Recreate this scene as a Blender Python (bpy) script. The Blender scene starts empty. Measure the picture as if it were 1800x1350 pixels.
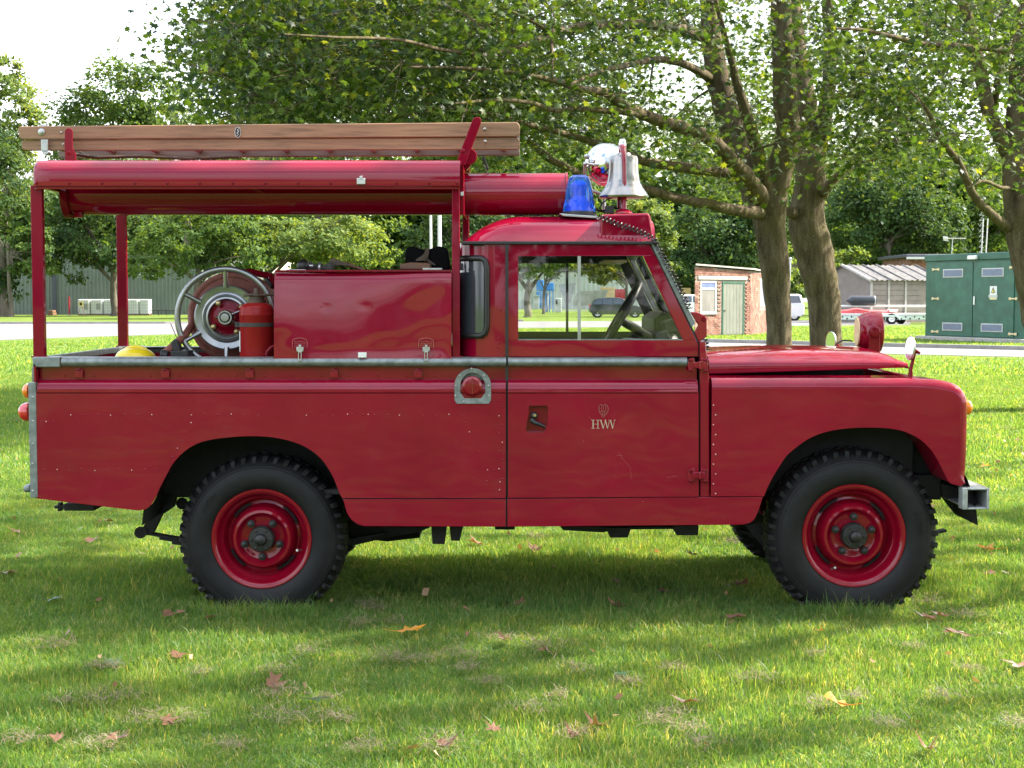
import bpy, bmesh, math, random
import numpy as np
from mathutils import Vector, Matrix
R = math.radians
random.seed(7); rng = np.random.default_rng(7)
scn = bpy.context.scene
COL = scn.collection

# ---------------------------------------------------------------- camera, sky, sun, exposure
F = 2700.0                                   # focal length in photo pixels (photo 1800 x 1350)
CAM = Vector((0.0, -7.10, 1.483)); PITCH = math.atan(152.0/F)
cd = bpy.data.cameras.new('camera'); cam = bpy.data.objects.new('camera', cd); COL.objects.link(cam)
cam.location = CAM; cam.rotation_euler = (math.pi/2-PITCH, 0, 0)
cd.sensor_width = 36; cd.lens = F/1800*36; cd.clip_start = 0.05; cd.clip_end = 3000
scn.camera = cam
SUN_EL, SUN_AZ = R(44), R(75)                # azimuth from +Y (away from the camera) towards +X
w = bpy.data.worlds.new('World'); scn.world = w; w.use_nodes = True
nt = w.node_tree; bg = nt.nodes['Background']
sky = nt.nodes.new('ShaderNodeTexSky'); sky.sky_type = 'NISHITA'; sky.sun_disc = False
sky.sun_elevation = SUN_EL; sky.sun_rotation = SUN_AZ; sky.air_density = 1.4; sky.dust_density = 4.0; sky.ozone_density = 1.0
# broken bright cloud over the whole sky
tcw = nt.nodes.new('ShaderNodeTexCoord'); mpw = nt.nodes.new('ShaderNodeMapping'); mpw.inputs['Scale'].default_value = (1, 1, 2.2)
nsw = nt.nodes.new('ShaderNodeTexNoise'); nsw.inputs['Scale'].default_value = 2.3; nsw.inputs['Detail'].default_value = 7; nsw.inputs['Roughness'].default_value = .58
rpw = nt.nodes.new('ShaderNodeValToRGB'); rpw.color_ramp.elements[0].position = .40; rpw.color_ramp.elements[1].position = .60
mxw = nt.nodes.new('ShaderNodeMix'); mxw.data_type = 'RGBA'; mxw.inputs[7].default_value = (5.2, 5.4, 5.9, 1)
nt.links.new(tcw.outputs['Generated'], mpw.inputs[0]); nt.links.new(mpw.outputs[0], nsw.inputs['Vector']); nt.links.new(nsw.outputs['Fac'], rpw.inputs[0])
nt.links.new(rpw.outputs[0], mxw.inputs[0]); nt.links.new(sky.outputs[0], mxw.inputs[6])
nt.links.new(mxw.outputs[2], bg.inputs[0]); bg.inputs[1].default_value = 0.15
sl = bpy.data.lights.new('sun', 'SUN'); sun = bpy.data.objects.new('sun', sl); COL.objects.link(sun)
sl.energy = 5.0; sl.angle = R(0.6); sl.color = (1.0, 0.92, 0.76)
sd = Vector((math.sin(SUN_AZ)*math.cos(SUN_EL), math.cos(SUN_AZ)*math.cos(SUN_EL), math.sin(SUN_EL)))
sun.rotation_euler = sd.to_track_quat('Z', 'Y').to_euler(); sun.location = (5, 20, 30)
vs = scn.view_settings
vs.view_transform = 'Standard'; vs.look = 'None'; vs.gamma = 1; vs.use_curve_mapping = False
vs.exposure = 1.9
cy = scn.cycles; cy.max_bounces = 6; cy.diffuse_bounces = 2; cy.glossy_bounces = 3; cy.transmission_bounces = 5; cy.transparent_max_bounces = 8

# ---------------------------------------------------------------- pixel <-> place helpers
def ray(px, py):
    a, b = (px-900)/F, (675-py)/F
    c, s = math.cos(PITCH), math.sin(PITCH)
    return Vector((a, c+b*s, -s+b*c))
def P(px, py, Y):
    d = ray(px, py); return CAM + d*((Y-CAM.y)/d.y)
def G(px, py):
    d = ray(px, py); return CAM + d*(-CAM.z/d.z)
def PL(pts, Y): return [P(x, y, Y) for x, y in pts]
def cr(pts, n=4):                            # Catmull-Rom through 2-D or 3-D points
    pts = [np.array(p, float) for p in pts]; out = []
    for i in range(len(pts)-1):
        p0 = pts[i-1] if i else 2*pts[0]-pts[1]; p1, p2 = pts[i], pts[i+1]
        p3 = pts[i+2] if i+2 < len(pts) else 2*p2-p1
        for k in range(n):
            t = k/n
            out.append(.5*((2*p1)+(-p0+p2)*t+(2*p0-5*p1+4*p2-p3)*t*t+(-p0+3*p1-3*p2+p3)*t**3))
    out.append(pts[-1]); return [tuple(o) for o in out]

# ---------------------------------------------------------------- mesh builder
WL = {}
class MB:
    def __init__(s): s.v = []; s.f = []; s.pair = None
    def add(s, vs, fs):
        n = len(s.v); s.v += [tuple(v) for v in vs]; s.f += [tuple(i+n for i in f) for f in fs]; return s
    def box(s, x0, x1, y0, y1, z0, z1):
        return s.add([(x0,y0,z0),(x1,y0,z0),(x1,y1,z0),(x0,y1,z0),(x0,y0,z1),(x1,y0,z1),(x1,y1,z1),(x0,y1,z1)],
                     [(0,3,2,1),(4,5,6,7),(0,1,5,4),(1,2,6,5),(2,3,7,6),(3,0,4,7)])
    def pbox(s, x0, x1, y0, y1, Ya, Yb):      # a box given by photo pixels on the plane Ya, reaching to Yb
        a, b = P(x0, y1, Ya), P(x1, y0, Ya)
        return s.box(a.x, b.x, min(Ya,Yb), max(Ya,Yb), a.z, b.z)
    def obox(s, c, ax, ay, az):
        c, ax, ay, az = map(Vector, (c, ax, ay, az)); v = []
        for k in (-1, 1):
            for i, j in ((-1,-1),(1,-1),(1,1),(-1,1)): v.append(c+ax*i+ay*j+az*k)
        return s.add(v, [(0,3,2,1),(4,5,6,7),(0,1,5,4),(1,2,6,5),(2,3,7,6),(3,0,4,7)])
    def prism(s, pts, d):
        d = Vector(d); pts = [Vector(p) for p in pts]; n = len(pts)
        return s.add(pts+[p+d for p in pts], [tuple(range(n)), tuple(range(2*n-1, n-1, -1))] +
                     [((i+1) % n, i, n+i, n+(i+1) % n) for i in range(n)])
    def plate(s, px, Y, t): return s.prism(PL(px, Y), (0, t, 0))
    def tube(s, path, rad, n=8, cap=True, closed=False):
        path = [Vector(p) for p in path]; m = len(path)
        rad = [rad]*m if not hasattr(rad, '__len__') else list(rad)
        up = None; vs = []
        for i, p in enumerate(path):
            if closed: t = path[(i+1) % m]-path[i-1]
            else: t = path[min(i+1, m-1)]-path[max(i-1, 0)]
            t = t.normalized() if t.length > 1e-9 else Vector((0,0,1))
            if up is None: up = t.orthogonal().normalized()
            up = (up-t*up.dot(t)); up = up.normalized() if up.length > 1e-6 else t.orthogonal().normalized()
            q = t.cross(up)
            for k in range(n):
                a = 2*math.pi*k/n; vs.append(p+(up*math.cos(a)+q*math.sin(a))*rad[i])
        fs = []
        for i in range(m if closed else m-1):
            j = (i+1) % m
            for k in range(n): fs.append((i*n+k, i*n+(k+1) % n, j*n+(k+1) % n, j*n+k))
        if cap and not closed: fs += [tuple(range(n-1, -1, -1)), tuple(range((m-1)*n, m*n))]
        return s.add(vs, fs)
    def lathe(s, prof, c, axis=(0,1,0), n=32, closed=False, cap=True):      # prof: (radius, distance along axis)
        ax = Vector(axis).normalized(); u = ax.orthogonal().normalized()
        if abs(ax.y) > .9: u = Vector((1,0,0))
        q = ax.cross(u); c = Vector(c); vs = []; fs = []
        for r, h in prof:
            for k in range(n):
                a = 2*math.pi*k/n; vs.append(c+ax*h+(u*math.cos(a)+q*math.sin(a))*r)
        m = len(prof)
        for i in range(m if closed else m-1):
            j = (i+1) % m
            for k in range(n): fs.append((i*n+k, i*n+(k+1) % n, j*n+(k+1) % n, j*n+k))
        if not closed and cap:
            if prof[0][0] > 1e-4: fs.append(tuple(range(n-1, -1, -1)))
            if prof[-1][0] > 1e-4: fs.append(tuple(range((m-1)*n, m*n)))
        return s.add(vs, fs)
    def cyl(s, a, b, r, n=12):
        a, b = Vector(a), Vector(b); return s.tube([a, b], r, n)
    def sweepx(s, prof, x0, x1):              # open profile of (Y,Z) swept from x0 to x1
        n = len(prof)
        return s.add([(x0,y,z) for y, z in prof]+[(x1,y,z) for y, z in prof], [(i, i+1, n+i+1, n+i) for i in range(n-1)])
    def grid(s, V):                           # V[i][j] points
        a, b = len(V), len(V[0])
        return s.add([p for r_ in V for p in r_], [(i*b+j, i*b+j+1, (i+1)*b+j+1, (i+1)*b+j) for i in range(a-1) for j in range(b-1)])
    def ball(s, c, rx, ry=None, rz=None, n=14, m=9):
        ry = ry or rx; rz = rz or rx; c = Vector(c); vs = []; fs = []
        for i in range(m+1):
            t = math.pi*i/m
            for k in range(n):
                a = 2*math.pi*k/n; vs.append(c+Vector((rx*math.sin(t)*math.cos(a), ry*math.sin(t)*math.sin(a), rz*math.cos(t))))
        for i in range(m):
            for k in range(n): fs.append((i*n+k, (i+1)*n+k, (i+1)*n+(k+1) % n, i*n+(k+1) % n))
        return s.add(vs, fs)
    def mirror(s, c):                         # also build a mirrored copy across the plane Y = c
        s.pair = c; return s
    def split(s, name, mat, parent=None, **kw):   # every loose piece becomes an object of its own
        par = list(range(len(s.v)))
        def find(i):
            while par[i] != i: par[i] = par[par[i]]; i = par[i]
            return i
        for f in s.f:
            for i in f[1:]: par[find(f[0])] = find(i)
        groups = {}
        for f in s.f: groups.setdefault(find(f[0]), []).append(f)
        out = []
        for fs in groups.values():
            ids = sorted({i for f in fs for i in f}); mp = {i: k for k, i in enumerate(ids)}
            q = MB(); q.v = [s.v[i] for i in ids]; q.f = [tuple(mp[i] for i in f) for f in fs]; q.pair = s.pair; out.append(q.build(name, mat, parent, **kw))
        return out[0]
    def build(s, name, mat, parent=None, smooth=35, bevel=0, wn=False, kind=None, label=None, local=None, seg=2):
        if s.pair is not None:                # near and far side are two objects
            c, s.pair = s.pair, None; q = MB(); q.v = [(x, 2*c-y, z) for x, y, z in s.v]; q.f = [tuple(reversed(f)) for f in s.f]
            o = s.build(name, mat, parent, smooth, bevel, wn, kind, label, local, seg); q.build(name, mat, parent, smooth, bevel, wn, kind, None, local, seg); return o
        off = WL.get(parent.name, Vector()) if parent else Vector()
        me = bpy.data.meshes.new(name)
        if local is None: vs = [(v[0]-off.x, v[1]-off.y, v[2]-off.z) for v in s.v]
        else: vs = s.v
        me.from_pydata(vs, [], s.f)
        bm = bmesh.new(); bm.from_mesh(me)
        bmesh.ops.remove_doubles(bm, verts=bm.verts, dist=1e-6)
        bmesh.ops.recalc_face_normals(bm, faces=bm.faces); bm.to_mesh(me); bm.free()
        if smooth:
            me.shade_smooth(); me.set_sharp_from_angle(angle=R(smooth))
        me.materials.append(M[mat] if isinstance(mat, str) else mat)
        o = bpy.data.objects.new(name, me); COL.objects.link(o)
        if parent: o.parent = parent
        if local is not None:
            o.location = Vector(local)-off; WL[o.name] = Vector(local)
        else: WL[o.name] = off.copy()
        if bevel:
            b = o.modifiers.new('bevel', 'BEVEL'); b.width = bevel; b.segments = seg; b.limit_method = 'ANGLE'; b.angle_limit = R(40)
            b.harden_normals = False; wn = True
        if wn:
            q = o.modifiers.new('wn', 'WEIGHTED_NORMAL'); q.keep_sharp = True; q.weight = 100
        if kind: o['kind'] = kind
        if label: o['label'] = label
        return o
def thing(name, label, cat, loc, group=None):
    o = bpy.data.objects.new(name, None); COL.objects.link(o); o.location = Vector(loc); o.empty_display_size = .2
    o['label'] = label; o['category'] = cat
    if group: o['group'] = group
    WL[o.name] = Vector(loc); return o
def tag(o, label, cat, group=None):
    o['label'] = label; o['category'] = cat
    if group: o['group'] = group
    return o
def np_mesh(name, V, Fc, mat, parent=None, rnd=None, kind=None, smooth=False):
    me = bpy.data.meshes.new(name); n, k = Fc.shape
    off = WL.get(parent.name, Vector()) if parent else Vector()
    V = np.asarray(V, np.float32)-np.array(off, np.float32)
    me.vertices.add(len(V)); me.vertices.foreach_set('co', V.ravel())
    me.loops.add(n*k); me.loops.foreach_set('vertex_index', Fc.astype(np.int32).ravel())
    me.polygons.add(n); me.polygons.foreach_set('loop_start', np.arange(0, n*k, k, dtype=np.int32))
    me.polygons.foreach_set('loop_total', np.full(n, k, np.int32))
    if smooth: me.polygons.foreach_set('use_smooth', np.ones(n, bool))
    me.update(calc_edges=True)
    if rnd is not None:
        at = me.attributes.new('rnd', 'FLOAT', 'POINT'); at.data.foreach_set('value', np.asarray(rnd, np.float32))
    me.materials.append(M[mat] if isinstance(mat, str) else mat)
    o = bpy.data.objects.new(name, me); COL.objects.link(o)
    if parent: o.parent = parent; WL[o.name] = off.copy()
    if kind: o['kind'] = kind
    return o

# ---------------------------------------------------------------- materials
M = {}
def newmat(name):
    m = bpy.data.materials.new(name); m.use_nodes = True; nt = m.node_tree
    b = nt.nodes['Principled BSDF']; M[name] = m; return m, nt, b
def N(nt, t, **kw):
    n = nt.nodes.new(t)
    for k, v in kw.items(): setattr(n, k, v)
    return n
def noise(nt, scale, detail=4, rough=.55, vec=None, stretch=None):
    t = N(nt, 'ShaderNodeTexNoise'); t.inputs['Scale'].default_value = scale; t.inputs['Detail'].default_value = detail; t.inputs['Roughness'].default_value = rough
    if vec is None:
        vec = N(nt, 'ShaderNodeTexCoord').outputs['Object']
    if stretch:
        mp = N(nt, 'ShaderNodeMapping'); mp.inputs['Scale'].default_value = stretch; nt.links.new(vec, mp.inputs[0]); vec = mp.outputs[0]
    nt.links.new(vec, t.inputs['Vector']); return t.outputs['Fac']
def ramp(nt, fac, stops):
    r = N(nt, 'ShaderNodeValToRGB'); e = r.color_ramp.elements
    while len(e) < len(stops): e.new(.5)
    for i, (p, c) in enumerate(stops): e[i].position = p; e[i].color = (*c, 1)
    nt.links.new(fac, r.inputs[0]); return r.outputs[0]
def bump(nt, fac, b, strength=.3, dist=.01):
    n = N(nt, 'ShaderNodeBump'); n.inputs['Strength'].default_value = strength; n.inputs['Distance'].default_value = dist
    nt.links.new(fac, n.inputs['Height']); nt.links.new(n.outputs[0], b.inputs['Normal'])
def mul(c, k): return tuple(x*k for x in c)
def simple(name, col, rough=.5, metal=0, var=.18, scale=6, bmp=0, bscale=40, bdist=.004, stretch=None, coat=0, spec=None):
    m, nt, b = newmat(name)
    f = noise(nt, scale, 5, .6, stretch=stretch)
    nt.links.new(ramp(nt, f, [(.3, mul(col, 1-var)), (.7, mul(col, 1+var))]), b.inputs['Base Color'])
    b.inputs['Roughness'].default_value = rough; b.inputs['Metallic'].default_value = metal
    if coat: b.inputs['Coat Weight'].default_value = coat; b.inputs['Coat Roughness'].default_value = .06
    if spec is not None: b.inputs['Specular IOR Level'].default_value = spec
    if bmp: bump(nt, noise(nt, bscale, 4, stretch=stretch), b, bmp, bdist)
    return m
def paint(name, col, rough=.34, coat=.9, wob=.10, chips=True):
    m, nt, b = newmat(name)
    f = noise(nt, 3.0, 6, .62); f2 = noise(nt, 38, 4, .7)
    base = ramp(nt, f, [(.30, mul(col, .88)), (.70, mul(col, 1.1))])
    dm = N(nt, 'ShaderNodeMix', data_type='RGBA'); nt.links.new(base, dm.inputs[6]); dm.inputs[7].default_value = (col[0]*.85+.03, col[1]+.045, col[2]+.04, 1)   # dull, dusty patches
    nt.links.new(ramp(nt, noise(nt, 5.5, 9, .72), [(.55, (0,0,0)), (.78, (.22,.22,.22))]), dm.inputs[0]); base = dm.outputs[2]
    if chips:                                 # small chips of bare primer, sparse
        mx = N(nt, 'ShaderNodeMix', data_type='RGBA'); nt.links.new(base, mx.inputs[6])
        mx.inputs[7].default_value = (.62, .36, .34, 1)
        nt.links.new(ramp(nt, f2, [(.755, (0,0,0)), (.775, (1,1,1))]), mx.inputs[0]); base = mx.outputs[2]
    nt.links.new(base, b.inputs['Base Color'])
    rr = N(nt, 'ShaderNodeMapRange'); rr.inputs[1].default_value = .3; rr.inputs[2].default_value = .7
    rr.inputs[3].default_value = rough-.06; rr.inputs[4].default_value = rough+.12
    nt.links.new(noise(nt, 9, 6, .7), rr.inputs[0]); nt.links.new(rr.outputs[0], b.inputs['Roughness'])
    b.inputs['Coat Weight'].default_value = coat; b.inputs['Coat Roughness'].default_value = .03; b.inputs['Coat IOR'].default_value = 1.5; b.inputs['Specular IOR Level'].default_value = .0
    n = N(nt, 'ShaderNodeBump'); n.inputs['Strength'].default_value = wob; n.inputs['Distance'].default_value = .03
    nt.links.new(noise(nt, 2.6, 1.5, .4), n.inputs['Height'])
    nt.links.new(n.outputs[0], b.inputs['Normal']); nt.links.new(n.outputs[0], b.inputs['Coat Normal'])
    return m
RED = (.222, .0024, .0205)
paint('red_paint', RED)
paint('red_dark', (.15, .004, .012), rough=.4, coat=.4)
paint('red_frame', (.19, .005, .019), rough=.42, coat=.35, wob=.05)
paint('red_wheel', (.20, .0022, .014), rough=.3, coat=1, wob=.03)
paint('red_extinguisher', (.25, .014, .014), rough=.4, coat=.3, wob=.03)
simple('galvanised', (.20, .222, .222), .45, .55, .35, 26, .25, 60, .002)
simple('galvanised_pale', (.36, .38, .38), .45, .35, .25, 26, .25, 60, .002)
simple('steel_pale', (.42, .43, .43), .35, .9, .2, 14, .1, 80, .001)
simple('chrome', (.62, .64, .66), .07, 1, .05, 5)
simple('bell_metal', (.27, .265, .255), .22, 1, .10, 30, .05, 60, .001, stretch=(1,1,.15))
simple('reel_metal', (.28, .285, .29), .33, .9, .18, 18, .12, 70, .001)
simple('brass', (.42, .33, .16), .38, .8, .25, 30)
simple('black_trim', (.012, .012, .013), .45, 0, .3, 20)
simple('black_cloth', (.006, .006, .007), .9, 0, .3, 30, .3, 120, .003, spec=.1)
simple('under_black', (.010, .010, .011), .75, 0, .4, 20, .4, 30, .006)
simple('cab_interior', (.012, .014, .013), .6, 0, .3, 10)
simple('cab_green', (.045, .062, .048), .55, 0, .3, 8)
simple('dash_grey', (.055, .06, .06), .5, 0, .3, 15)
simple('rubber', (.0072, .0075, .0082), .6, 0, .35, 16, .35, 70, .002, spec=.28)
simple('hose_rubber', (.17, .052, .036), .7, 0, .25, 25, .3, 60, .002)
simple('strap_dark', (.045, .042, .038), .8, 0, .3, 40)
simple('leather', (.075, .050, .032), .6, 0, .4, 25, .3, 50, .003)
simple('yellow_plastic', (.80, .60, .012), .3, 0, .05, 8, coat=.4)
simple('orange_lens', (.80, .20, .012), .15, 0, .05, 8, coat=.8)
simple('red_lens', (.55, .012, .02), .12, 0, .05, 8, coat=.9)
simple('cream', (.62, .50, .28), .45, 0, .12, 14)
simple('white_label', (.72, .72, .70), .5, 0, .08, 20)
simple('primer_chip', (.62, .40, .38), .6, 0, .2, 60)
simple('lettering', (.46, .36, .26), .5, 0, .15, 60)
simple('emblem_line', (.34, .17, .13), .6, 0, .2, 60)
simple('scratch', (.36, .10, .09), .6, 0, .2, 60)
simple('mirror_glass', (.62, .68, .66), .05, 1, .05, 8)
def wood(name, col, dark=.55, stretch=(1.2, 22, 22)):
    m, nt, b = newmat(name)
    f = noise(nt, 3.2, 8, .68, stretch=stretch); g = noise(nt, 2.0, 3, .5)
    c1 = ramp(nt, f, [(.28, mul(col, dark)), (.50, col), (.74, mul(col, 1.28))])
    mx = N(nt, 'ShaderNodeMix', data_type='RGBA', blend_type='MULTIPLY'); mx.inputs[0].default_value = .7
    nt.links.new(c1, mx.inputs[6]); nt.links.new(ramp(nt, g, [(.3, (.72,.70,.68)), (.7, (1.1,1.08,1.05))]), mx.inputs[7])
    nt.links.new(mx.outputs[2], b.inputs['Base Color']); b.inputs['Roughness'].default_value = .55
    bump(nt, f, b, .3, .003); return m
wood('ladder_wood', (.28, .155, .085), .42)
wood('ladder_wood_grey', (.20, .150, .125))
wood('block_wood', (.16, .085, .05))
wood('door_wood', (.155, .17, .15), .6, (22, 22, 1.2))
wood('board_wood', (.19, .165, .15), .7, (1.2, 22, 22))
wood('timber_pale', (.55, .40, .20), .75, (1.2, 14, 14))
def glass(name, tint=(.985,.99,.985), refl=.10):
    m, nt, b = newmat(name); nt.nodes.remove(b); out = nt.nodes['Material Output']
    t = N(nt, 'ShaderNodeBsdfTransparent'); t.inputs[0].default_value = (*tint, 1)
    g = N(nt, 'ShaderNodeBsdfGlossy'); g.inputs['Roughness'].default_value = .02
    fr = N(nt, 'ShaderNodeFresnel'); fr.inputs[0].default_value = 1.45
    mx = N(nt, 'ShaderNodeMixShader'); nt.links.new(fr.outputs[0], mx.inputs[0]); nt.links.new(t.outputs[0], mx.inputs[1]); nt.links.new(g.outputs[0], mx.inputs[2])
    nt.links.new(mx.outputs[0], out.inputs[0]); return m
glass('clear_glass')
def lens(name, col):
    m, nt, b = newmat(name)
    b.inputs['Base Color'].default_value = (*col, 1); b.inputs['Roughness'].default_value = .06
    b.inputs['Transmission Weight'].default_value = .82; b.inputs['IOR'].default_value = 1.2
    b.inputs['Coat Weight'].default_value = .6; return m
lens('blue_lens', (.010, .17, .95))
simple('blue_core', (.02, .22, .85), .3, 0, .1, 8)
def leafmat(name, cols, trans=.5, gloss=.35, spec=.4, patch=False):
    m, nt, b = newmat(name); nt.nodes.remove(b); out = nt.nodes['Material Output']
    at = N(nt, 'ShaderNodeAttribute', attribute_name='rnd')
    c = ramp(nt, at.outputs['Fac'], [(i/(len(cols)-1), x) for i, x in enumerate(cols)])
    if patch:                                 # paler, yellower and lusher areas of turf
        pos = N(nt, 'ShaderNodeNewGeometry').outputs['Position']
        pm = N(nt, 'ShaderNodeMix', data_type='RGBA', blend_type='MULTIPLY'); pm.inputs[0].default_value = 1; nt.links.new(c, pm.inputs[6])
        nt.links.new(ramp(nt, noise(nt, 1.9, 6, .62, vec=pos), [(.34, (.80,.88,.92)), (.50, (1,1,1)), (.68, (1.40,1.18,1.12))]), pm.inputs[7]); c = pm.outputs[2]
    d = N(nt, 'ShaderNodeBsdfDiffuse'); nt.links.new(c, d.inputs[0])
    t = N(nt, 'ShaderNodeBsdfTranslucent')
    tc = N(nt, 'ShaderNodeMix', data_type='RGBA', blend_type='MULTIPLY'); tc.inputs[0].default_value = 1; nt.links.new(c, tc.inputs[6]); tc.inputs[7].default_value = (2.1, 1.75, .55, 1)
    nt.links.new(tc.outputs[2], t.inputs[0])
    g = N(nt, 'ShaderNodeBsdfGlossy'); g.inputs['Roughness'].default_value = gloss; g.inputs[0].default_value = (.9,.95,1,1)
    m1 = N(nt, 'ShaderNodeMixShader'); m1.inputs[0].default_value = trans
    nt.links.new(d.outputs[0], m1.inputs[1]); nt.links.new(t.outputs[0], m1.inputs[2])
    fr = N(nt, 'ShaderNodeFresnel'); fr.inputs[0].default_value = 1.38
    fm = N(nt, 'ShaderNodeMath', operation='MULTIPLY'); fm.inputs[1].default_value = spec; nt.links.new(fr.outputs[0], fm.inputs[0])
    m2 = N(nt, 'ShaderNodeMixShader'); nt.links.new(fm.outputs[0], m2.inputs[0])
    nt.links.new(m1.outputs[0], m2.inputs[1]); nt.links.new(g.outputs[0], m2.inputs[2]); nt.links.new(m2.outputs[0], out.inputs[0]); return m
leafmat('leaf_maple', [(.018,.042,.012), (.031,.068,.015), (.052,.098,.018), (.110,.140,.024)], .66, .4, .3)
leafmat('leaf_dark', [(.030,.062,.022), (.045,.085,.028), (.065,.115,.034)], .35, .5, .12)
leafmat('leaf_mid', [(.045,.085,.022), (.070,.125,.030), (.105,.165,.040)], .42, .5, .12)
leafmat('leaf_light', [(.075,.125,.035), (.115,.175,.050), (.17,.215,.060)], .42, .5, .12)
leafmat('leaf_yellow', [(.080,.120,.025), (.125,.160,.030), (.20,.20,.035)], .45, .5, .12)
leafmat('grass_blade', [(.062,.139,.040), (.090,.185,.051), (.128,.226,.064), (.30,.31,.15)], .52, .6, .05, True)
leafmat('dead_leaf', [(.17,.085,.05), (.27,.15,.085), (.34,.23,.15)], .25, .5)
leafmat('yellow_leaf', [(.50,.25,.03), (.58,.33,.05)], .4, .5)
leafmat('green_leaf', [(.06,.12,.05), (.08,.14,.07)], .3, .4)
leafmat('straw', [(.10,.072,.042), (.17,.128,.08), (.25,.20,.135)], .2, .6, .05)
def barkmat(name, cols, scale=5):
    m, nt, b = newmat(name)
    f = noise(nt, scale, 10, .7, stretch=(1, 1, .22)); g = noise(nt, 1.3, 4, .6)
    c = ramp(nt, f, [(.30, cols[0]), (.5, cols[1]), (.72, cols[2])])
    mx = N(nt, 'ShaderNodeMix', data_type='RGBA'); nt.links.new(c, mx.inputs[6]); mx.inputs[7].default_value = (*cols[3], 1)
    nt.links.new(ramp(nt, g, [(.50, (0,0,0)), (.72, (.75,.75,.75))]), mx.inputs[0])
    sp = noise(nt, 30, 3, .8)
    m2 = N(nt, 'ShaderNodeMix', data_type='RGBA'); nt.links.new(mx.outputs[2], m2.inputs[6]); m2.inputs[7].default_value = (.30,.30,.25,1)
    nt.links.new(ramp(nt, sp, [(.60, (0,0,0)), (.70, (.6,.6,.6))]), m2.inputs[0])
    nt.links.new(m2.outputs[2], b.inputs['Base Color']); b.inputs['Roughness'].default_value = .9; b.inputs['Specular IOR Level'].default_value = .2
    bump(nt, f, b, .8, .07); return m
barkmat('bark', [(.034,.025,.016), (.110,.084,.052), (.205,.168,.115), (.095,.092,.025)], 9)
barkmat('bark_far', [(.05,.043,.034), (.11,.095,.072), (.17,.15,.12), (.10,.095,.06)], 3)
def groundmat():
    m, nt, b = newmat('lawn_soil')
    f = noise(nt, .35, 6, .6); g = noise(nt, 7, 8, .75); h = noise(nt, 60, 4, .7)
    c = ramp(nt, f, [(.3, (.075,.125,.020)), (.55, (.105,.155,.026)), (.75, (.15,.175,.045))])
    mx = N(nt, 'ShaderNodeMix', data_type='RGBA', blend_type='MULTIPLY'); mx.inputs[0].default_value = 1
    nt.links.new(c, mx.inputs[6]); nt.links.new(ramp(nt, g, [(.25, (.45,.48,.42)), (.6, (1.05,1.05,1))]), mx.inputs[7])
    m2 = N(nt, 'ShaderNodeMix', data_type='RGBA'); nt.links.new(mx.outputs[2], m2.inputs[6]); m2.inputs[7].default_value = (.17,.15,.075,1)
    nt.links.new(ramp(nt, h, [(.58, (0,0,0)), (.72, (.7,.7,.7))]), m2.inputs[0])
    nt.links.new(m2.outputs[2], b.inputs['Base Color']); b.inputs['Roughness'].default_value = .95; b.inputs['Specular IOR Level'].default_value = .1
    bump(nt, h, b, .5, .03)
groundmat()
simple('asphalt', (.115, .112, .118), .85, 0, .18, 1.4, .4, 60, .006)
simple('kerb_stone', (.26, .25, .235), .85, 0, .2, 4, .3, 40, .005)
simple('concrete', (.33, .32, .29), .85, 0, .2, 3, .3, 30, .006)
simple('concrete_dark', (.20, .20, .185), .85, 0, .2, 3, .3, 30, .006)
def brickmat(name):
    m, nt, b = newmat(name)
    v = N(nt, 'ShaderNodeTexVoronoi'); v.inputs['Scale'].default_value = 5.5
    nt.links.new(N(nt, 'ShaderNodeTexCoord').outputs['Object'], v.inputs['Vector'])
    c = ramp(nt, v.outputs['Color'], [(.1, (.13,.055,.042)), (.4, (.20,.088,.066)), (.65, (.235,.115,.086)), (.9, (.30,.19,.15))])
    nt.links.new(c, b.inputs['Base Color']); b.inputs['Roughness'].default_value = .85
brickmat('brick')
simple('mortar', (.20, .175, .155), .9, 0, .15, 8)
simple('cabinet_green', (.022, .092, .062), .42, 0, .22, 2.2, .05, 8, .01)
simple('cabinet_door', (.025, .100, .068), .38, 0, .28, 2.6, .05, 8, .01)
simple('louvre', (.20, .23, .32), .4, .3, .15, 9)
simple('white_paint', (.50, .50, .49), .45, 0, .08, 5)
simple('warning_yellow', (.80, .62, .16), .5, 0, .06, 9)
simple('print_black', (.02, .02, .02), .6, 0, .05, 9)
simple('clad_green', (.125, .155, .130), .55, 0, .12, .8)
simple('clad_cream', (.55, .52, .44), .55, 0, .1, 1)
simple('clad_pale', (.42, .46, .44), .55, 0, .12, .7)
simple('roof_sheet', (.13, .125, .125), .8, 0, .35, 3, .3, 8, .03)
simple('slate', (.05, .055, .075), .6, 0, .2, 4)
simple('tank_white', (.74, .76, .77), .4, 0, .06, 2)
simple('cage', (.42, .44, .46), .45, .6, .1, 6)
simple('car_black', (.014, .022, .022), .22, .2, .1, 4, coat=.8)
simple('car_white', (.72, .73, .74), .25, 0, .05, 3, coat=.8)
simple('car_blue', (.020, .030, .060), .25, .2, .1, 3, coat=.8)
simple('car_glass', (.035, .045, .055), .06, 0, .2, 3, coat=.9)
simple('alloy', (.62, .63, .64), .3, .8, .1, 10)
simple('machine_blue', (.045, .20, .50), .45, 0, .2, 2)
simple('machine_grey', (.38, .40, .41), .5, .2, .2, 2)
simple('panel_grey', (.30, .305, .30), .6, .1, .2, 1.5)
simple('trailer_green', (.46, .56, .49), .5, .2, .15, 5)
simple('kayak_red', (.60, .075, .075), .35, 0, .15, 3)
simple('barrel_red', (.35, .02, .035), .4, 0, .1, 4)
simple('tube_black', (.022, .026, .034), .35, 0, .2, 3)
simple('curtain', (.15, .145, .14), .6, 0, .25, 3, stretch=(1,1,.3))
simple('hut_blue', (.10, .13, .30), .3, 0, .2, 3)

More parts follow.
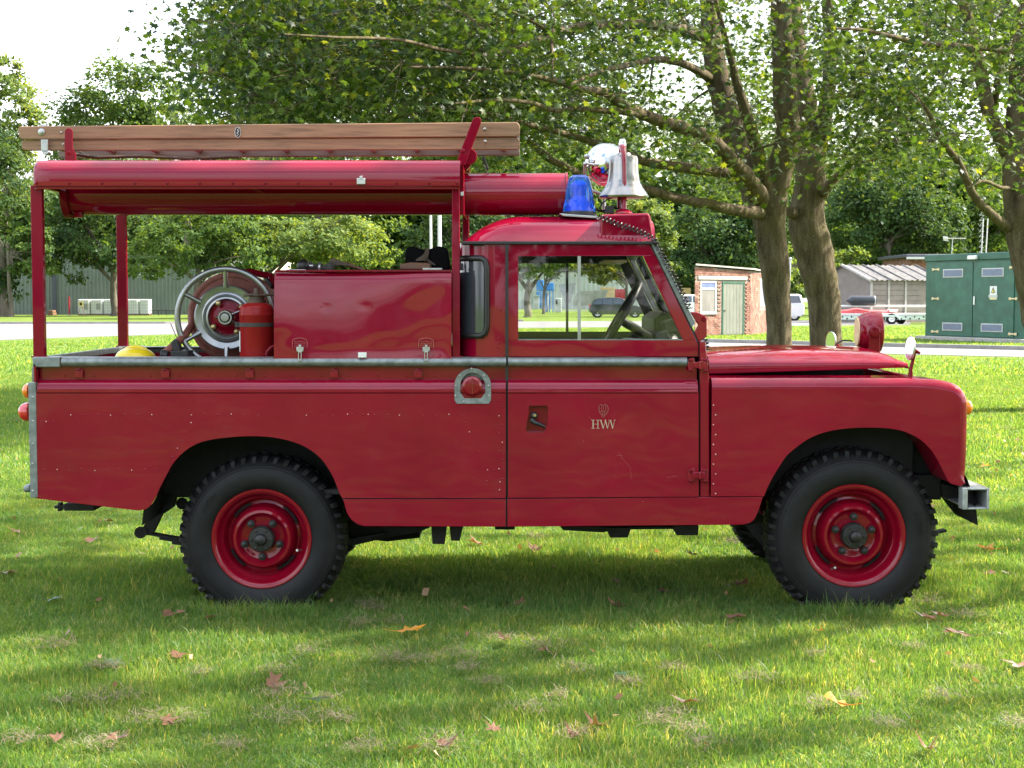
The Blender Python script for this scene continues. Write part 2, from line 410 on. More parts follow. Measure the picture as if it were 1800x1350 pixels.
# ================================================================ the setting
gx = np.linspace(-320, 320, 65); gy = np.linspace(-160, 480, 65)
V = np.array([(x, y, 0.0) for x in gx for y in gy]); n = 65
Fq = np.array([(i*n+j, (i+1)*n+j, (i+1)*n+j+1, i*n+j+1) for i in range(n-1) for j in range(n-1)])
lawn = np_mesh('lawn', V, Fq, 'lawn_soil'); lawn['kind'] = 'structure'; lawn['label'] = 'mown green lawn running back under the truck and trees'
def strip(name, near, far, z, mat, label):    # a sheet between two lines given on the ground
    a = [G(*p) for p in near]; b = [G(*p) for p in far]
    mb = MB(); mb.add([(p.x,p.y,z) for p in a]+[(p.x,p.y,z) for p in b], [(i, i+1, len(a)+i+1, len(a)+i) for i in range(len(a)-1)])
    o = mb.build(name, mat, smooth=0); o['kind'] = 'structure'; o['label'] = label; return o
ROAD_NEAR = [(-700,625),(0,598),(150,592.5),(290,588),(480,583),(700,578),(920,576.5),(1190,574),(1600,571)]
ROAD_FAR  = [(-700,573),(0,569.5),(150,569.3),(290,569),(480,567.5),(700,565.5),(920,565),(1190,564),(1600,563)]
strip('road', ROAD_NEAR, ROAD_FAR, .004, 'asphalt', 'pale grey road crossing behind the truck on the left')
near2 = [(560,581),(700,594),(860,606),(1020,611),(1240,614),(1500,621),(1800,628),(2300,640),(3000,660)]
far2  = [(690,578.5),(780,587),(900,597.5),(1050,599.5),(1240,602),(1500,608.5),(1800,616),(2300,628),(3000,646)]
strip('road', near2, far2, .008, 'asphalt', 'pale grey road passing behind the bonnet on the right')
def kerb(line, label):
    mb = MB(); pts = [G(*p) for p in line]
    for a, b in zip(pts, pts[1:]):
        d = (b-a).normalized(); q = Vector((-d.y, d.x, 0)); q = q if q.y > 0 else -q
        mb.obox((a+b)/2+q*.09+Vector((0,0,.03)), (b-a)/2, q*.08, (0,0,.09))
    o = mb.build('kerb', 'kerb_stone', smooth=0); o['kind'] = 'structure'; o['label'] = label
kerb(far2[2:], 'low stone kerb along the far edge of the right road'); kerb(ROAD_FAR[:7], 'low stone kerb along the far edge of the left road')
# ================================================================ the fire truck
W = 1.68                                      # body width; near skin on the plane Y = 0
T = thing('fire_truck', 'red vintage off-road fire engine with bell, hose reel and ladder rack, parked on the lawn', 'fire truck', (0.2, W/2, 0))
def X(px, Y=0.0): return P(px, 523, Y).x
def Z(py, Y=0.0): return P(900, py, Y).z
def arc(cy, cz, r, a0, a1, n=8): return [(cy+r*math.cos(R(a0+(a1-a0)*i/n)), cz+r*math.sin(R(a0+(a1-a0)*i/n))) for i in range(n+1)]
def shoulder(x0, x1, both=True):              # rounded shoulder, ledge and upright band below the capping
    z1, z2, z3 = Z(690), Z(668), Z(646)
    r = .045
    prof = [(0, z1-.004), (0, z1+.004)]+[(r-r*math.cos(R(a)), z2-r+r*math.sin(R(a))) for a in (0,15,30,45,60,75,90)]
    prof = [(0, z1-.004), (0, z2-r)]+prof[3:]+[(.052, z2+.001), (.052, z2+.004), (.052, z3+.01)]
    return MB().sweepx(prof, x0, x1)
arch_r = cr([(601,875.5),(594,860),(583.6,834.7),(564,806),(535.5,785),(500,772.5),(460,767),(416,767.5),(363,774.5),(331,788.5),(306,812),(290,840),(281,857),(272,877),(264,889),(255,895),(244,897.5)], 4)
tub = MB(); tub.plate([(62,690),(889,690),(889,875.5)]+arch_r+[(230,896),(62,876)], 0, .02)
sh = shoulder(X(62), X(889)); tub.add(sh.v, sh.f)
tub.mirror(W/2)
MB().box(X(57), X(60), .0, W, Z(874), Z(640)).build('tailgate', 'red_paint', T, smooth=0)
MB().box(X(60), X(879), .42, W-.42, .78, .80).build('bed_floor', 'galvanised', T, smooth=0)
MB().box(X(880), X(888), .06, W-.06, .45, Z(632)).build('bed_bulkhead', 'red_paint', T, smooth=0)
TB = tub.build('body_tub', 'red_paint', T, smooth=30, wn=True, label='red rear body side with rivets and wheel arch')
s1 = MB(); s1.plate([(889,877.5)]+[(889,926),(642,925)]+cr([(642,925),(632,923),(623,918),(615,910),(609,899),(603,877.5)],3)[1:], .004, .02); s1.mirror(W/2)
s1.build('sill_panel', 'red_paint', T, bevel=.002)
s2 = MB(); s2.plate([(892,877)]+[(1341,873)]+cr([(1341,873),(1336,890),(1330,906),(1322,917),(1310,921.5),(1298,922.5)],3)[1:]+[(892,926)], .004, .02); s2.mirror(W/2)
s2.build('sill_panel', 'red_paint', T, bevel=.002)
# galvanised cappings and corner strip
def rail(name, x0, x1, ya=628, yb=645):
    z0, z1 = Z(yb, .02), Z(ya, .02); cz = (z0+z1)/2; h = (z1-z0)/2
    prof = [(.065, z0), (.03, z0)]+[(.03-.028*math.cos(R(a)), cz+h*math.sin(R(a))) for a in range(-75, 80, 15)]+[(.03, z1), (.11, z1), (.11, z1-.004)]
    mb = MB().sweepx(prof, x0, x1); mb.mirror(W/2)
    return mb.build(name, 'galvanised', T, smooth=40)
rail('capping_rail', X(105), X(889.5)); rail('capping_rail', X(893), X(1209), 628.5, 644.5)
mb = MB(); mb.pbox(57, 104.5, 627.5, 645.5, .0, .12); mb.mirror(W/2).build('corner_capping', 'galvanised', T, bevel=.004)
MB().box(X(57), X(66), .125, W-.125, Z(640), Z(628)).build('tail_capping', 'galvanised', T, bevel=.004)
mb = MB(); mb.pbox(53, 62.5, 672, 875, -.004, .03); mb.mirror(W/2).build('corner_strip', 'galvanised', T, bevel=.003)
mb = MB(); mb.pbox(56, 66, 645, 671, .036, .06); mb.build('corner_bracket', 'galvanised', T, bevel=.003)
# rivets: tiny domes
def rivets(pts, Y, r, mat, name='rivets'):
    mb = MB()
    for x, y in pts:
        p = P(x, y, Y); mb.lathe([(r, 0), (r*.8, -r*.45), (r*.3, -r*.7), (0, -r*.72)], p, (0,1,0), 7)
    return mb.build(name, mat, T, smooth=60, kind='stuff')
rv = [(57.5, y) for y in (698, 740, 780, 815, 863)]; rivets(rv, -.004, .005, 'steel_pale')
random.seed(3)
J = lambda a: a+random.uniform(-1.2, 1.2)
rv = [(J(x), J(729)) for x in np.arange(125, 460, 23.5)]+[(J(x), J(729)) for x in (538,567,586,610,620,637,647,659,682,702,742,766,789,812)]
rv += [(J(x), J(826)) for x in np.arange(78, 280, 22)]+[(336,743),(326,760),(319,774),(312,788),(303,803),(71,741),(81,741),(94,741)]
rv += [(818,743),(825,759),(831,772),(843,795),(857,826),(868,827),(878,826),(879,847),(883,842),(856,846),(878,861)]
rv += [(877+6*(i % 2), 700+i*15.5) for i in range(9)]
rivets(rv, 0, .0042, 'red_paint'); rivets([p for i, p in enumerate(rv) if i % 3 == 0], -.0027, .0028, 'primer_chip')
rivets([(x, 660.5) for x in np.arange(115, 790, 50)], .051, .005, 'red_paint')
rivets([(1254+4*(i % 2), 712+i*17.3) for i in range(10)], 0, .0035, 'primer_chip')
for x in (138, 290, 438, 587, 735):           # hood hooks on the upper band
    mb = MB(); mb.pbox(x-7, x+7, 652, 664, .030, .052); mb.tube([P(x-6,651,.03), P(x,648.5,.026), P(x+6,651,.03)], .003, 6)
    mb.build('canopy_hook', 'red_paint', T, bevel=.004)
# filler cap with its recess plate
fr = MB()
ang = [(831+32*math.cos(R(a)), 677-30*math.sin(R(a))) for a in range(0, 181, 12)]
outer = ang+[(799,703),(803,709.5),(859,709.5),(863,703)]
fin = [(831+22*math.cos(R(a)), 679-24*math.sin(R(a))) for a in range(0, 181, 12)]+[(809,690),(816,700),(846,700),(853,690)]
a_ = PL(outer, -.006); b_ = PL(fin, -.004); c_ = PL(fin, .035); m_ = len(a_)
fr.add(a_+b_+c_+PL(outer, .0), [(i, (i+1) % m_, m_+(i+1) % m_, m_+i) for i in range(m_)]+[(m_+i, m_+(i+1) % m_, 2*m_+(i+1) % m_, 2*m_+i) for i in range(m_)]+[tuple(range(2*m_, 3*m_))]+[(3*m_+i, 3*m_+(i+1) % m_, (i+1) % m_, i) for i in range(m_)])
fp = fr.build('filler_plate', 'galvanised', T, smooth=40)
mb = MB(); mb.lathe([(.0, -.028), (.035, -.026), (.046, -.016), (.048, .0), (.048, .03)], P(830, 679, .0), (0,1,0), 24)
mb.tube([P(830, 665, -.030), P(830, 693, -.030)], .0035, 6)
mb.build('filler_cap', 'red_wheel', fp, smooth=35)
mb = MB()
for x, y in [(829,648),(808,660),(851,660),(801,678),(859,678),(801,696),(859,696),(815,706),(844,706)]:
    mb.lathe([(.0055,0),(.004,-.003),(0,-.004)], P(x,y,-.006), (0,1,0), 8)
mb.build('rivets', 'steel_pale', fp, kind='stuff')
# door: lower half, handle recess, hinges, frame with window
dr = MB()
hole = [(930,713),(961,713),(963,716),(963,740),(959,757),(955,760),(927,760),(925,756),(926,742),(929,730)]
o4 = [(893,690),(1228,690),(1228,873),(893,875)]
# door skin around the recess, cut into five pieces that meet edge to edge
dr.plate([(893,690),(1228,690),(1228,708),(893,708)], 0, .02)
dr.plate([(893,708),(924,708),(924,765),(893,765)], 0, .02); dr.plate([(964,708),(1228,708),(1228,765),(964,765)], 0, .02)
dr.plate([(893,765),(1228,765),(1228,873),(893,875)], 0, .02)
a_ = [(924,708),(964,708),(964,765),(924,765)]
def ring(mb, outer, inner, Y):                # face between two closed outlines
    o, i_ = PL(outer, Y), PL(inner, Y); bm = bmesh.new(); vo = [bm.verts.new(p) for p in o]; vi = [bm.verts.new(p) for p in i_]
    e = [bm.edges.new((vo[k], vo[(k+1) % len(vo)])) for k in range(len(vo))]+[bm.edges.new((vi[k], vi[(k+1) % len(vi)])) for k in range(len(vi))]
    bmesh.ops.triangle_fill(bm, use_beauty=True, edges=e); bm.verts.index_update()
    mb.add([v.co[:] for v in bm.verts], [[v.index for v in f.verts] for f in bm.faces]); bm.free()
ring(dr, a_, hole, 0)
h0, h1 = PL(hole, 0), PL(hole, .04); k = len(hole)
dr.add(h0+h1, [(i, (i+1) % k, k+(i+1) % k, k+i) for i in range(k)]+[tuple(range(k, 2*k))])
sh = shoulder(X(893), X(1228)); dr.add(sh.v, sh.f)
DR = dr.build('door', 'red_paint', T, smooth=30, wn=True, label='red cab door with lettering and recessed handle')
mb = MB(); mb.lathe([(.016,.03),(.016,.004),(.013,.0),(0,-.002)], P(939,731,.006), (0,1,0), 16)
mb.tube([P(934,738,.012), P(940,743,.004), P(951,747,.0), P(958,751,.004)], [.012,.011,.009,.007], 8)
mb.build('door_handle', 'black_trim', DR, smooth=50)
mb = MB(); mb.lathe([(.0075,.0),(.006,-.003),(0,-.003)], P(940,730,.004), (0,1,0), 12); mb.build('lock', 'brass', DR)
# far door (plain) and both window frames
fd = MB(); fd.plate([(893,690),(1228,690),(1228,873),(893,875)], 0, .02); sh = shoulder(X(893), X(1228)); fd.add(sh.v, sh.f)
fd.v = [(x, W-y, z) for x, y, z in fd.v]; fd.build('door', 'red_paint', T, smooth=30, wn=True)
def window_frame(far):
    Yf = .045
    mb = MB()
    mb.plate([(892,429),(1141,429),(1151,449.4),(892,449.4)], Yf, .035)
    mb.plate([(892,449.4),(911,449.4),(911,598),(892,598)], Yf, .035)
    mb.plate([(1130,449.4),(1151,449.4),(1224,598),(1201,598)], Yf, .035)
    mb.plate([(892,598),(1224,598),(1227.5,606),(1227.5,627),(892,627)], Yf, .035)
    if far: mb.v = [(x, W-y, z) for x, y, z in mb.v]
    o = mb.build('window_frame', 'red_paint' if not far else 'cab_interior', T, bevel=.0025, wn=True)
    g = MB().plate([(909,447),(1130,447),(1203,599),(909,599)], Yf+.018, .004)
    d = MB().plate([(1015.5,449),(1021,449),(1021,598),(1015.5,598)], Yf+.003, .012)
    ch = MB(); ch.plate([(911,596),(1201,596),(1202,598.5),(911,598.5)], Yf+.004, .02)
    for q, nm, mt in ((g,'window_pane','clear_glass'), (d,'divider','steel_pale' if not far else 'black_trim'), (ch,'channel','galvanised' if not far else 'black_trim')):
        if far: q.v = [(x, W-y, z) for x, y, z in q.v]
        q.build(nm, mt, o, smooth=0)
    return o
window_frame(False); window_frame(True)
# gaps: dark rubber seal behind door edges; added dark backing blocks light below tub
mb = MB()
for x0, x1, y0, y1 in ((888.5,893.2,429,926),(1227.8,1230.5,628,874),(893,1247,873,877.8),(602,888.5,873,879.5)): mb.pbox(x0, x1, y0, y1, .03, .04)
mb.prism(PL([(1141,427),(1144,427),(1230,602),(1230,628),(1227,628),(1227,606)], .055), (0,.02,0))
mb.split('seal_and_gap_backing', 'black_trim', T, smooth=0)
# bulkhead pillar with hinges
bp = MB(); bp.plate([(1230.5,600),(1240,601),(1246.5,664),(1247.5,873),(1230.5,874)], .012, .05); bp.mirror(W/2)
MB().box(X(1235), X(1240), .063, W-.063, .5, Z(606)).build('bulkhead', 'red_paint', T, smooth=0)
BP = bp.build('bulkhead_pillar', 'red_paint', T, bevel=.004)
mb = MB(); mb.plate([(1212,548),(1226,549),(1241,556),(1242.5,560),(1242.5,590),(1238,596),(1228,601),(1221,585),(1228,571)], .05, .03); mb.mirror(W/2)
hb = mb.build('windscreen_hinge', 'red_paint', T, bevel=.004)
mb = MB(); mb.lathe([(.012,0),(.010,-.006),(0,-.007)], P(1237,561,.05), (0,1,0), 12); mb.build('hinge_bolt', 'red_dark', hb)
for yc in (642, 836):
    mb = MB()
    mb.plate([(1211,yc-11),(1220,yc-13),(1222,yc-4),(1222,yc+4),(1219,yc+13),(1211,yc+11),(1209,yc)], -.008, .01)
    mb.plate([(1218,yc-5),(1240,yc-7),(1240,yc+7),(1218,yc+4)], -.016, .012)
    mb.cyl(P(1230.5,yc-7,-.02), P(1230.5,yc+7,-.02), .006, 8)
    mb.plate([(1232,yc-12),(1244,yc-12),(1245.5,yc+12),(1232,yc+12)], -.005, .017)
    hg = mb.build('door_hinge', 'red_paint', T, bevel=.003)
    mb = MB()
    for x, y in ((1214,yc-9),(1214,yc+9),(1239,yc-9),(1240,yc+9)): mb.lathe([(.009,0),(.008,-.006),(.003,-.009),(0,-.009)], P(x,y,-.008), (0,1,0), 8)
    mb.build('bolts', 'red_dark', hg, kind='stuff')
# windscreen frame, galvanised, hinged at the bulkhead
zt, zb = Z(430,.05), Z(575,.05)
ws = MB()
pil = PL([(1143.5,428),(1154,426),(1222.5,567),(1216,576)], .04)
pp = MB().prism(pil, (0,.05,0)); pp.mirror(W/2).build('windscreen_pillar', 'galvanised', T, bevel=.003)
for t0, t1 in ((0,.10),(.88,1)):
    a, b, c, d = pil; q0, q1 = a.lerp(d,t0), b.lerp(c,t0); q2, q3 = b.lerp(c,t1), a.lerp(d,t1)
    ws.prism([q0,q1,q2,q3], (0,W-.08,0)) if False else ws.prism([q+Vector((0,.051,0)) for q in (q0,q1,q2,q3)], (0,W-.08-.102,0))
a, b, c, d = pil; ws.prism([q+Vector((0,W/2-.07,0)) for q in (a.lerp(d,.1),b.lerp(c,.1),b.lerp(c,.88),a.lerp(d,.88))], (0,.06,0))
WS = ws.build('windscreen_frame', 'galvanised', T, bevel=.003)
mb = MB(); m1, m2 = a.lerp(b,.5), d.lerp(c,.5); q0, q1 = m1.lerp(m2,.09), m1.lerp(m2,.89)
for y0, y1 in ((.05, W/2-.105),(W/2-.01, W-.14)): mb.prism([q0+Vector((0,y0,0)), q0+Vector((.005,y0,0)), q1+Vector((.005,y0,0)), q1+Vector((0,y0,0))], (0,y1-y0,0))
mb.build('windscreen_pane', 'clear_glass', WS, smooth=0)
# cab quarter panel with rounded rear corner, and rear wall
z0, z1 = Z(627,.05), Z(426,.05); rc = .17; xr = X(806,.1)
path = [(X(889),.045), (X(870),.045)]+[(xr+rc-rc*math.sin(R(a)), .045+rc-rc*math.cos(R(a))) for a in range(0, 91, 9)]
def corner_panel(lo, hi, off=0): return [[(x, y, z) for z in (lo, hi)] for x, y in path]
cp = MB(); cp.grid(corner_panel(z0, z1)); cp.grid([[(x, y+.02 if i < 2 else y, z) for z in (z0, z1)] for i, (x, y) in enumerate(path)]) if False else None
cp.add([(X(889),.045,z0),(X(889),.08,z0),(X(889),.08,z1),(X(889),.045,z1)], [(0,1,2,3)])
cq = MB(); cq.v = [(x,W-y,z) for x,y,z in cp.v]; cq.f = list(cp.f); cq.build('cab_rear_panel','red_paint',T,smooth=40)
zw0, zw1 = Z(590,.2), Z(470,.2)
ye = path[-1][1]
for a0, a1, b0, b1 in ((ye, W-ye, z0, zw0), (ye, W-ye, zw1, z1), (ye, ye+.08, zw0, zw1), (W-ye-.08, W-ye, zw0, zw1)):
    cp.add([(xr,a0,b0),(xr,a1,b0),(xr,a1,b1),(xr,a0,b1)], [(0,1,2,3)])
CP = cp.build('cab_rear_panel', 'red_paint', T, smooth=40)
mb = MB(); mb.box(xr+.004, xr+.008, ye+.07, W-ye-.07, zw0-.01, zw1+.01); mb.build('rear_window', 'clear_glass', CP, smooth=0)
rivets([(876+4*(i % 2), 438+i*7) for i in range(4)]+[(877, 585+i*9) for i in range(5)]+[(880,545),(874,610)], .045, .0045, 'red_paint')
# quarter light wrapped round the corner
mid = [(xr+rc-(rc+.004)*math.sin(R(a)), .045+rc-(rc+.004)*math.cos(R(a))) for a in range(12, 85, 6)]
zq0, zq1 = Z(590,.08), Z(454,.08)
mb = MB(); mb.grid([[(x, y, z) for z in (zq0, zq1)] for x, y in mid]); Q = mb.build('quarter_window', 'car_glass', CP, smooth=50)
rimp = []
nq = len(mid)
def onarc(t, z):
    a = R(12+(84-12)*t); return Vector((xr+rc-(rc+.008)*math.sin(a), .045+rc-(rc+.008)*math.cos(a), z))
e = .03
for t in np.linspace(.12, .88, 8): rimp.append(onarc(t, zq1))
for t, z in ((.96, zq1-.012), (1, zq1-.04)): rimp.append(onarc(t, z))
for z in np.linspace(zq1-.06, zq0+.06, 5): rimp.append(onarc(1, z))
for t, z in ((1, zq0+.04), (.96, zq0+.012)): rimp.append(onarc(t, z))
for t in np.linspace(.88, .12, 8): rimp.append(onarc(t, zq0))
for t, z in ((.04, zq0+.012), (0, zq0+.04)): rimp.append(onarc(t, z))
for z in np.linspace(zq0+.06, zq1-.06, 5): rimp.append(onarc(0, z))
for t, z in ((0, zq1-.04), (.04, zq1-.012)): rimp.append(onarc(t, z))
mb = MB(); mb.tube(rimp, .014, 8, closed=True); mb.build('rubber_seal', 'black_trim', Q, smooth=60)
# roof
xa, xb = X(818,.1), X(1150,.1); ya, yb = .055, W-.055; zr = Z(424,.06); hr = Z(379,.45)-zr
rf = MB(); gv = []
for i in range(33):
    u = i/32; row = []
    for j in range(33):
        v = j/32
        su = math.sin(math.pi/2*min(1, u/.30))**.62 if u < .30 else 1
        tt = abs(2*v-1); sv = max(0, 1-tt**5.5)**.5
        fr_ = 1-.12*max(0, (u-.5)/.5)**2
        x = xa+(xb-xa)*u; y = ya+(yb-ya)*v
        row.append((x, y, zr+hr*su*sv*fr_*(.93+.07*(1-tt*tt))))
    gv.append(row)
rf.grid(gv); rf.add([(xb,ya,zr),(xb,yb,zr),(xb,yb,zr+.03),(xb,ya,zr+.03)], [(0,1,2,3)])
RF = rf.build('roof', 'red_paint', T, smooth=60)
mb = MB(); mb.box(X(812,.05), X(1156,.05), .028, .05, zr-.016, zr-.002); mb.box(X(812,.05), X(1156,.05), W-.05, W-.028, zr-.016, zr-.002); mb.box(X(812,.05), X(822,.05), .05, W-.05, zr-.016, zr-.002)
mb.build('gutter', 'black_trim', RF, bevel=.003)
mb = MB(); mb.box(X(830,.05), X(1148,.05), .052, W-.052, zr-.022, zr-.001); mb.box(X(900,.1), X(1140,.1), .082, .13, zr-.04, zr-.023)
mb.build('headlining', 'cab_interior', RF, smooth=0)
mb = MB(); lp = PL([(1056,377),(1138,374.5),(1143,378),(1149,421),(1056,421)], .075); mb.prism(lp, (0, .70, 0))
LM = mb.build('lamp_mount', 'red_paint', RF, bevel=.01, seg=3, label='red box on the front of the roof carrying the bell')
# interior
mb = MB(); mb.box(X(1125,.3), X(1215,.3), .08, W-.08, .95, Z(606,.3)); mb.plate([(1150,560),(1168,548),(1196,560),(1215,606),(1150,606)], .55, .75); mb.build('dashboard', 'cab_interior', T, bevel=.01)
mb = MB(); mb.obox(P(1178,572,.45), (.035,0,.012), (0,.10,0), (-.01,0,.03)); mb.obox(P(1162,590,.40), (.03,0,.01), (0,.08,0), (-.01,0,.02)); mb.cyl(P(1163,530,.5), P(1186,560,.5), .018, 8)
mb.cyl(P(1187,528,.6), P(1200,548,.6), .03, 10); mb.split('instrument_cluster', 'dash_grey', T, bevel=.006)
mb = MB(); sc = P(1088,561,.42); axn = Vector((-.86,0,.5)).normalized(); uu = Vector((0,1,0)); vv = axn.cross(uu)
mb.tube([sc+(uu*math.cos(a)+vv*math.sin(a))*.205 for a in np.linspace(0, 2*math.pi, 32, endpoint=False)], .012, 8, closed=True)
for a in (0, 2.1, 4.2): mb.cyl(sc, sc+(uu*math.cos(a)+vv*math.sin(a))*.2, .008, 6)
mb.cyl(sc, sc-axn*.45, .022, 10); mb.lathe([(.05,-.02),(.045,.01),(0,.02)], sc, axn, 16)
mb.lathe([(.07,.0),(.075,.06),(.03,.16)], sc-axn*.22, axn*-1, 12)
mb.build('steering_wheel', 'black_trim', T, smooth=50)
mb = MB(); mb.box(X(1060,.4), X(1100,.4), .35, .75, Z(463,.5), Z(458,.5)); mb.build('sun_visor', 'cream', T, bevel=.003)
mb = MB()
for y0 in (.14, .62, 1.10):
    mb.box(X(905,.3), X(1010,.3), y0, y0+.42, .72, .86); mb.box(X(905,.3), X(930,.3), y0, y0+.42, .86, Z(604,.3))
mb.split('seats', 'black_cloth', T, bevel=.02)
# front wing
wing_arch = cr([(1343,872),(1350,855),(1360,836),(1373,815),(1388,796),(1424,770),(1464,756.5),(1520,751.5),(1576,755),(1612,769),(1636,790),(1652,816),(1664,840),(1669,848),(1677,852)], 4)
wg = MB(); ol = wing_arch+[(1690,854)]+cr([(1694,850),(1696.5,815),(1698,780),(1699,720),(1697.5,700),(1692,688),(1681,677),(1664,670.5),(1640,666.5),(1600,664.5)],4)+[(1249.5,664.5),(1249.5,872.5)]
na = len(wing_arch); rw = .046; pts = [P(x, y, 0) if i <= na else Vector((P(x, y, rw).x, 0, P(x, y, rw).z)) for i, (x, y) in enumerate(ol)]; nn = len(pts); pts[-1] = P(*ol[-1], 0)
nrm_ = []
for i in range(nn):                           # inward direction in the side view, only along the front and the top
    if i <= na or i == nn-1: nrm_.append(Vector((0,0,0))); continue
    if i == nn-2: nrm_.append(Vector((0,0,-1))); continue
    d_ = (pts[i+1]-pts[i-1]).normalized(); nv = Vector((d_.z,0,-d_.x)); nv = nv if nv.dot(Vector((X(1500)-pts[i].x, 0, .6-pts[i].z))) > 0 else -nv
    nrm_.append(nv*min(1, (i-na)/3))
rings = []
for a in list(range(0, 91, 10)): rings.append([p+q*rw*(1-math.sin(R(a)))+Vector((0,rw*(1-math.cos(R(a))),0)) for p, q in zip(pts, nrm_)])
rings.append([p+Vector((0,.30,0)) for p in pts])
wg.add([v for r_ in rings for v in r_], [tuple(range(nn))]+[(k*nn+i, k*nn+(i+1) % nn, (k+1)*nn+(i+1) % nn, (k+1)*nn+i) for k in range(len(rings)-1) for i in range(nn)])
# front panel across and inner wing
WG = wg.build('front_wing', 'red_paint', T, smooth=30, wn=True, label='red front wing over the front wheel')
wf = MB(); wf.v = [(x, W-y, z) for x, y, z in wg.v]; wf.f = [tuple(reversed(f_)) for f_ in wg.f]; wf.build('front_wing', 'red_paint', T, smooth=30, wn=True)
mb = MB(); mb.box(X(1640), X(1650), .301, W-.301, Z(745), Z(668)); mb.build('grille_panel', 'red_paint', T, bevel=.01)
mb = MB()
for y0 in (.30, W-.32): mb.box(X(1252), X(1638), y0, y0+.02, .55, Z(670))
mb.box(X(1248), X(1256), .32, W-.32, .5, Z(660)); mb.box(X(1254), X(1636), .322, W-.322, .60, Z(700)); mb.split('engine_bay', 'under_black', T, smooth=0)
# bonnet, propped slightly open at the front
bn = MB(); xb0, xb1 = X(1247,.30), X(1597,.30); gvb = []
zk = lambda x: Z(622,.30)+(Z(624,.3)-Z(622,.30))*((x-xb0)/(xb1-xb0))
for i in range(29):
    u = i/28; row = []
    nose = max(0, (u-.86)/.14)
    x = xb0+(xb1-xb0)*u
    edge = Z(657,.30)+(Z(646,.30)-Z(657,.30))*u
    side = Z(637,.30)+(Z(636,.30)-Z(637,.30))*u-.012*nose**2
    top = Z(619,.45)+.012*math.sin(math.pi*u)-.055*nose**2.2
    yy = [(.292, edge), (.290, edge+.004), (.29, edge+.5*(side-edge)), (.291, side-.006), (.296, side), (.306, side+.006), (.33, side+.010+.25*(top-side-.01)), (.37, side+.01+.6*(top-side-.01)), (.42, side+.01+.88*(top-side-.01)), (.50, top), (.68, top+.006), (.84, top+.008)]
    row = [(x, y, z) for y, z in yy]+[(x, W-y, z) for y, z in reversed(yy[:-1])]
    gvb.append(row)
bn.grid(gvb); last = gvb[-1]; bn.add([(p[0], p[1], p[2]) for p in last]+[(p[0]+.004, p[1], min(p[2], Z(648,.30))) for p in last], [(i, i+1, len(last)+i+1, len(last)+i) for i in range(len(last)-1)])
BN = bn.build('bonnet', 'red_paint', T, smooth=40)
# indicator lamp, bumper
mb = MB(); mb.lathe([(.036,-.01),(.036,.012),(.03,.022),(.012,.032),(0,.034)], P(1697,716,.12), (1,0,0), 16); mb.build('indicator_lamp', 'orange_lens', T, smooth=40)
bxa, bxb = X(1660), X(1741,.02); bz0, bz1 = Z(896,-.02), Z(858,-.02)
mb = MB()
mb.box(bxb-.012, bxb, -.02, W+.02, bz0, bz1); mb.box(bxb-.10, bxb-.0125, -.02, W+.02, bz1-.01, bz1); mb.box(bxb-.10, bxb-.0125, -.02, W+.02, bz0, bz0+.01)
mb.box(bxb-.125, bxb-.1005, -.02, .05, bz0, bz1)
BU = mb.build('front_bumper', 'galvanised_pale', T, bevel=.004)
mb = MB(); mb.box(X(1600), bxb-.126, .33, .42, bz0+.0, bz1+.02); mb.box(X(1600), bxb-.126, W-.42, W-.33, bz0, bz1+.02); mb.plate([(1655,850),(1692,858),(1690,892),(1656,872)], .30, .03); mb.split('dumb_iron', 'under_black', T, bevel=.004)
# tail lamps, step
mb = MB(); mb.lathe([(.034,0),(.034,.012),(.026,.022),(.012,.03),(0,.031)], P(51,687,.10), (-1,0,0), 16); mb.build('tail_indicator', 'orange_lens', T, smooth=40)
mb = MB(); mb.lathe([(.044,0),(.044,.02),(.036,.036),(.02,.048),(0,.052)], P(52,724,.09), (-1,0,0), 18); mb.build('tail_lamp', 'red_lens', T, smooth=40)
mb = MB(); mb.pbox(40, 53, 853, 866, .03, .10); mb.build('rear_step', 'galvanised', T, bevel=.012, seg=3)
mb = MB(); mb.pbox(112, 166, 886, 898, .25, .9); mb.pbox(95, 113, 889, 894, .3, .36); mb.pbox(101, 107, 884, 899, .3, .34); mb.split('tow_hitch', 'under_black', T, bevel=.004)
# chassis, springs, axles and the dark things below
ch = MB()
for y0 in (.42, W-.50): ch.box(X(70), X(1650), y0, y0+.08, .50, .64)
for x in (180, 600, 860, 1180, 1600): ch.box(X(x), X(x+40), .501, W-.501, .51, .62)
ch.box(X(560), X(1300), .10, W-.10, .555, .58)
ch.split('chassis', 'under_black', T, bevel=.004)
def spring(xc, py, x0, x1, name):
    mb = MB(); zc = Z(py,.45)
    for i in range(7):
        h = 1-i*.105; pts = []
        for t in np.linspace(-1, 1, 13):
            x = xc+(X(x1)-X(x0))/2*h*t; pts.append((x, .43, zc+.06*t*t*h*h-i*.0115-.0))
        for a, b in zip(pts, pts[1:]): mb.add([(a[0],.40,a[2]),(b[0],.40,b[2]),(b[0],.46,b[2]),(a[0],.46,a[2]),(a[0],.40,a[2]-.0105),(b[0],.40,b[2]-.0105),(b[0],.46,b[2]-.0105),(a[0],.46,a[2]-.0105)], [(0,1,2,3),(4,7,6,5),(0,4,5,1),(3,2,6,7)])
    for t in (-.62, .62, -.1, .1): mb.box(xc+t*(X(x1)-X(x0))/2-.012, xc+t*(X(x1)-X(x0))/2+.012, .39, .47, zc-.07+.03*t*t, zc+.02+.03*t*t)
    mb.mirror(W/2); return mb.build(name, 'under_black', T, smooth=0)
xr_, xf_ = P(460,947,.16).x, P(1500,940,.16).x
spring(xr_-.02, 955, 245, 690, 'leaf_spring'); spring(xf_, 950, 1290, 1680, 'leaf_spring')
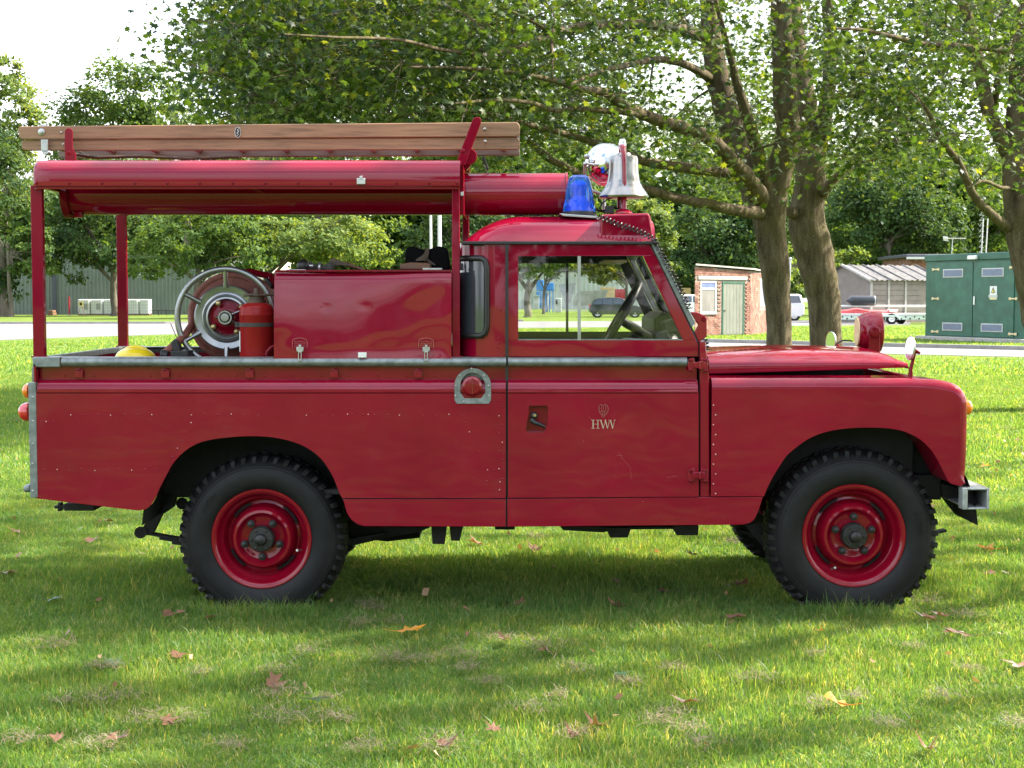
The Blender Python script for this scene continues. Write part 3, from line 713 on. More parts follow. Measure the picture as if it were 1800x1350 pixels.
mb = MB(); mb.plate([(283,862),(310,868),(303,893),(283,906),(268,937),(255,942),(246,936),(258,915),(266,890)], .40, .06); mb.cyl(P(247,936,.38), P(247,936,.48), .03, 12); mb.cyl(P(320,885,.5), P(320,885,.6), .03, 12); mb.cyl(P(1690,888,.38), P(1690,888,.48), .03, 12); mb.split('spring_shackle', 'under_black', T, smooth=40)
mb = MB(); mb.cyl((xr_,.2,.37), (xr_,W-.2,.37), .045, 12); mb.ball((xr_,W*.55,.37), .16); mb.cyl((xf_,.2,.37), (xf_,W-.2,.37), .045, 12); mb.ball((xf_,W*.35,.37), .15); mb.split('axles', 'under_black', T, smooth=50)
mb = MB(); mb.plate([(758,926),(785,926),(781,957),(760,956)], .25, .10); mb.plate([(790,926),(814,926),(808,951),(793,950)], .25, .10); mb.split('rear_mounting', 'under_black', T, smooth=0)
mb = MB(); mb.pbox(870, 905, 927, 931, .3, .6); mb.plate([(985,926),(990,932),(1060,936),(1080,931),(1185,930),(1190,926)], .35, .3); mb.plate([(1066,928),(1110,928),(1103,945),(1072,945)], .3, .2); mb.plate([(1186,924),(1228,924),(1227,941),(1190,941)], .25, .2)
mb.plate([(1310,924),(1345,915),(1400,930),(1400,985),(1345,965)], .30, .03)
mb.plate([(615,910),(640,926),(756,927),(735,936),(690,943),(625,958)], .5, .04); mb.lathe([(.0,-.2),(.09,-.17),(.11,0),(.09,.17),(0,.2)], P(680,915,.8), (1,0,0), 16)
mb.split('underbody_parts', 'under_black', T, smooth=0)
# wheel boxes
for xc, zc, rr, nm in ((P(455,930,0).x, .42, .55, 'wheel_box'), (P(1510,930,0).x, .42, .56, 'wheel_box')):
    mb = MB(); pr = [(xc+rr*math.cos(a), zc+rr*.92*math.sin(a)) for a in np.linspace(0, math.pi, 15)]
    mb.add([(x,.021,z) for x, z in pr]+[(x,.40,z) for x, z in pr], [(i, i+1, 15+i+1, 15+i) for i in range(14)])
    mb.add([(xc-rr*.8,.40,.56)]+[(x,.40,z) for x, z in pr[::-1]]+[(xc+rr*.8,.40,.56)], [tuple(range(17))])
    mb.mirror(W/2); mb.build(nm, 'under_black', T, smooth=50)
# wheels: rim with tyre, hub, nuts
def make_wheel(loc, rr=.400, flip=False):
    s = rr/.4
    rim = MB(); rim.lathe([(r*s, y) for r, y in [(.232,.012),(.238,-.002),(.235,-.008),(.226,-.008),(.214,.000),(.208,.012),(.206,.030),(.200,.042),(.192,.046),(.186,.052),(.182,.074),(.172,.088),(.160,.084),(.151,.056),(.143,.022),(.134,.006),(.122,.004),(.113,.014),(.105,.026),(.098,.029),(.05,.029),(0,.029)]], (0,0,0), (0,1,0), 56, cap=False)
    rim.lathe([(r*s, y) for r, y in [(.232,.012),(.215,.06),(.200,.10),(.215,.16),(.232,.19)]], (0,0,0), (0,1,0), 48, cap=False)
    w_ = rim.build('wheel', 'red_wheel', T, smooth=40, local=loc)
    if flip: w_.rotation_euler = (0,0,math.pi)
    ty = MB(); prof = [(.228,.022),(.232,.004),(.240,-.008),(.262,-.018),(.290,-.022),(.315,-.020),(.335,-.012),(.337,-.013),(.339,-.011),(.346,-.007),(.348,-.008),(.350,-.005),(.362,.004),(.372,.020),(.384,.038),(.391,.06),(.394,.10),(.393,.14),(.389,.166),(.37,.19),(.33,.215),(.28,.222),(.24,.205),(.228,.18)]
    ty.lathe([(r*s, y) for r, y in prof], (0,0,0), (0,1,0), 88, closed=True)
    nl = 46
    for side in (0, 1):
        for k in range(nl):
            a = 2*math.pi*(k+.5*side)/nl; hw = .036 if k % 2 else .030
            lp_ = [(.3985,.098),(.3985,.06),(.395,.028),(.389,.011),(.374,.000 if k % 2 else .003),(.362,.001)]
            lb_ = [(.388,.098),(.388,.06),(.380,.038),(.368,.022),(.358,.011),(.352,.004)]
            if side: lp_ = [(r, .2-y) for r, y in lp_]; lb_ = [(r, .2-y) for r, y in lb_]
            vs_ = []
            for q, (pr_, wd) in enumerate(((lp_, hw*.82), (lb_, hw*1.05))):
                for i, (r, y) in enumerate(pr_):
                    tw = .030*(i/5)*(1 if side == 0 else -1)
                    for sg in (-1, 1): vs_.append((r*s*math.cos(a+tw+sg*wd), y, r*s*math.sin(a+tw+sg*wd)))
            m6 = 6; fs_ = []
            for i in range(m6-1):
                fs_.append((2*i, 2*i+1, 2*i+3, 2*i+2))
                for sg in (0, 1): fs_.append((2*i+sg, 2*i+2+sg, 12+2*i+2+sg, 12+2*i+sg))
            fs_ += [(0,1,13,12),(10,11,23,22)]; ty.add(vs_, fs_)
    zmin = -loc[2]+.030                       # the tyre flattens where it stands
    ty.v = [(x, y-(.02 if False else 0)-(.010*max(0, (zmin+.06-z)/.06) if y < .05 else 0), max(z, zmin)) for x, y, z in ty.v]
    ty.build('tyre', 'rubber', w_, smooth=32, local=loc).location = (0,0,0)
    hb_ = MB(); hb_.lathe([(.062,.018),(.060,-.020),(.056,-.026),(.030,-.028),(.024,-.050),(.016,-.056),(0,-.057)], (0,0,0), (0,1,0), 28)
    for k in range(6):
        a = 2*math.pi*k/6; hb_.lathe([(.008,-.024),(.008,-.032),(0,-.034)], (.046*math.cos(a), 0, .046*math.sin(a)), (0,1,0), 6)
    hb_.build('hub', 'black_trim', w_, smooth=35, local=loc).location = (0,0,0)
    for k in range(5):
        a = R(90+72*k if loc[0] > 0 else 54+72*k); c = (.086*s*math.cos(a), 0, .086*s*math.sin(a))
        nb = MB(); nb.lathe([(.019,.014),(.018,.004)], c, (0,1,0), 12); nb.lathe([(.013,.01),(.013,-.010),(.006,-.013),(.006,-.02),(0,-.021)], c, (0,1,0), 6)
        nb.build('wheel_nut', 'black_trim', w_, smooth=30, local=loc).location = (0,0,0)
    vb = MB()
    for a0 in (20, 110, 200, 290):            # slots in the wheel dish
        p_ = [(.168*s*math.cos(R(a0+t)), .168*s*math.sin(R(a0+t))) for t in np.linspace(0, 38, 9)]
        vb.tube([(x, .082, z) for x, z in p_], [.002]+[.0075]*7+[.002], 6)
    vb.build('dish_slots', 'under_black', w_, smooth=40, local=loc, kind='stuff').location = (0,0,0)
    va = R(-18 if loc[0] < 0 else -120); vb = MB(); vb.cyl((.19*math.cos(va),.03,.19*math.sin(va)), (.175*math.cos(va),-.004,.175*math.sin(va)), .006, 8)
    vb.build('valve', 'steel_pale', w_, local=loc).location = (0,0,0)
    return w_
def arc_text(body, parent, r, a0, h, y):       # raised letters bent round the tyre wall
    cu = bpy.data.curves.new('text', 'FONT'); cu.body = body; cu.size = h*1.4; cu.extrude = .001; ob = bpy.data.objects.new('text', cu); COL.objects.link(ob)
    bpy.context.view_layer.update(); me = ob.evaluated_get(bpy.context.evaluated_depsgraph_get()).to_mesh()
    mb = MB(); vs_ = []
    for v in me.vertices:
        a = a0-v.co.x/r; rr = r+v.co.y; vs_.append((rr*math.cos(a), y-v.co.z, rr*math.sin(a)))
    mb.add(vs_, [tuple(p.vertices) for p in me.polygons]); bpy.data.objects.remove(ob); bpy.data.curves.remove(cu)
    mb.build('lettering', 'rubber', parent, smooth=0, local=(0,0,0), kind='stuff').location = (0,0,0)
pr_ = P(460,947,.085); pf_ = P(1500,941,.085)
w1_ = make_wheel((pr_.x,.085,pr_.z), .400); w2_ = make_wheel((pf_.x,.075,pf_.z), .412)
arc_text('AVON', w2_, .295, R(22), .026, -.0238); arc_text('AVON', w1_, .288, R(155), .026, -.0238)
make_wheel((pr_.x,W-.085,pr_.z), .400, True); make_wheel((pf_.x,W-.075,pf_.z), .412, True)
# ---------------------------------------------------------------- canopy, posts, tube, locker, reel, bell, lamps
for (x0, x1) in ((59.5,74), (795,808)):
    for far in (0, 1):
        a, b = P(x0,628,.06), P(x1,326,.06); y0 = .05 if not far else W-.05-.04
        mb = MB(); mb.box(a.x, b.x, y0, y0+.04, a.z-.03, b.z); mb.box(a.x-.01, b.x+.012, y0-.004, y0+.044, a.z-.002, a.z+.006)
        mb.build('canopy_post', 'red_frame', T, bevel=.003)
zc0, zc1 = Z(327,.02), Z(281,.07); xc0, xc1 = X(60,.02), X(809,.02)
prof = [(.012, zc0), (.010, zc0+.02), (.010, zc0+.035)]+[(.010+.085-.085*math.cos(R(a)), zc1-.075+.075*math.sin(R(a))) for a in range(0, 91, 10)]+[(.3, zc1+.006), (W/2, zc1+.012)]
full = prof+[(W-y, z) for y, z in reversed(prof[:-1])]
cn = MB(); xs = [xc0, xc0+.004, xc0+.012, xc0+.03]+list(np.linspace(xc0+.1, xc1-.01, 14))+[xc1]
ins = [.030, .016, .006, 0]+[0]*15
rows = [[(x, W/2+(y-W/2)*(1-i_/W*2), zc0+(z-zc0)*(1-i_*1.2)) for y, z in full] for x, i_ in zip(xs, ins)]
cn.grid(rows)
inn = [[(x, W/2+(y-W/2)*.985, z-.014) for x, y, z in row] for row in rows]
cn.grid(inn)
for row, rin in ((rows[0], inn[0]), (rows[-1], inn[-1])): cn.add(list(row)+list(rin), [(i, i+1, len(row)+i+1, len(row)+i) for i in range(len(row)-1)])
CN = cn.build('canopy', 'red_paint', T, smooth=50)
mb = MB(); mb.box(xc0+.004, xc1-.004, .022, .05, zc0-.006, zc0+.012); mb.box(xc0+.004, xc1-.004, W-.05, W-.022, zc0-.006, zc0+.012)
for x in (xc0+.004, (xc0+xc1)/2, xc1-.034): mb.box(x, x+.03, .051, W-.051, zc0-.006, zc0+.02)
mb.split('canopy_frame', 'red_frame', CN, bevel=.002)
rv = [(64+i*57.5, 322) for i in range(13)]+[(803,322)]; mb = MB()
for x, y in rv: mb.lathe([(.007,0),(.005,-.003),(0,-.004)], P(x,y,.0105), (0,1,0), 8)
mb.build('rivets', 'red_dark', CN, kind='stuff')
mb = MB(); mb.pbox(627,642,313,324,-.0,.012); mb.pbox(632,637,309,315,-.004,.006); mb.build('catch', 'steel_pale', CN, bevel=.002)
# hose tube
ty_ = .42; tc = P(900, 341.5, ty_); tr = (378-305)/2/F*(ty_+7.1)
tx0, tx1 = X(120,ty_), X(997,ty_)
mb = MB(); mb.lathe([(tr*.2,0),(tr-.006,0),(tr,.006),(tr,tx1-tx0-.012),(tr+.004,tx1-tx0-.010),(tr+.004,tx1-tx0),(tr-.008,tx1-tx0),(tr-.012,tx1-tx0-.05),(0,tx1-tx0-.05)], (tx0,ty_,tc.z), (1,0,0), 48)
TU = mb.build('hose_tube', 'red_paint', T, smooth=40, label='long red tube for suction hose under the canopy')
mb = MB(); mb.lathe([(tr+.001,0),(tr+.016,.0),(tr+.016,.035),(tr+.001,.035)], (tx0-.002,ty_,tc.z), (1,0,0), 40); mb.box(tx0+.05, tx0+.09, ty_-.06, ty_-.03, tc.z-tr-.014, tc.z-tr+.012)
mb.build('tube_flange', 'red_dark', TU, smooth=40)
mb = MB(); mb.plate([(809,287),(814,290),(815,378),(809,378)], .07, .5); mb.build('tube_bracket', 'red_dark', T, smooth=0)
mb = MB(); mb.pbox(809.5, 815, 337, 344, .06, .07); mb.build('bracket_plate', 'steel_pale', T, bevel=.001)
# ladder holders
mb = MB(); pl = [(113.5,283),(113.5,233)]+[(120.5+7*math.cos(R(a)), 232-7*math.sin(R(a))) for a in range(180, -1, -20)]+[(127.5,262),(133,270),(133,283)]
mb.plate(pl, .33, .012); mb.pbox(116, 132, 279, 286, .34, .75); mb.cyl(P(121,269,.325), P(121,269,.40), .010, 10); mb.build('ladder_bracket', 'red_frame', T, bevel=.003)
mb = MB(); mb.plate([(811,292),(803,283),(829,214),(832,208),(837,205.5),(843,206),(846,211),(845,217),(818,290)], .30, .014)
mb.lathe([(.04,0),(.04,.012)], P(824,275,.316), (0,1,0), 16); mb.plate([(818,282),(828,279),(827,292),(819,300),(813,292)], .34, .05); mb.lathe([(.012,0),(.010,-.008),(0,-.009)], P(814,265,.30), (0,1,0), 10); mb.pbox(812,822,281,290,.34,.80)
mb.build('ladder_arm', 'red_frame', T, bevel=.003)
mb = MB(); mb.cyl(P(848,272,.42), P(858,297,.42), .006, 6); mb.build('stay_rod', 'black_trim', T)
# locker with its dented front
lk = MB(); Yl = .012; rows = []
xs = np.linspace(481.5, 793.5, 53); ys = np.linspace(478, 631, 31)
def dent(x, y):
    d = .0028*math.exp(-((x-573)/7)**2-((y-540)/4)**2)+.0016*math.exp(-((x-640)/9)**2-((y-538)/5)**2)   # knocks
    d += .0035*math.sin((x-481)/120)*math.sin((y-478)/60)+.0006*math.sin(x/23+y/31)*math.sin(y/19-x/41)
    ed = min(1, (x-481.5)/14, (793.5-x)/14, (631-y)/12)
    wl = 1/(1+math.exp((x-660-(540-y)*.6)/26)); t_ = max(0, (585+6*math.sin(x/40)-y)/80)                # upper left leans back
    top = max(0, (492-y)/14)
    return d*max(0, ed)+.012*wl*t_**2+.016*top**2
for y in ys: rows.append([P(x, y, Yl)+Vector((0, dent(x, y), 0)) for x in xs])
lk.grid(rows)
a, b = rows[0][0], rows[0][-1]; zt_ = a.z
c0, c1 = rows[-1][0], rows[-1][-1]
lk.add([a, b, (b.x,.50,zt_+.012), (a.x,.50,zt_+.012)], [(0,1,2,3)])
lk.add([r_[0] for r_ in rows]+[(r_[0].x,.50,r_[0].z) for r_ in rows], [(i, i+1, len(rows)+i+1, len(rows)+i) for i in range(len(rows)-1)])
lk.add([r_[-1] for r_ in rows]+[(r_[-1].x,.50,r_[-1].z) for r_ in rows], [(i, i+1, len(rows)+i+1, len(rows)+i) for i in range(len(rows)-1)])
LK = lk.build('locker', 'red_paint', T, smooth=42, label='red equipment locker with dented front beside the reel')
mb = MB(); mb.pbox(483, 793, 474.5, 478, .02, .04); mb.build('locker_lip', 'red_dark', LK, bevel=.002)
for xl in (527, 749):
    mb = MB(); mb.pbox(xl-6, xl+6, 610, 618, -.008, .01); mb.plate([(xl-3,617),(xl+3,617),(xl+3,634),(xl+1.5,634),(xl+1.5,620),(xl-1.5,620),(xl-1.5,634),(xl-3,634)], -.010, .006); mb.pbox(xl-3, xl+3, 632, 634.2, -.012, -.006); mb.pbox(xl-2, xl+2, 606, 612, -.012, .0)
    mb.build('toggle_latch', 'steel_pale', LK, bevel=.0015)
    mb = MB(); rp = [(xl-12+24*t, 597-3*math.sin(math.pi*t)) for t in np.linspace(0,1,9)]
    mb.tube([P(xl-13,612,.008), P(xl-13,602,.008)]+[P(x,y,.008) for x, y in rp]+[P(xl+13,602,.008), P(xl+13,612,.008)], .0012, 5)
    for k in range(4):
        mb.tube([P(xl-10+i*5, 600+k*3.2+(1.2 if i % 2 else 0), .009) for i in range(5)], .0009, 4)
    mb.build('scratched_patch', 'scratch', LK, smooth=40)
mb = MB(); mb.pbox(629.5, 644, 619.5, 628.5, -.002, .012); mb.build('catch_plate', 'white_label', LK, bevel=.001)
for x0, x1, y in ((503,537,475), (743,777,472.5)):
    mb = MB(); mb.pbox(x0, x1, y-1.5, y+2, .06, .10); mb.build('hinge_strip', 'steel_pale', LK, bevel=.001)
# hose reel
RY = .34; rc_ = P(397, 558, RY); s_ = (RY+7.1)/F
dm = MB(); hw_ = .30
dm.lathe([(20*s_,.05),(50*s_,.05),(56*s_,.06),(56*s_,.15),(70*s_,.16),(74*s_,.19),(74*s_,.44),(70*s_,.47),(20*s_,.47)], rc_, (0,1,0), 48)
RE = dm.build('hose_reel', 'hose_rubber', T, smooth=50, label='reel of brown-red rubber hose with bright metal wheel')
mb = MB()
for k in range(7): 
    rr = (74-k*.2)*s_; mb.tube([rc_+Vector((rr*math.cos(a), .175+.036*k, rr*math.sin(a))) for a in np.linspace(0, 2*math.pi, 40, endpoint=False)], .019, 8, closed=True)
mb.tube([rc_+Vector((-.16,.19,.13)), rc_+Vector((-.20,.17,.02)), P(338,570,.46), P(325,590,.36), P(305,608,.28), P(288,622,.26)], .019, 10)
mb.build('hose', 'hose_rubber', RE, smooth=60)
mb = MB(); mb.tube([rc_+Vector((85*s_*math.cos(a), .0, 85*s_*math.sin(a))) for a in np.linspace(0, 2*math.pi, 56, endpoint=False)], .0145, 10, closed=True); mb.build('hand_wheel', 'reel_metal', RE, smooth=60)
for k in range(6):
    a = R(90+60*k); d = Vector((math.cos(a), 0, math.sin(a)))
    mb = MB(); mb.tube([rc_+d*54*s_+Vector((0,.022,0)), rc_+d*62*s_+Vector((0,.012,0)), rc_+d*82*s_], [.016,.011,.010], 8); mb.build('spoke', 'reel_metal', RE, smooth=60)
mb = MB(); mb.lathe([(r*s_, y) for r, y in [(57,.04),(57.5,.024),(55,.018),(52,.020),(45,.024),(43.5,.016),(41,.014),(38,.024),(36,.016),(33,.014),(31,.024),(30,.04)]], rc_, (0,1,0), 56)
mb.build('reel_disc', 'reel_metal', RE, smooth=35)
mb = MB(); mb.lathe([(r*s_, y) for r, y in [(31,.036),(26,.034),(22,.026),(15,.020),(0,.018)]], rc_, (0,1,0), 40); mb.build('hub_plate', 'red_dark', RE, smooth=35)
mb = MB(); mb.lathe([(r*s_, y) for r, y in [(13,.03),(13,-.02),(12,-.028),(9.5,-.028),(9.2,-.010),(8.8,-.010),(8.6,-.026),(7,-.032),(0,-.033)]], rc_, (0,1,0), 32)
for a in (25, -30, 180): mb.cyl(rc_+Vector((11*s_*math.cos(R(a)),-.012,11*s_*math.sin(R(a)))), rc_+Vector(((27 if a != 180 else 17)*s_*math.cos(R(a)),.01,(27 if a != 180 else 17)*s_*math.sin(R(a)))), .006, 8)
mb.build('crank_hub', 'reel_metal', RE, smooth=35)
for x, y in ((384,533),(375.5,574.5),(416,583),(425,540)):
    mb = MB(); mb.ball(P(x,y,RY+.01), .015, n=12, m=8); mb.build('brass_nut', 'brass', RE, smooth=60)
mb = MB(); mb.pbox(300, 330, 617, 629, .20, .40); mb.plate([(303,618),(300,602),(306,596),(312,600),(318,618)], .26, .06); mb.cyl(P(283,622,.25), P(296,624,.25), .022, 10); mb.split('hose_guide', 'black_trim', RE, bevel=.004)
mb = MB(); mb.tube([P(300,569,.5), P(309,590,.45), P(321,617,.4)], .002, 5); mb.tube([P(470,492,.55), P(478,505,.5)], .01, 6); mb.split('guide_wire', 'black_trim', RE)
# reel pedestal and red pipework behind
mb = MB(); mb.box(rc_.x-.05, rc_.x+.05, .75, .80, .80, rc_.z); mb.box(rc_.x-.16, rc_.x+.2, .42, .9, .80, .83); mb.tube([P(400,482,.8), P(440,478,.8), P(478,486,.8), P(485,520,.8)], .018, 8); mb.cyl(P(476,480,.7), P(476,500,.7), .012, 8); mb.split('reel_stand', 'red_dark', T, smooth=40)
# blue beacon
bcY = .30; bx = P(1018,376,bcY)
sc_ = (bcY+7.1)/F
mb = MB(); mb.lathe([(29*sc_,0),(28.5*sc_,5*sc_),(26.5*sc_,20*sc_),(25.8*sc_,21*sc_),(23.5*sc_,40*sc_),(20.5*sc_,53*sc_),(17.5*sc_,60*sc_),(12*sc_,64*sc_),(0,65*sc_)], bx+Vector((0,0,3*sc_)), (0,0,1), 40)
BE = mb.build('beacon', 'blue_lens', T, smooth=28, label='blue warning beacon on the cab roof')
mb = MB(); mb.lathe([(22*sc_,5*sc_),(14*sc_,22*sc_),(8*sc_,30*sc_),(13*sc_,50*sc_),(6*sc_,56*sc_),(0,57*sc_)], bx, (0,0,1), 20); mb.build('reflector', 'blue_core', BE, smooth=40)
mb = MB(); mb.lathe([(30*sc_,-6*sc_),(31*sc_,-3*sc_),(30*sc_,3*sc_),(0,3*sc_)], bx, (0,0,1), 36); mb.build('beacon_base', 'black_trim', BE, smooth=40)
mb = MB(); mb.plate([(983,375),(1050,380),(1050,384),(990,380)], .18, .28); mb.cyl(P(1000,384,.3), P(1000,378,.3), .02, 8); mb.cyl(P(1040,388,.3), P(1040,380,.3), .02, 8); mb.build('beacon_plate', 'steel_pale', BE, bevel=.002)
# bell on its post
bY = .34; bs = (bY+7.1)/F; bc = P(1096,348,bY)
mb = MB(); mb.lathe([(r*bs, h*bs) for r, h in [(40,-1),(43.5,0),(44,3),(41,8),(36,15),(33,19),(32.5,21),(30.5,24),(28,31),(26.3,42),(25.6,56),(25.2,68),(23.5,72),(14,74),(12,78),(0,79)]], bc, (0,0,1), 56)
mb.lathe([(r*bs, h*bs) for r, h in [(43,0),(38,3),(30,18),(24,40),(22,66),(0,70)]], bc, (0,0,1), 40)
BL = mb.build('bell', 'bell_metal', T, smooth=40, label='bright metal fire bell on the roof')
mb = MB(); bq = bY-28*bs-.004
mb.tube([P(1096,372,bq-.005), P(1097,365,bq), P(1098,330,bq), P(1097,285,bq), P(1095.5,264,bq+.02), P(1093,258,bY)], [.019,.013,.0105,.0105,.013,.018], 10); mb.lathe([(.045,0),(.04,.008),(.02,.02)], P(1096,375,bq), (0,0,1), 20)
mb.cyl(P(1092,374,bY+.05), P(1092,340,bY+.05), .02, 10)
mb.cyl(P(1094,270,bY), P(1094,256,bY), .019, 12)
mb.build('bell_post', 'red_wheel', BL, smooth=50)
mb = MB(); mb.lathe([(.018,0),(.019,.012),(.016,.018),(.016,.028),(.010,.034),(0,.035)], P(1094,257,bY), (0,0,1), 12); mb.build('bell_nut', 'chrome', BL, smooth=40)
mb = MB(); mb.tube([P(1080,347,bY), P(1068,350,bY-.03), P(1058,358,bY-.05), P(1054,366,bY-.04), P(1062,374,bY)], .004, 6); mb.tube([P(1046,368,.3), P(1058,372,.33), P(1075,364,.36), P(1090,368,.3)], .005, 6); mb.pbox(1064, 1080, 362, 374, .3, .36); mb.split('bell_rope', 'black_trim', BL)
# searchlight
sY = .62; ss = (sY+7.1)/F; sc2 = P(1062,288,sY); ax2 = Vector((-.45,-.62,.12)).normalized()
mb = MB(); mb.lathe([(36*ss*math.sin(R(a)), 30*ss*math.cos(R(a))) for a in (0,8,16,25,35,45,55,65,75,84,90)]+[(36.5*ss,-3*ss),(37.5*ss,-5*ss),(37.5*ss,-10*ss),(35*ss,-12*ss),(0,-15*ss)], sc2, ax2, 44)
SL = mb.build('searchlight', 'chrome', T, smooth=45, label='round chrome searchlight behind the bell')
mb = MB(); mb.lathe([(.03,0),(.03,.02),(.02,.03),(0,.03)], P(1072,286,sY-.12), (.5,-.8,0), 16); mb.tube([P(1046,290,sY-.10), P(1028,287,sY-.05)], .006, 6); mb.ball(P(1029,288,sY-.05), .012, n=8, m=6); mb.ball(P(1031,275,sY-.02), .013, n=8, m=6); mb.tube([P(1028,288,sY-.04), P(1028,312,sY-.02), P(1040,335,sY), P(1062,342,sY), P(1062,372,sY)], .009, 8); mb.build('searchlight_yoke', 'steel_pale', SL, smooth=40)
# siren and mirrors at the front
fY = 1.18; fs_ = (fY+7.1)/F; fc = P(1522,583,fY); 
mb = MB(); mb.lathe([(r*fs_, h*fs_) for r, h in [(0,-15),(24,-15),(27,-14),(28,-10),(31,-8),(33,-3),(35,2),(36,8),(36,22),(35,25),(30,27),(0,27)]], fc, (1,-.05,0), 44)
SI = mb.build('siren', 'red_wheel', T, smooth=35, label='red drum siren with cream face on the far front wing')
mb = MB(); mb.lathe([(0,-16.5*fs_),(25*fs_,-16.5*fs_),(25.5*fs_,-14*fs_)], fc, (1,-.05,0), 36); mb.build('siren_face', 'cream', SI, smooth=30)
mb = MB(); mb.lathe([(.032,0),(.03,-.02),(0,-.022)], fc+Vector((.02,-36*fs_*.98,-.0)), (0,1,0), 8); mb.box(fc.x-.01, fc.x+.05, fc.y-.115, fc.y-.10, fc.z-.14, fc.z-.01); mb.box(fc.x-.03, fc.x+.06, fc.y-.06, fc.y+.06, fc.z-.135, fc.z-.108); mb.split('siren_bracket', 'red_dark', SI, bevel=.004)
mb = MB(); mb.tube([P(1499,600,fY), P(1490,598.5,fY), P(1480,599,fY), P(1471,604,fY), P(1467,611,fY)], .0045, 6); mb.build('siren_cable', 'black_trim', SI)
def mirror(c, r, ax, name='wing_mirror', stalk=(), label=None):
    ax = Vector(ax).normalized()
    mb = MB(); mb.lathe([(0,.012),(r*.6,.012),(r*.96,.004),(r,-.002),(r*.97,-.006),(r*.94,-.004),(0,-.003)], c, ax, 28); o = mb.build(name, 'steel_pale', T, smooth=40, label=label)
    mb = MB(); mb.lathe([(0,-.0045),(r*.93,-.0045),(r*.93,-.003)], c, ax, 28); mb.build('mirror_glass', 'mirror_glass', o, smooth=30)
    mb = MB()
    for pts, rad in stalk: mb.tube(pts, rad, 8)
    mb.build('mirror_stalk', 'red_dark', o, smooth=50)
mirror(P(1600,612,.16), .058, (1,.12,-.06), stalk=[([P(1600,663,.16),P(1601,648,.16),P(1606,628,.16),P(1608,618,.16)],[.012,.009,.008,.009]), ([P(1602,612,.16),P(1608,617,.16),P(1617,621,.16)],[.006,.011,.006])], label='round wing mirror on a red stalk, near wing')
mirror(P(1461,600,1.45), .056, (1,.30,0), stalk=[([P(1463,601,1.45),P(1470,605,1.45),P(1476,612,1.45),P(1478,640,1.45)],[.006,.010,.010,.010])], label='round wing mirror on the far wing')
# coiled cable over the roof and down the windscreen pillar
def coil(pts, turns, r, name):
    pts = [Vector(p) for p in pts]; L = [0]
    for a, b in zip(pts, pts[1:]): L.append(L[-1]+(b-a).length)
    mb = MB(); out = []
    for i in range(turns*9+1):
        s = L[-1]*i/(turns*9); k = max(j for j in range(len(L)-1) if L[j] <= s+1e-9); t = (s-L[k])/(L[k+1]-L[k])
        c = pts[k].lerp(pts[k+1], t); d = (pts[k+1]-pts[k]).normalized(); q = Vector((-d.z,0,d.x)); a = 2*math.pi*i/9
        out.append(c+q*r*math.cos(a)+Vector((0,1,0))*r*math.sin(a))
    mb.tube(out, .0032, 5); mb.build(name, 'black_trim', T, smooth=60)
coil([P(1052,380,.06), P(1085,394,.05), P(1120,405,.05), P(1150,420,.035), P(1160,440,.02), P(1190,495,.02), P(1213,543,.02)], 34, .012, 'coiled_cable')
coil([P(1238,592,.06), P(1241,604,.06), P(1243,616,.06)], 4, .012, 'coiled_cable')
# lettering and emblem on the door (painted, a millimetre proud)
mb = MB(); Yt = -.0012
def stroke(a, b, wd):
    a, b = P(*a, Yt), P(*b, Yt); d = (b-a); q = Vector((d.z,0,-d.x)).normalized()*wd/2
    mb.prism([a-q, b-q, b+q, a+q], (0,.0008,0))
th, tn = .0044, .0018
def serif(x, y, wd=3.2): stroke((x-wd,y),(x+wd,y),.002)
for x in (1042.5, 1051): stroke((x,738.5),(x,753),th if x < 1045 else th*.8); serif(x,738.5); serif(x,753)
stroke((1043,745.5),(1051,745.5),tn)
for a, b, wd in (((1056,738.5),(1060.5,753.2),th),((1060.5,753.2),(1064.3,739),tn),((1064,738.5),(1068,753.2),th*.9),((1068,753.2),(1071.5,738.5),tn),((1073,738.5),(1077,753.2),th),((1077,753.2),(1080.5,738.5),tn)): stroke(a, b, wd)
for x in (1056, 1064, 1071.5, 1073, 1080.5): serif(x, 738.5, 1.9)
mb.build('lettering', 'lettering', DR, smooth=0)
mb = MB()
def line2(pts): mb.tube([P(x,y,-.0008) for x, y in pts], .0008, 4)
line2(cr([(1053,716),(1054,712),(1058,711),(1060,714),(1064,711),(1068,714),(1069,720),(1067,726),(1062,730),(1056,727),(1053,722),(1053,716)],2))
line2([(1058,713),(1057,720),(1060,725),(1059,731)]); line2([(1064,713),(1065,719),(1062,725),(1063,731)]); line2([(1055,724),(1060,722),(1066,725)]); line2([(1057,731),(1060,733.5),(1064,731)]); line2([(1060,715),(1061,719)])
mb.build('eagle_emblem', 'emblem_line', DR, smooth=0)
mb = MB()
for pts in ([(1035,732),(1040,738)],[(1088,795),(1094,806),(1108,822),(1110,842)],[(1024,774),(1027,777)],[(1172,840),(1190,836)],[(1083,800),(1095,801)]): mb.tube([P(x,y,-.0004) for x, y in pts], .0006, 4)
mb.build('scratches', 'scratch', DR, smooth=0, kind='stuff')

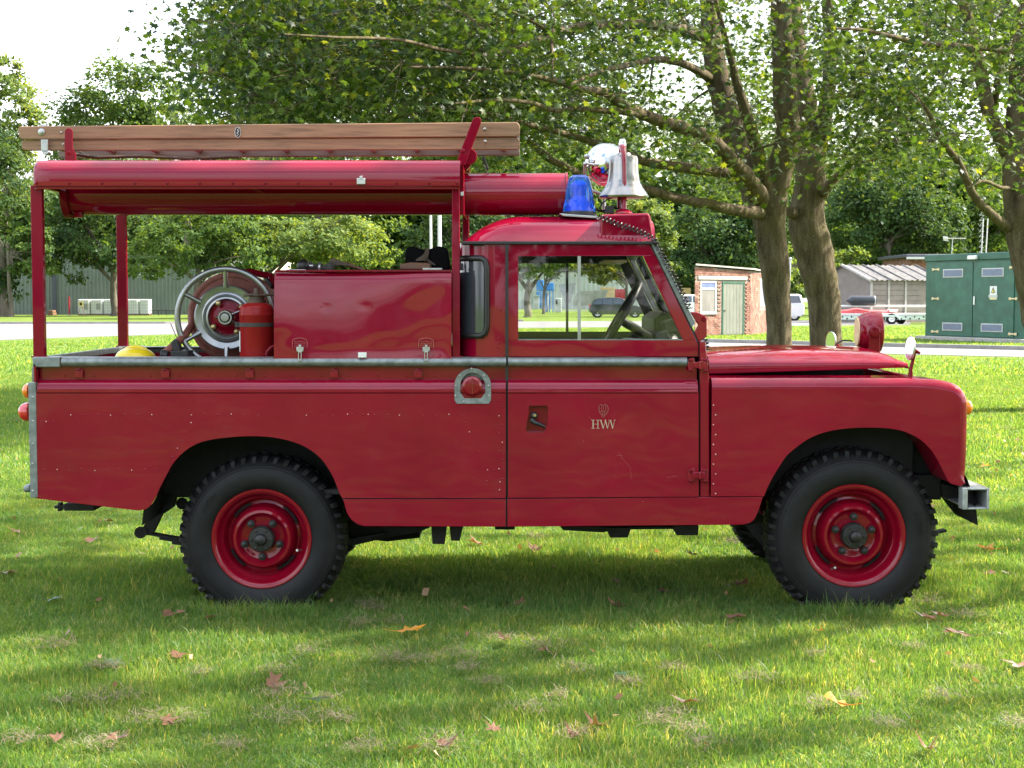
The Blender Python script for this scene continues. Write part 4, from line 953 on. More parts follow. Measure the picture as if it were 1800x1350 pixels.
# ---------------------------------------------------------------- loose kit carried on the truck
LD = thing('ladder', 'long varnished wooden two-section ladder lying on the canopy rack', 'ladder', P(470,262,.5))
def stile(l0, l1, r0, r1, Y, t=.032, mat='ladder_wood'):
    a = PL([(l0[0],l0[1]+3),(l0[0]+3,l0[1]),(r0[0]-5,r0[1]),(r0[0],r0[1]+6),(r1[0],r1[1]-5),(r1[0]-5,r1[1]),(l1[0]+5,l1[1]),(l1[0],l1[1]-4)], Y)
    return MB().prism(a, (0,t,0)).build('stile', mat, LD, bevel=.004)
stile((32,222),(33,245),(914,214.5),(914,240), .385); stile((37,246.5),(38,264.5),(914,240.8),(914,263), .40, .028)
def fstile(z_off, Y, t, xa, xb, h, mat):
    a = P(xa, 246.5, .40); b = P(xb, 241, .40); 
    mb = MB(); mb.prism([(a.x,Y,a.z+z_off),(b.x,Y,b.z+z_off),(b.x,Y,b.z+z_off-h),(a.x,Y,a.z+z_off-h)], (0,t,0)); mb.build('stile', mat, LD, bevel=.004)
fstile(0, .72, .028, 68, 914, .058, 'ladder_wood_grey'); fstile(.066, .735, .032, 32, 914, .062, 'ladder_wood_grey')
for i in range(11):
    x = 90+i*79.5
    for y, Ya, Yb in ((254.5-i*.35, .428, .72), (232-i*.7, .417, .735)):
        a = P(x, y, .40); MB().cyl((a.x,Ya,a.z), (a.x,Yb,a.z), .014, 10).build('rung', 'ladder_wood_grey', LD, smooth=50)
for pts, nm in (([(72,246,86,272)], 'ladder_hook'),):
    mb = MB(); mb.pbox(72, 84, 245, 266, .375, .382); mb.prism(PL([(73,266),(84,266),(86,270),(80,272.5),(75,271)], .375), (0,.05,0)); mb.build(nm, 'steel_pale', LD, bevel=.003)
for x, y, r in ((73,232,.018),(108,233,.006),(111,254,.006),(852,227,.008),(853,248.5,.008)):
    mb = MB(); mb.lathe([(r,0),(r*.9,-.004),(r*.5,-.006),(r*.45,-.012),(0,-.013)], P(x,y,.384), (0,1,0), 14); mb.build('bolt', 'steel_pale', LD, smooth=40)
mb = MB(); mb.prism([P(418+5.5*math.cos(a), 232.5+9.5*math.sin(a), .3845) for a in np.linspace(0, 2*math.pi, 18, endpoint=False)], (0,-.002,0)); bd = mb.build('maker_badge', 'black_trim', LD, smooth=0)
mb = MB(); mb.tube([P(418+5.2*math.cos(a), 232.5+9.1*math.sin(a), .382) for a in np.linspace(0, 2*math.pi, 20, endpoint=False)], .001, 4, closed=True)
mb.tube([P(x,y,.382) for x, y in cr([(416,239),(419,236),(416,234),(420,231),(417,229),(420,226)],3)], .0012, 4); mb.build('badge_rim', 'white_label', bd, smooth=0)
mb = MB(); mb.pbox(68, 82, 219.5, 222.5, .39, .41); mb.build('pulley_plate', 'steel_pale', LD)
mb = MB(); mb.tube([P(130,271,.5), P(170,277,.52), P(240,275,.55), P(330,279,.5), P(420,276,.55)], .008, 6); mb.tube([P(140,268,.6), P(155,277,.6)], .01, 6); mb.split('hauling_line', 'leather', LD, smooth=60)

EX = thing('fire_extinguisher', 'old red fire extinguisher strapped upright between reel and locker', 'extinguisher', P(451,640,.20))
eY = .20; es = (eY+7.1)/F; ec = P(452,640,eY)
mb = MB(); mb.lathe([(r*es, h*es) for r, h in [(0,0),(28,0),(29.5,3),(30,6),(30,84),(30.6,85),(30.6,88),(30,89),(30,95),(28.5,101),(24,105),(14,108),(0,108.5)]], ec, (0,0,1), 40); mb.build('cylinder', 'red_extinguisher', EX, smooth=40)
mb = MB(); mb.lathe([(r*es, h*es) for r, h in [(15,107),(15,113),(13,114),(13,119),(16,120),(16,122.5),(5,123),(4.5,126),(5,128),(4,133),(0,134)]], ec, (0,0,1), 20); mb.tube([ec+Vector((-20*es,-.03,120*es)), ec+Vector((-6*es,-.04,122*es)), ec+Vector((10*es,-.03,121*es)), ec+Vector((34*es,.02,122*es))], .006, 8); mb.build('valve_head', 'leather', EX, smooth=40)
mb = MB(); mb.lathe([(30.2*es,66*es),(31*es,66*es),(31*es,73*es),(30.2*es,73*es)], ec, (0,0,1), 40); mb.obox(ec+Vector((-32*es,-.01,69.5*es)), (.014,0,0), (0,.012,0), (0,0,.012)); mb.build('strap', 'strap_dark', EX, smooth=40)
lb = [[ec+Vector((30.4*es*math.cos(a), 30.4*es*math.sin(a), h*es)) for h in (22,58)] for a in np.linspace(R(176), R(208), 6)]
MB().grid(lb).build('paper_label', 'white_label', EX, smooth=50)
mb = MB(); mb.tube([P(468,628,.12), P(470,618,.11), P(476,611,.11), P(482,609,.12)], .009, 8); mb.build('nozzle', 'red_dark', EX, smooth=50)

HE = thing('yellow_helmet', 'yellow safety helmet lying in the truck bed by the rear post', 'helmet', P(238,640,.36))
hc = P(238,636,.36); hs_ = (.36+7.1)/F
mb = MB(); V_ = []
for i in range(9):
    t = R(90*i/8); row = []
    for k in range(29):
        a = 2*math.pi*k/28; r = math.cos(t)**.75
        row.append(hc+Vector((36*hs_*r*math.cos(a), 30*hs_*r*math.sin(a), 25*hs_*math.sin(t)**.8)))
    V_.append(row)
mb.grid(V_); mb.build('shell', 'yellow_plastic', HE, smooth=60)
mb = MB(); mb.tube([hc+Vector((-28*hs_*math.cos(R(t)), 0, 26.5*hs_*math.sin(R(t))**.8)) for t in range(20, 165, 12)], .008, 8); mb.build('ridge', 'yellow_plastic', HE, smooth=60)
mb = MB(); mb.lathe([(37*hs_,0),(40*hs_,-.004),(37*hs_,.006)], hc, (0,0,1), 28, closed=True); mb.build('brim', 'yellow_plastic', HE, smooth=60)

def kit(name, label, cat, loc): return thing(name, label, cat, loc)
topz = 474
BK = kit('black_pouch', 'black two-lobed pouch with brown strap standing on the locker near the post', 'pouch', P(752,474,.40))
pl = cr([(714,474),(712,455),(713,440),(718,434),(727,433.5),(738,437),(750,439),(760,436),(770,433),(781,434.5),(787,440),(789,455),(791,474)], 3)
MB().plate(pl, .40, .09).build('flaps', 'black_cloth', BK, bevel=.008)
mb = MB(); mb.plate(cr([(748,437),(753,436),(754,446),(752,454),(762,462),(766,467),(757,464),(748,458),(733,459),(731,456),(741,450),(746,445)],2), .385, .014); mb.cyl(P(748,455,.38), P(748,459,.38), .006, 8); mb.build('strap', 'leather', BK, smooth=40)
BW = kit('wooden_block', 'dark brown wooden block on the locker under the black pouch', 'block', P(730,474,.30))
MB().plate([(703,474),(703,464),(722,461),(754,462),(757,466),(756,474)], .28, .10).build('block', 'block_wood', BW, bevel=.006)
TO = kit('ball_float', 'black ball float lying on the locker lid', 'float', P(533,474,.30))
MB().ball(P(533,467,.30), .031, n=20, m=12).build('ball', 'black_trim', TO, smooth=70)
mb = MB(); mb.lathe([(.008,0),(.008,.02),(0,.022)], P(533,467,.30)+Vector((.028,0,0)), (1,0,0), 10); mb.build('boss', 'steel_pale', TO)
HN = kit('hose_nozzle', 'short dark hose nozzle with flanges lying on the locker lid', 'nozzle', P(562,474,.32))
hn = P(543,469,.32); q_ = (.32+7.1)/F
MB().lathe([(r*q_, h*q_) for r, h in [(0,0),(8,0),(10,3),(5,9),(4.5,14),(8,16),(8,22),(5,24),(5,30),(9,33),(10,40),(6,44),(0,45)]], hn, (1,0,-.04), 20).build('barrel', 'strap_dark', HN, smooth=35)
MB().lathe([(r*q_, h*q_) for r, h in [(8.6,17),(9.4,18),(9.4,20),(8.6,21)]], hn, (1,0,-.04), 20).build('collar', 'steel_pale', HN, smooth=35)
AX = kit('hand_axe', 'small axe in a brown leather sheath lying across the locker lid', 'axe', P(600,474,.36))
MB().tube([P(605,463,.36), P(622,468,.36), P(640,474,.36)], [.009,.008,.006], 8).build('handle', 'block_wood', AX, smooth=50)
MB().plate(cr([(579,458),(583,454),(590,455),(600,459),(612,463),(613,468),(600,467),(590,468),(583,466),(579,462),(579,458)],2)[:-1], .35, .03).build('sheath', 'leather', AX, bevel=.006)
# ================================================================ buildings and things behind
def wallpts(a, b, h0, h1=None): return [a, b, b+Vector((0,0,h1 if h1 is not None else h0)), a+Vector((0,0,h0))]
def frame_of(a, b):                           # along, outward (towards the camera), for a wall line on the ground
    u = (b-a).normalized(); q = Vector((u.y,-u.x,0)); q = q if q.dot(CAM-a) > 0 else -q; return u, q
def quadbox(mb, o, u, q, x0, x1, z0, z1, d0, d1):
    c = o+u*(x0+x1)/2+q*(d0+d1)/2+Vector((0,0,(z0+z1)/2)); return mb.obox(c, u*(x1-x0)/2, q*(d1-d0)/2, (0,0,(z1-z0)/2))
# ---- brick hut
a, b, c = G(1221,592), G(1318,589), G(1352,584.5); a.z = b.z = c.z = 0
HU = thing('brick_hut', 'small red brick hut with green plank door left of the maple trunks', 'hut', (a+b)/2)
u1, q1 = frame_of(a, b); u2, q2 = frame_of(b, c); L1, L2 = (b-a).length, (c-b).length
s1_ = (592-468)/F*(a.y+7.1)/1; hA = s1_; hB = (589-476)/F*(b.y+7.1)
dd = a+(c-b)
mb = MB()
core = [a, b, c, dd]; hs = [hA, hB, hB-.03, hA]
ia = [p-(q1*.0)+((a+b+c+dd)/4-p).normalized()*.02 for p in core]
mb.add([p for p in ia]+[p+Vector((0,0,h-.02)) for p, h in zip(ia, hs)], [(0,1,5,4),(1,2,6,5),(2,3,7,6),(3,0,4,7),(4,5,6,7)])
mb.build('mortar_wall', 'mortar', HU, smooth=0)
wx0, wx1 = 9/97*L1, 36/97*L1; dx0, dx1 = 47/97*L1, 86/97*L1
pm = F/(a.y+7.1)
def hz(py): return (592-py)/pm
wz0, wz1 = hz(551), hz(494); lz0, lz1 = hz(492), hz(485); dz1 = hz(494.5)
holes = [(wx0,wx1,wz0,wz1), (dx0,dx1,-.1,dz1), (5/97*L1, 91/97*L1, lz0, lz1)]
mb = MB(); random.seed(5)
def bricks(o, u, q, L, h0, h1, holes):
    k = 0; z = 0.0
    while z < max(h0, h1):
        x = -(.113 if k % 2 else 0)
        while x < L:
            x0, x1 = max(x, 0), min(x+.215, L)
            if x1-x0 > .03 and z+.065 < h0+(h1-h0)*(x0/L)-.01 and not any(x1 > A and x0 < B and z+.065 > C and z < D for A,B,C,D in holes):
                pr = .012+random.uniform(0,.008); quadbox(mb, o, u, q, x0, x1, z, z+.065, -.02, pr)
            x += .225
        z += .075; k += 1
bricks(a, u1, q1, L1, hA, hB, holes); bricks(b, u2, q2, L2, hB, hB-.03, [(2.3,4.2,hz(543)-.05,hz(487))])
mb.build('brickwork', 'brick', HU, smooth=0, kind='stuff')
mb = MB(); quadbox(mb, a, u1, q1, 5/97*L1, 91/97*L1, lz0+.01, lz1, -.02, .03); mb.build('lintel', 'concrete', HU, bevel=.01)
wn_ = MB(); 
for x0, x1, z0, z1 in ((wx0,wx0+.06,wz0,wz1),(wx1-.06,wx1,wz0,wz1),(wx0+.06,wx1-.06,wz1-.06,wz1),(wx0+.06,wx1-.06,wz0,wz0+.06),(wx0+.06,wx1-.06,hz(509),hz(506))): quadbox(wn_, a, u1, q1, x0, x1, z0, z1, -.015, .02)
WN = wn_.build('window', 'white_paint', HU, smooth=0)
mb = MB(); quadbox(mb, a, u1, q1, wx0+.06, wx1-.06, hz(506), wz1-.06, -.015, .004); mb.build('pane', 'hut_blue', WN, smooth=0)
mb = MB(); quadbox(mb, a, u1, q1, wx0+.06, wx1-.06, wz0+.06, hz(509), -.015, .004); mb.build('pane', 'curtain', WN, smooth=0)
mb = MB(); quadbox(mb, a, u1, q1, wx0-.04, wx1+.04, wz0-.05, wz0, -.01, .06); mb.build('sill', 'concrete_dark', WN, smooth=0)
DO = MB()
for x0, x1, z0, z1 in ((dx0,dx0+.07,0,dz1),(dx1-.07,dx1,0,dz1),(dx0+.07,dx1-.07,dz1-.07,dz1)): quadbox(DO, a, u1, q1, x0, x1, z0, z1, -.015, .015)
DO = DO.build('door', 'cabinet_green', HU, smooth=0, label='weathered green plank door')
wp = (dx1-dx0-.14)/6
for i in range(6):
    mb = MB(); quadbox(mb, a, u1, q1, dx0+.07+i*wp+.006, dx0+.07+(i+1)*wp-.006, .06, dz1-.07, -.018, random.uniform(-.002,.004)); mb.build('plank', 'door_wood', DO, smooth=0)
mb = MB(); quadbox(mb, a, u1, q1, dx0+.10, dx0+.2, .95, 1.0, .004, .03); mb.build('latch', 'print_black', DO, smooth=0)
mb = MB(); quadbox(mb, b, u2, q2, 2.35, 4.15, hz(541), hz(489), -.015, .015); WS2 = mb.build('window', 'white_paint', HU, smooth=0)
mb = MB(); quadbox(mb, b, u2, q2, 2.55, 3.95, hz(541)+.1, hz(489)-.1, .015, .02); mb.build('pane', 'louvre', WS2, smooth=0)
ov = .12
ra, rb, rc2, rd = a-u1*ov+q1*ov, b+u1*ov+q1*ov, c+u1*ov-q1*ov, dd-u1*ov-q1*ov
mb = MB(); mb.prism([ra+Vector((0,0,hA+.03)), rb+Vector((0,0,hB+.03)), rc2+Vector((0,0,hB)), rd+Vector((0,0,hA))], (0,0,.06)); mb.build('roof', 'concrete', HU, smooth=0)
# ---- green electrical cabinet
a, b = G(1626,597), G(1798,604); a.z = b.z = .0
CB = thing('electrical_cabinet', 'large green electrical cabinet with double doors on a concrete plinth', 'cabinet', (a+b)/2)
u, q = frame_of(a, b); L = (b-a).length; Hc = (597-450)/F*(a.y+7.1); k_ = Hc/147.0
mb = MB(); quadbox(mb, a, u, q, -.25, L+.5, -.1, .14, -2.2, .25); mb.build('plinth', 'concrete', CB, bevel=.02)
mb = MB(); quadbox(mb, a, u, q, 0, L+.15, .14, Hc*.93, -2.0, 0); mb.build('body', 'cabinet_green', CB, bevel=.01)
mb = MB(); quadbox(mb, a, u, q, -.03, L+.2, Hc*.93, Hc+.02, -2.05, .06); mb.build('roof', 'cabinet_green', CB, bevel=.02)
fx = lambda px: L*((px-1626)/(1798-1626))**.97
zc_ = lambda t: .14+t*(Hc*.93-.14)
for x0, x1, hx in ((fx(1644), fx(1711.5), fx(1645)), (fx(1712.5), fx(1783), fx(1782))):
    mb = MB(); quadbox(mb, a, u, q, x0, x1-.012, zc_(.015), zc_(.975), .0, .03); D_ = mb.build('door', 'cabinet_door', CB, bevel=.006)
    w_ = x1-x0
    for z0, z1 in ((zc_(.78), zc_(.89)), (zc_(.08), zc_(.185))):
        mb = MB(); quadbox(mb, a, u, q, x0+w_*.22, x0+w_*.75, z0, z1, .03, .05); v_ = mb.build('vent', 'white_paint', D_, smooth=0)
        mb = MB()
        for i in range(6):
            zz = z0+.03+(z1-z0-.06)*(i+.5)/6; cc = a+u*(x0+w_*.485)+q*.053+Vector((0,0,zz)); mb.obox(cc, u*w_*.245, (q+Vector((0,0,-.6))).normalized()*.012, Vector((0,0,.004)))
        quadbox(mb, a, u, q, x0+w_*.24, x0+w_*.73, z0+.03, z1-.03, .05, .052)
        mb.build('louvres', 'louvre', v_, smooth=0, kind='stuff')
    for t in (.06, .5, .89):
        mb = MB(); quadbox(mb, a, u, q, hx-.16, hx+.16, zc_(t)-.025, zc_(t)+.025, .03, .06); quadbox(mb, a, u, q, hx-.2, hx-.1, zc_(t)-.045, zc_(t)+.045, .03, .055); quadbox(mb, a, u, q, hx+.1, hx+.2, zc_(t)-.045, zc_(t)+.045, .03, .055); mb.build('hinge', 'cream', D_, bevel=.008)
mb = MB(); quadbox(mb, a, u, q, fx(1714), fx(1717), zc_(.42), zc_(.53), .03, .07); mb.build('handle', 'alloy', CB, bevel=.01)
mb = MB(); quadbox(mb, a, u, q, fx(1742), fx(1754), zc_(.49), zc_(.66), .031, .037); sg = mb.build('warning_sign', 'white_label', CB, smooth=0)
cx_ = (fx(1742)+fx(1754))/2; cz_ = zc_(.61); r_ = (fx(1754)-fx(1742))*.32
tri = [a+u*(cx_+r_*math.sin(R(t)))+q*.039+Vector((0,0,cz_-.03+r_*math.cos(R(t)))) for t in (0,120,240)]
MB().prism(tri, q*.001).build('triangle', 'warning_yellow', sg, smooth=0)
mb = MB(); mb.tube([p+q*.002 for p in tri], .012, 4, closed=True); mb.tube([a+u*(cx_+x)+q*.042+Vector((0,0,cz_-.03+z)) for x, z in ((.02,.11),(-.03,.03),(.03,.01),(-.01,-.08))], .009, 4); mb.build('bolt_symbol', 'print_black', sg, smooth=0)
mb = MB(); quadbox(mb, a, u, q, fx(1740.5), fx(1755.5), zc_(.515), zc_(.55), .038, .05); mb.build('name_plate', 'white_paint', sg, smooth=0)
mb = MB(); quadbox(mb, a, u, q, fx(1743), fx(1753), zc_(.495), zc_(.51), .038, .04); mb.build('caption_strip', 'warning_yellow', sg, smooth=0)
mb = MB(); quadbox(mb, a, u, q, fx(1706), fx(1721), Hc*.955-.06, Hc*.955+.07, .06, .16); mb.build('bulkhead_lamp', 'white_label', CB, bevel=.02)
# ---- boarded garage with sheet roof
a, b = G(1531,567.5), G(1650,566.5); a.z = b.z = 0
GA = thing('garage', 'grey boarded garage with mossy corrugated roof behind the trailer', 'garage', (a+b)/2)
u, q = frame_of(a, b); L = (b-a).length; pm = F/(a.y+7.1); eh = (567.5-491)/pm; rh = (567.5-465.5)/pm
mb = MB(); quadbox(mb, a, u, q, 0, L, 0, eh, -5, -.05)
g0 = [a-q*.05+Vector((0,0,eh)), a-q*5+Vector((0,0,eh)), a-q*2.5+Vector((0,0,rh))]; mb.prism(g0, u*L); mb.build('wall', 'board_wood', GA, smooth=0)
bw = 37.2/pm
for col in range(3):
    for row in range(8):
        mb = MB(); quadbox(mb, a, u, q, col*bw+.08, (col+1)*bw-.09, row*eh/8+.012, (row+1)*eh/8-.012, -.05, random.uniform(.0,.02)); mb.build('board', 'board_wood', GA, smooth=0)
    mb = MB(); quadbox(mb, a, u, q, col*bw-.07, col*bw+.07, 0, eh, -.04, .05); mb.build('post', 'concrete', GA, smooth=0)
e0, e1 = a+q*.25+Vector((0,0,eh-.06)), a-q*2.5+Vector((0,0,rh+.03)); e2 = a-q*5.25+Vector((0,0,eh-.06))
mb = MB(); ncor = 60; rws = []
for i in range(ncor+1):
    off = u*(-.25+(L+.5)*i/ncor)+Vector((0,0,.035*math.sin(i*math.pi/2*1.0)))
    rws.append([e0+off, e0.lerp(e1,.5)+off+Vector((0,0,.01)), e1+off, e2+off])
mb.grid(rws); mb.build('roof', 'roof_sheet', GA, smooth=30)
for i in range(9):
    mb = MB(); o_ = u*(.25+i*1.0)+Vector((0,0,.04)); mb.cyl(e0+o_, e1+o_, .045, 6); mb.build('roof_rib', 'roof_sheet', GA, smooth=40)
mb = MB(); mb.cyl(e0-u*.28, e1-u*.28, .09, 6); mb.build('barge_board', 'concrete', GA)
# ---- brick building peeping over the cabinet
p = P(1612,470,110); BB = thing('brick_building', 'red brick building with dark roof showing over the green cabinet', 'building', (p.x+4,p.y,0))
MB().box(P(1604,0,110).x, P(1700,0,110).x, 110, 118, 0, P(0,453,110).z).build('wall', 'brick', BB, smooth=0)
MB().box(P(1596,0,110).x, P(1720,0,110).x, 109.4, 118.6, P(0,453,110).z, P(0,447,110).z).build('roof', 'slate', BB, bevel=.05)
MB().box(P(1596,0,110).x, P(1720,0,110).x, 109.2, 109.39, P(0,456,110).z, P(0,452,110).z).build('gutter', 'white_paint', BB, smooth=0)
# aerial and mast
AE = thing('tv_aerial', 'television aerial on a thin pole above the green cabinet', 'aerial', (P(1675,0,109).x,109,0))
mb = MB(); mb.cyl((P(1674.5,0,109).x,109,0), P(1674.5,420,109), .035, 6); mb.build('pole', 'cage', AE)
mb = MB(); mb.cyl(P(1658,419,109), P(1698,419,109), .03, 5)
for x in range(1660, 1698, 4): mb.cyl(P(x,417,108.7), P(x,421,109.3), .02, 4)
mb.build('boom', 'white_paint', AE)
mb = MB(); mb.plate([(1658,415),(1666,416),(1667,424),(1659,423)], 109.1, .1); mb.build('reflector', 'white_paint', AE, smooth=0)
MS = thing('lattice_mast', 'slender lattice mast rising behind the cabinet near the right trunk', 'mast', (P(1732,0,115).x,115,0))
for x in (1728.5, 1736.5):
    mb = MB(); mb.cyl((P(x,0,115).x,115,0), P(x,384,115), .05, 5); mb.build('leg', 'white_paint', MS)
mb = MB()
for i in range(22):
    z0 = i*.42; mb.cyl((P(1728.5,0,115).x,115,z0), (P(1736.5,0,115).x,115,z0+.42), .02, 4); mb.cyl((P(1728.5,0,115).x,115,z0+.42), (P(1736.5,0,115).x,115,z0+.42), .02, 4)
mb.build('bracing', 'white_paint', MS, kind='stuff')
def pole(px, py0, py1, Y, r, name, label, mat='cage'):
    o = thing(name, label, 'pole', (P(px,0,Y).x, Y, 0)); MB().tube([(P(px,0,Y).x,Y,0), P(px,py1,Y)], [r, r*.8], 8).build('shaft', mat, o); MB().ball(P(px,py1,Y), r*1.3, n=8, m=5).build('cap', mat, o); return o
pole(1389.5, 560, 455, 92, .08, 'lamp_pole', 'thin grey pole between the two maple trunks')
pole(757, 560, 372, 70, .075, 'flag_pole', 'thinner left white pole behind the locker', 'white_paint')
pole(772.5, 560, 372, 66, .11, 'flag_pole', 'thicker right white pole behind the locker', 'white_paint')
# ---- vehicles
def car(name, label, x0, x1, gy, Y, prof, green, mat, wheels, wr, wide=1.8, glassbars=(), lights=True):
    root = thing(name, label, 'car', ((P(x0,0,Y).x+P(x1,0,Y).x)/2, Y, 0))
    L = P(x1,0,Y).x-P(x0,0,Y).x; X0 = P(x0,0,Y).x
    pt = lambda t, z, y=0: Vector((X0+t*L, Y+y, z))
    body = MB(); rows = []
    for dy, s, dz in ((0,.97,.0),(.06,1,0),(.30,1.0,0),(wide-.30,1.0,0),(wide-.06,1,0),(wide,.97,0)):
        rows.append([Vector((X0+L/2+(t-.5)*L*s, Y+dy, z)) for t, z in prof])
    n_ = len(prof)
    body.add([p for r in rows for p in r], [(i*n_+j, i*n_+(j+1) % n_, (i+1)*n_+(j+1) % n_, (i+1)*n_+j) for i in range(5) for j in range(n_)]+[tuple(range(n_)), tuple(range(5*n_, 6*n_))])
    body.build('body', mat, root, smooth=40)
    cab = MB(); rows = []
    gb = green
    for dy, s in ((.04,1.0),(wide-.04,1.0)): rows.append([pt(t, z, dy+(.14 if z > gb[0][1]+.2 else 0)*(1 if dy < wide/2 else -1)) for t, z in gb])
    n_ = len(gb); cab.add(rows[0]+rows[1], [(j, (j+1) % n_, n_+(j+1) % n_, n_+j) for j in range(n_)]+[tuple(range(n_)), tuple(range(n_, 2*n_))])
    CBN = cab.build('cabin', mat, root, bevel=.04)
    for quad in glassbars:
        mb = MB(); mb.prism([pt(t, z, .045+(.14*(z-gb[0][1])/(max(p[1] for p in gb)-gb[0][1]))-.02) for t, z in quad], (0,.01,0)); mb.build('window', 'car_glass', CBN, smooth=0)
    for t in wheels:
        for y in (0.02, wide-.22):
            wl = MB(); wl.lathe([(wr*.62,.02),(wr*.66,.0),(wr*.92,-.02),(wr,.02),(wr,.18),(wr*.9,.2)], pt(t, wr, y), (0,1,0), 24); w_ = wl.build('wheel', 'rubber', root, smooth=40)
            if y < .1:
                rm = MB(); rm.lathe([(wr*.64,.01),(wr*.62,-.012),(wr*.56,-.008),(wr*.54,.03)], pt(t, wr, y), (0,1,0), 24)
                for k in range(5):
                    a_ = R(72*k+15); d_ = Vector((math.cos(a_),0,math.sin(a_))); rm.obox(pt(t,wr,y)+d_*wr*.30+Vector((0,-.005,0)), d_*wr*.28, Vector((-d_.z,0,d_.x))*wr*.09, (0,.012,0))
                rm.lathe([(wr*.14,.0),(wr*.12,-.02),(0,-.022)], pt(t, wr, y), (0,1,0), 12); rm.build('rim', 'alloy', w_, smooth=35)
                mb = MB(); mb.lathe([(wr*1.13,.0),(wr*1.13,-.004),(wr*.98,-.004)], pt(t, wr*1.04, y+.012), (0,1,0), 24, closed=True); mb.build('arch', 'print_black', w_)
    if lights:
        mb = MB(); mb.box(X0+L-.12, X0+L-.01, Y-.004, Y+.3, .62, .74); mb.build('headlamp', 'white_label', root, bevel=.02)
        mb = MB(); mb.box(X0+.0, X0+.06, Y-.004, Y+.2, .75, 1.0); mb.build('tail_lamp', 'red_lens', root, bevel=.02)
    return root
est = [(.01,.40),(.0,.55),(.005,.80),(.03,.94),(.60,.97),(.74,.95),(.90,.84),(.985,.70),(1,.52),(.985,.28),(.90,.22),(.10,.24)]
grn = [(.035,.92),(.10,1.30),(.16,1.44),(.38,1.50),(.58,1.46),(.80,.94)]
car('estate_car', 'black estate car parked on grass, seen through the cab window', 1037, 1135, 557, G(1080,558.5).y, est, grn, 'car_black', (.155,.835), .33,
    glassbars=[[(.07,.98),(.13,1.26),(.20,1.38),(.235,1.38),(.235,.98)], [(.25,.98),(.25,1.38),(.42,1.40),(.42,.98)], [(.44,.98),(.44,1.40),(.56,1.38),(.69,1.05),(.72,.98)]])
suv = [(.0,.45),(.0,.95),(.02,1.10),(.70,1.12),(.95,1.02),(1,.80),(1,.40),(.96,.30),(.06,.30)]
sgr = [(.02,1.08),(.05,1.60),(.10,1.70),(.55,1.70),(.74,1.10)]
car('white_suv', 'white car with black bumper between the maple trunks', 1330, 1420, 563, G(1400,564).y, [(1-t, z) for t, z in suv], [(1-t, z) for t, z in sgr], 'car_white', (.2,.8), .36,
    glassbars=[[(.30,1.14),(.42,1.60),(.58,1.60),(.58,1.14)], [(.60,1.14),(.60,1.60),(.90,1.58),(.94,1.14)]])
van = [(.0,.45),(.0,1.2),(.03,1.28),(.97,1.28),(1,1.2),(1,.40),(.96,.30),(.06,.30)]
vgr = [(.02,1.25),(.08,1.85),(.14,1.92),(.94,1.92),(.985,1.25)]
car('dark_van', 'dark blue people carrier half hidden behind the right maple trunk', 1440, 1506, 563, 92.0, van, vgr, 'car_blue', (.2,.8), .36,
    glassbars=[[(.14,1.30),(.18,1.80),(.46,1.80),(.46,1.30)], [(.50,1.30),(.50,1.80),(.92,1.80),(.95,1.30)]])
car('pale_pickup', 'pale car partly hidden behind the left end of the brick hut', 1196, 1262, 560, 104.0, suv, sgr, 'car_white', (.2,.8), .36, glassbars=[[(.08,1.14),(.10,1.58),(.36,1.58),(.36,1.14)], [(.39,1.14),(.39,1.58),(.56,1.56),(.68,1.14)]])
# ---- trailer with its load
ty0 = G(1570,570).y; TR = thing('flatbed_trailer', 'pale green flatbed trailer with twin wheels parked before the garage', 'trailer', (P(1570,0,ty0).x, ty0, 0))
tz = lambda py: P(1570,py,ty0).z; tx = lambda px: P(px,0,ty0).x
MB().box(tx(1470), tx(1660), ty0, ty0+1.9, tz(555), tz(551)).build('deck', 'white_paint', TR, bevel=.02)
mb = MB(); mb.box(tx(1476), tx(1660), ty0+.02, ty0+.08, tz(562), tz(555)-.004); mb.build('side_rail', 'trailer_green', TR, bevel=.01)
mb = MB()
for i in range(24): mb.lathe([(.05,0),(.05,-.01)], (tx(1480)+i*.25, ty0+.018, tz(558.5)+(.05 if i % 2 else -.05)), (0,1,0), 8)
mb.build('rail_holes', 'print_black', TR, kind='stuff')
for px in (1553, 1575):
    mb = MB(); wr = .30; c_ = (tx(px), ty0-.06, wr); mb.lathe([(wr*.6,.02),(wr*.9,-.02),(wr,.02),(wr,.16)], c_, (0,1,0), 22); w_ = mb.build('wheel', 'rubber', TR, smooth=40)
    mb = MB(); mb.lathe([(wr*.62,0),(wr*.58,-.015),(wr*.3,.0),(wr*.2,-.03),(0,-.03)], c_, (0,1,0), 18); mb.build('rim', 'alloy', w_, smooth=40)
mb = MB(); mb.lathe([(.27*.6,.02),(.27*.9,-.02),(.27,.02),(.27,.16)], (tx(1597), ty0+.6, .27), (0,1,0), 22); mb.lathe([(.12,.03),(0,.03)], (tx(1597), ty0+.6, .27), (0,1,0), 12); mb.build('spare_wheel', 'rubber', TR, smooth=40)
mb = MB(); mb.obox(((tx(1580)+tx(1590))/2, ty0-.05, tz(557)), ((tx(1590)-tx(1580))/2,0,-.14), (0,.05,0), (.02,0,.05)); mb.box(tx(1545), tx(1583), ty0-.1, ty0+.0, tz(557), tz(554)); mb.build('mudguard', 'trailer_green', TR, bevel=.01)
mb = MB(); mb.cyl((tx(1475), ty0+.4, tz(538)), (tx(1660), ty0+.4, tz(538)), .055, 8); mb.build('rack_bar', 'white_paint', TR)
for px in (1478, 1655):
    mb = MB(); mb.cyl((tx(px), ty0+.4, tz(552)), (tx(px), ty0+.4, tz(538)), .04, 6); mb.build('upright', 'white_paint', TR)
KY = thing('red_canoe', 'upturned red canoe lying on the trailer deck', 'canoe', (tx(1537), ty0+.9, tz(551)))
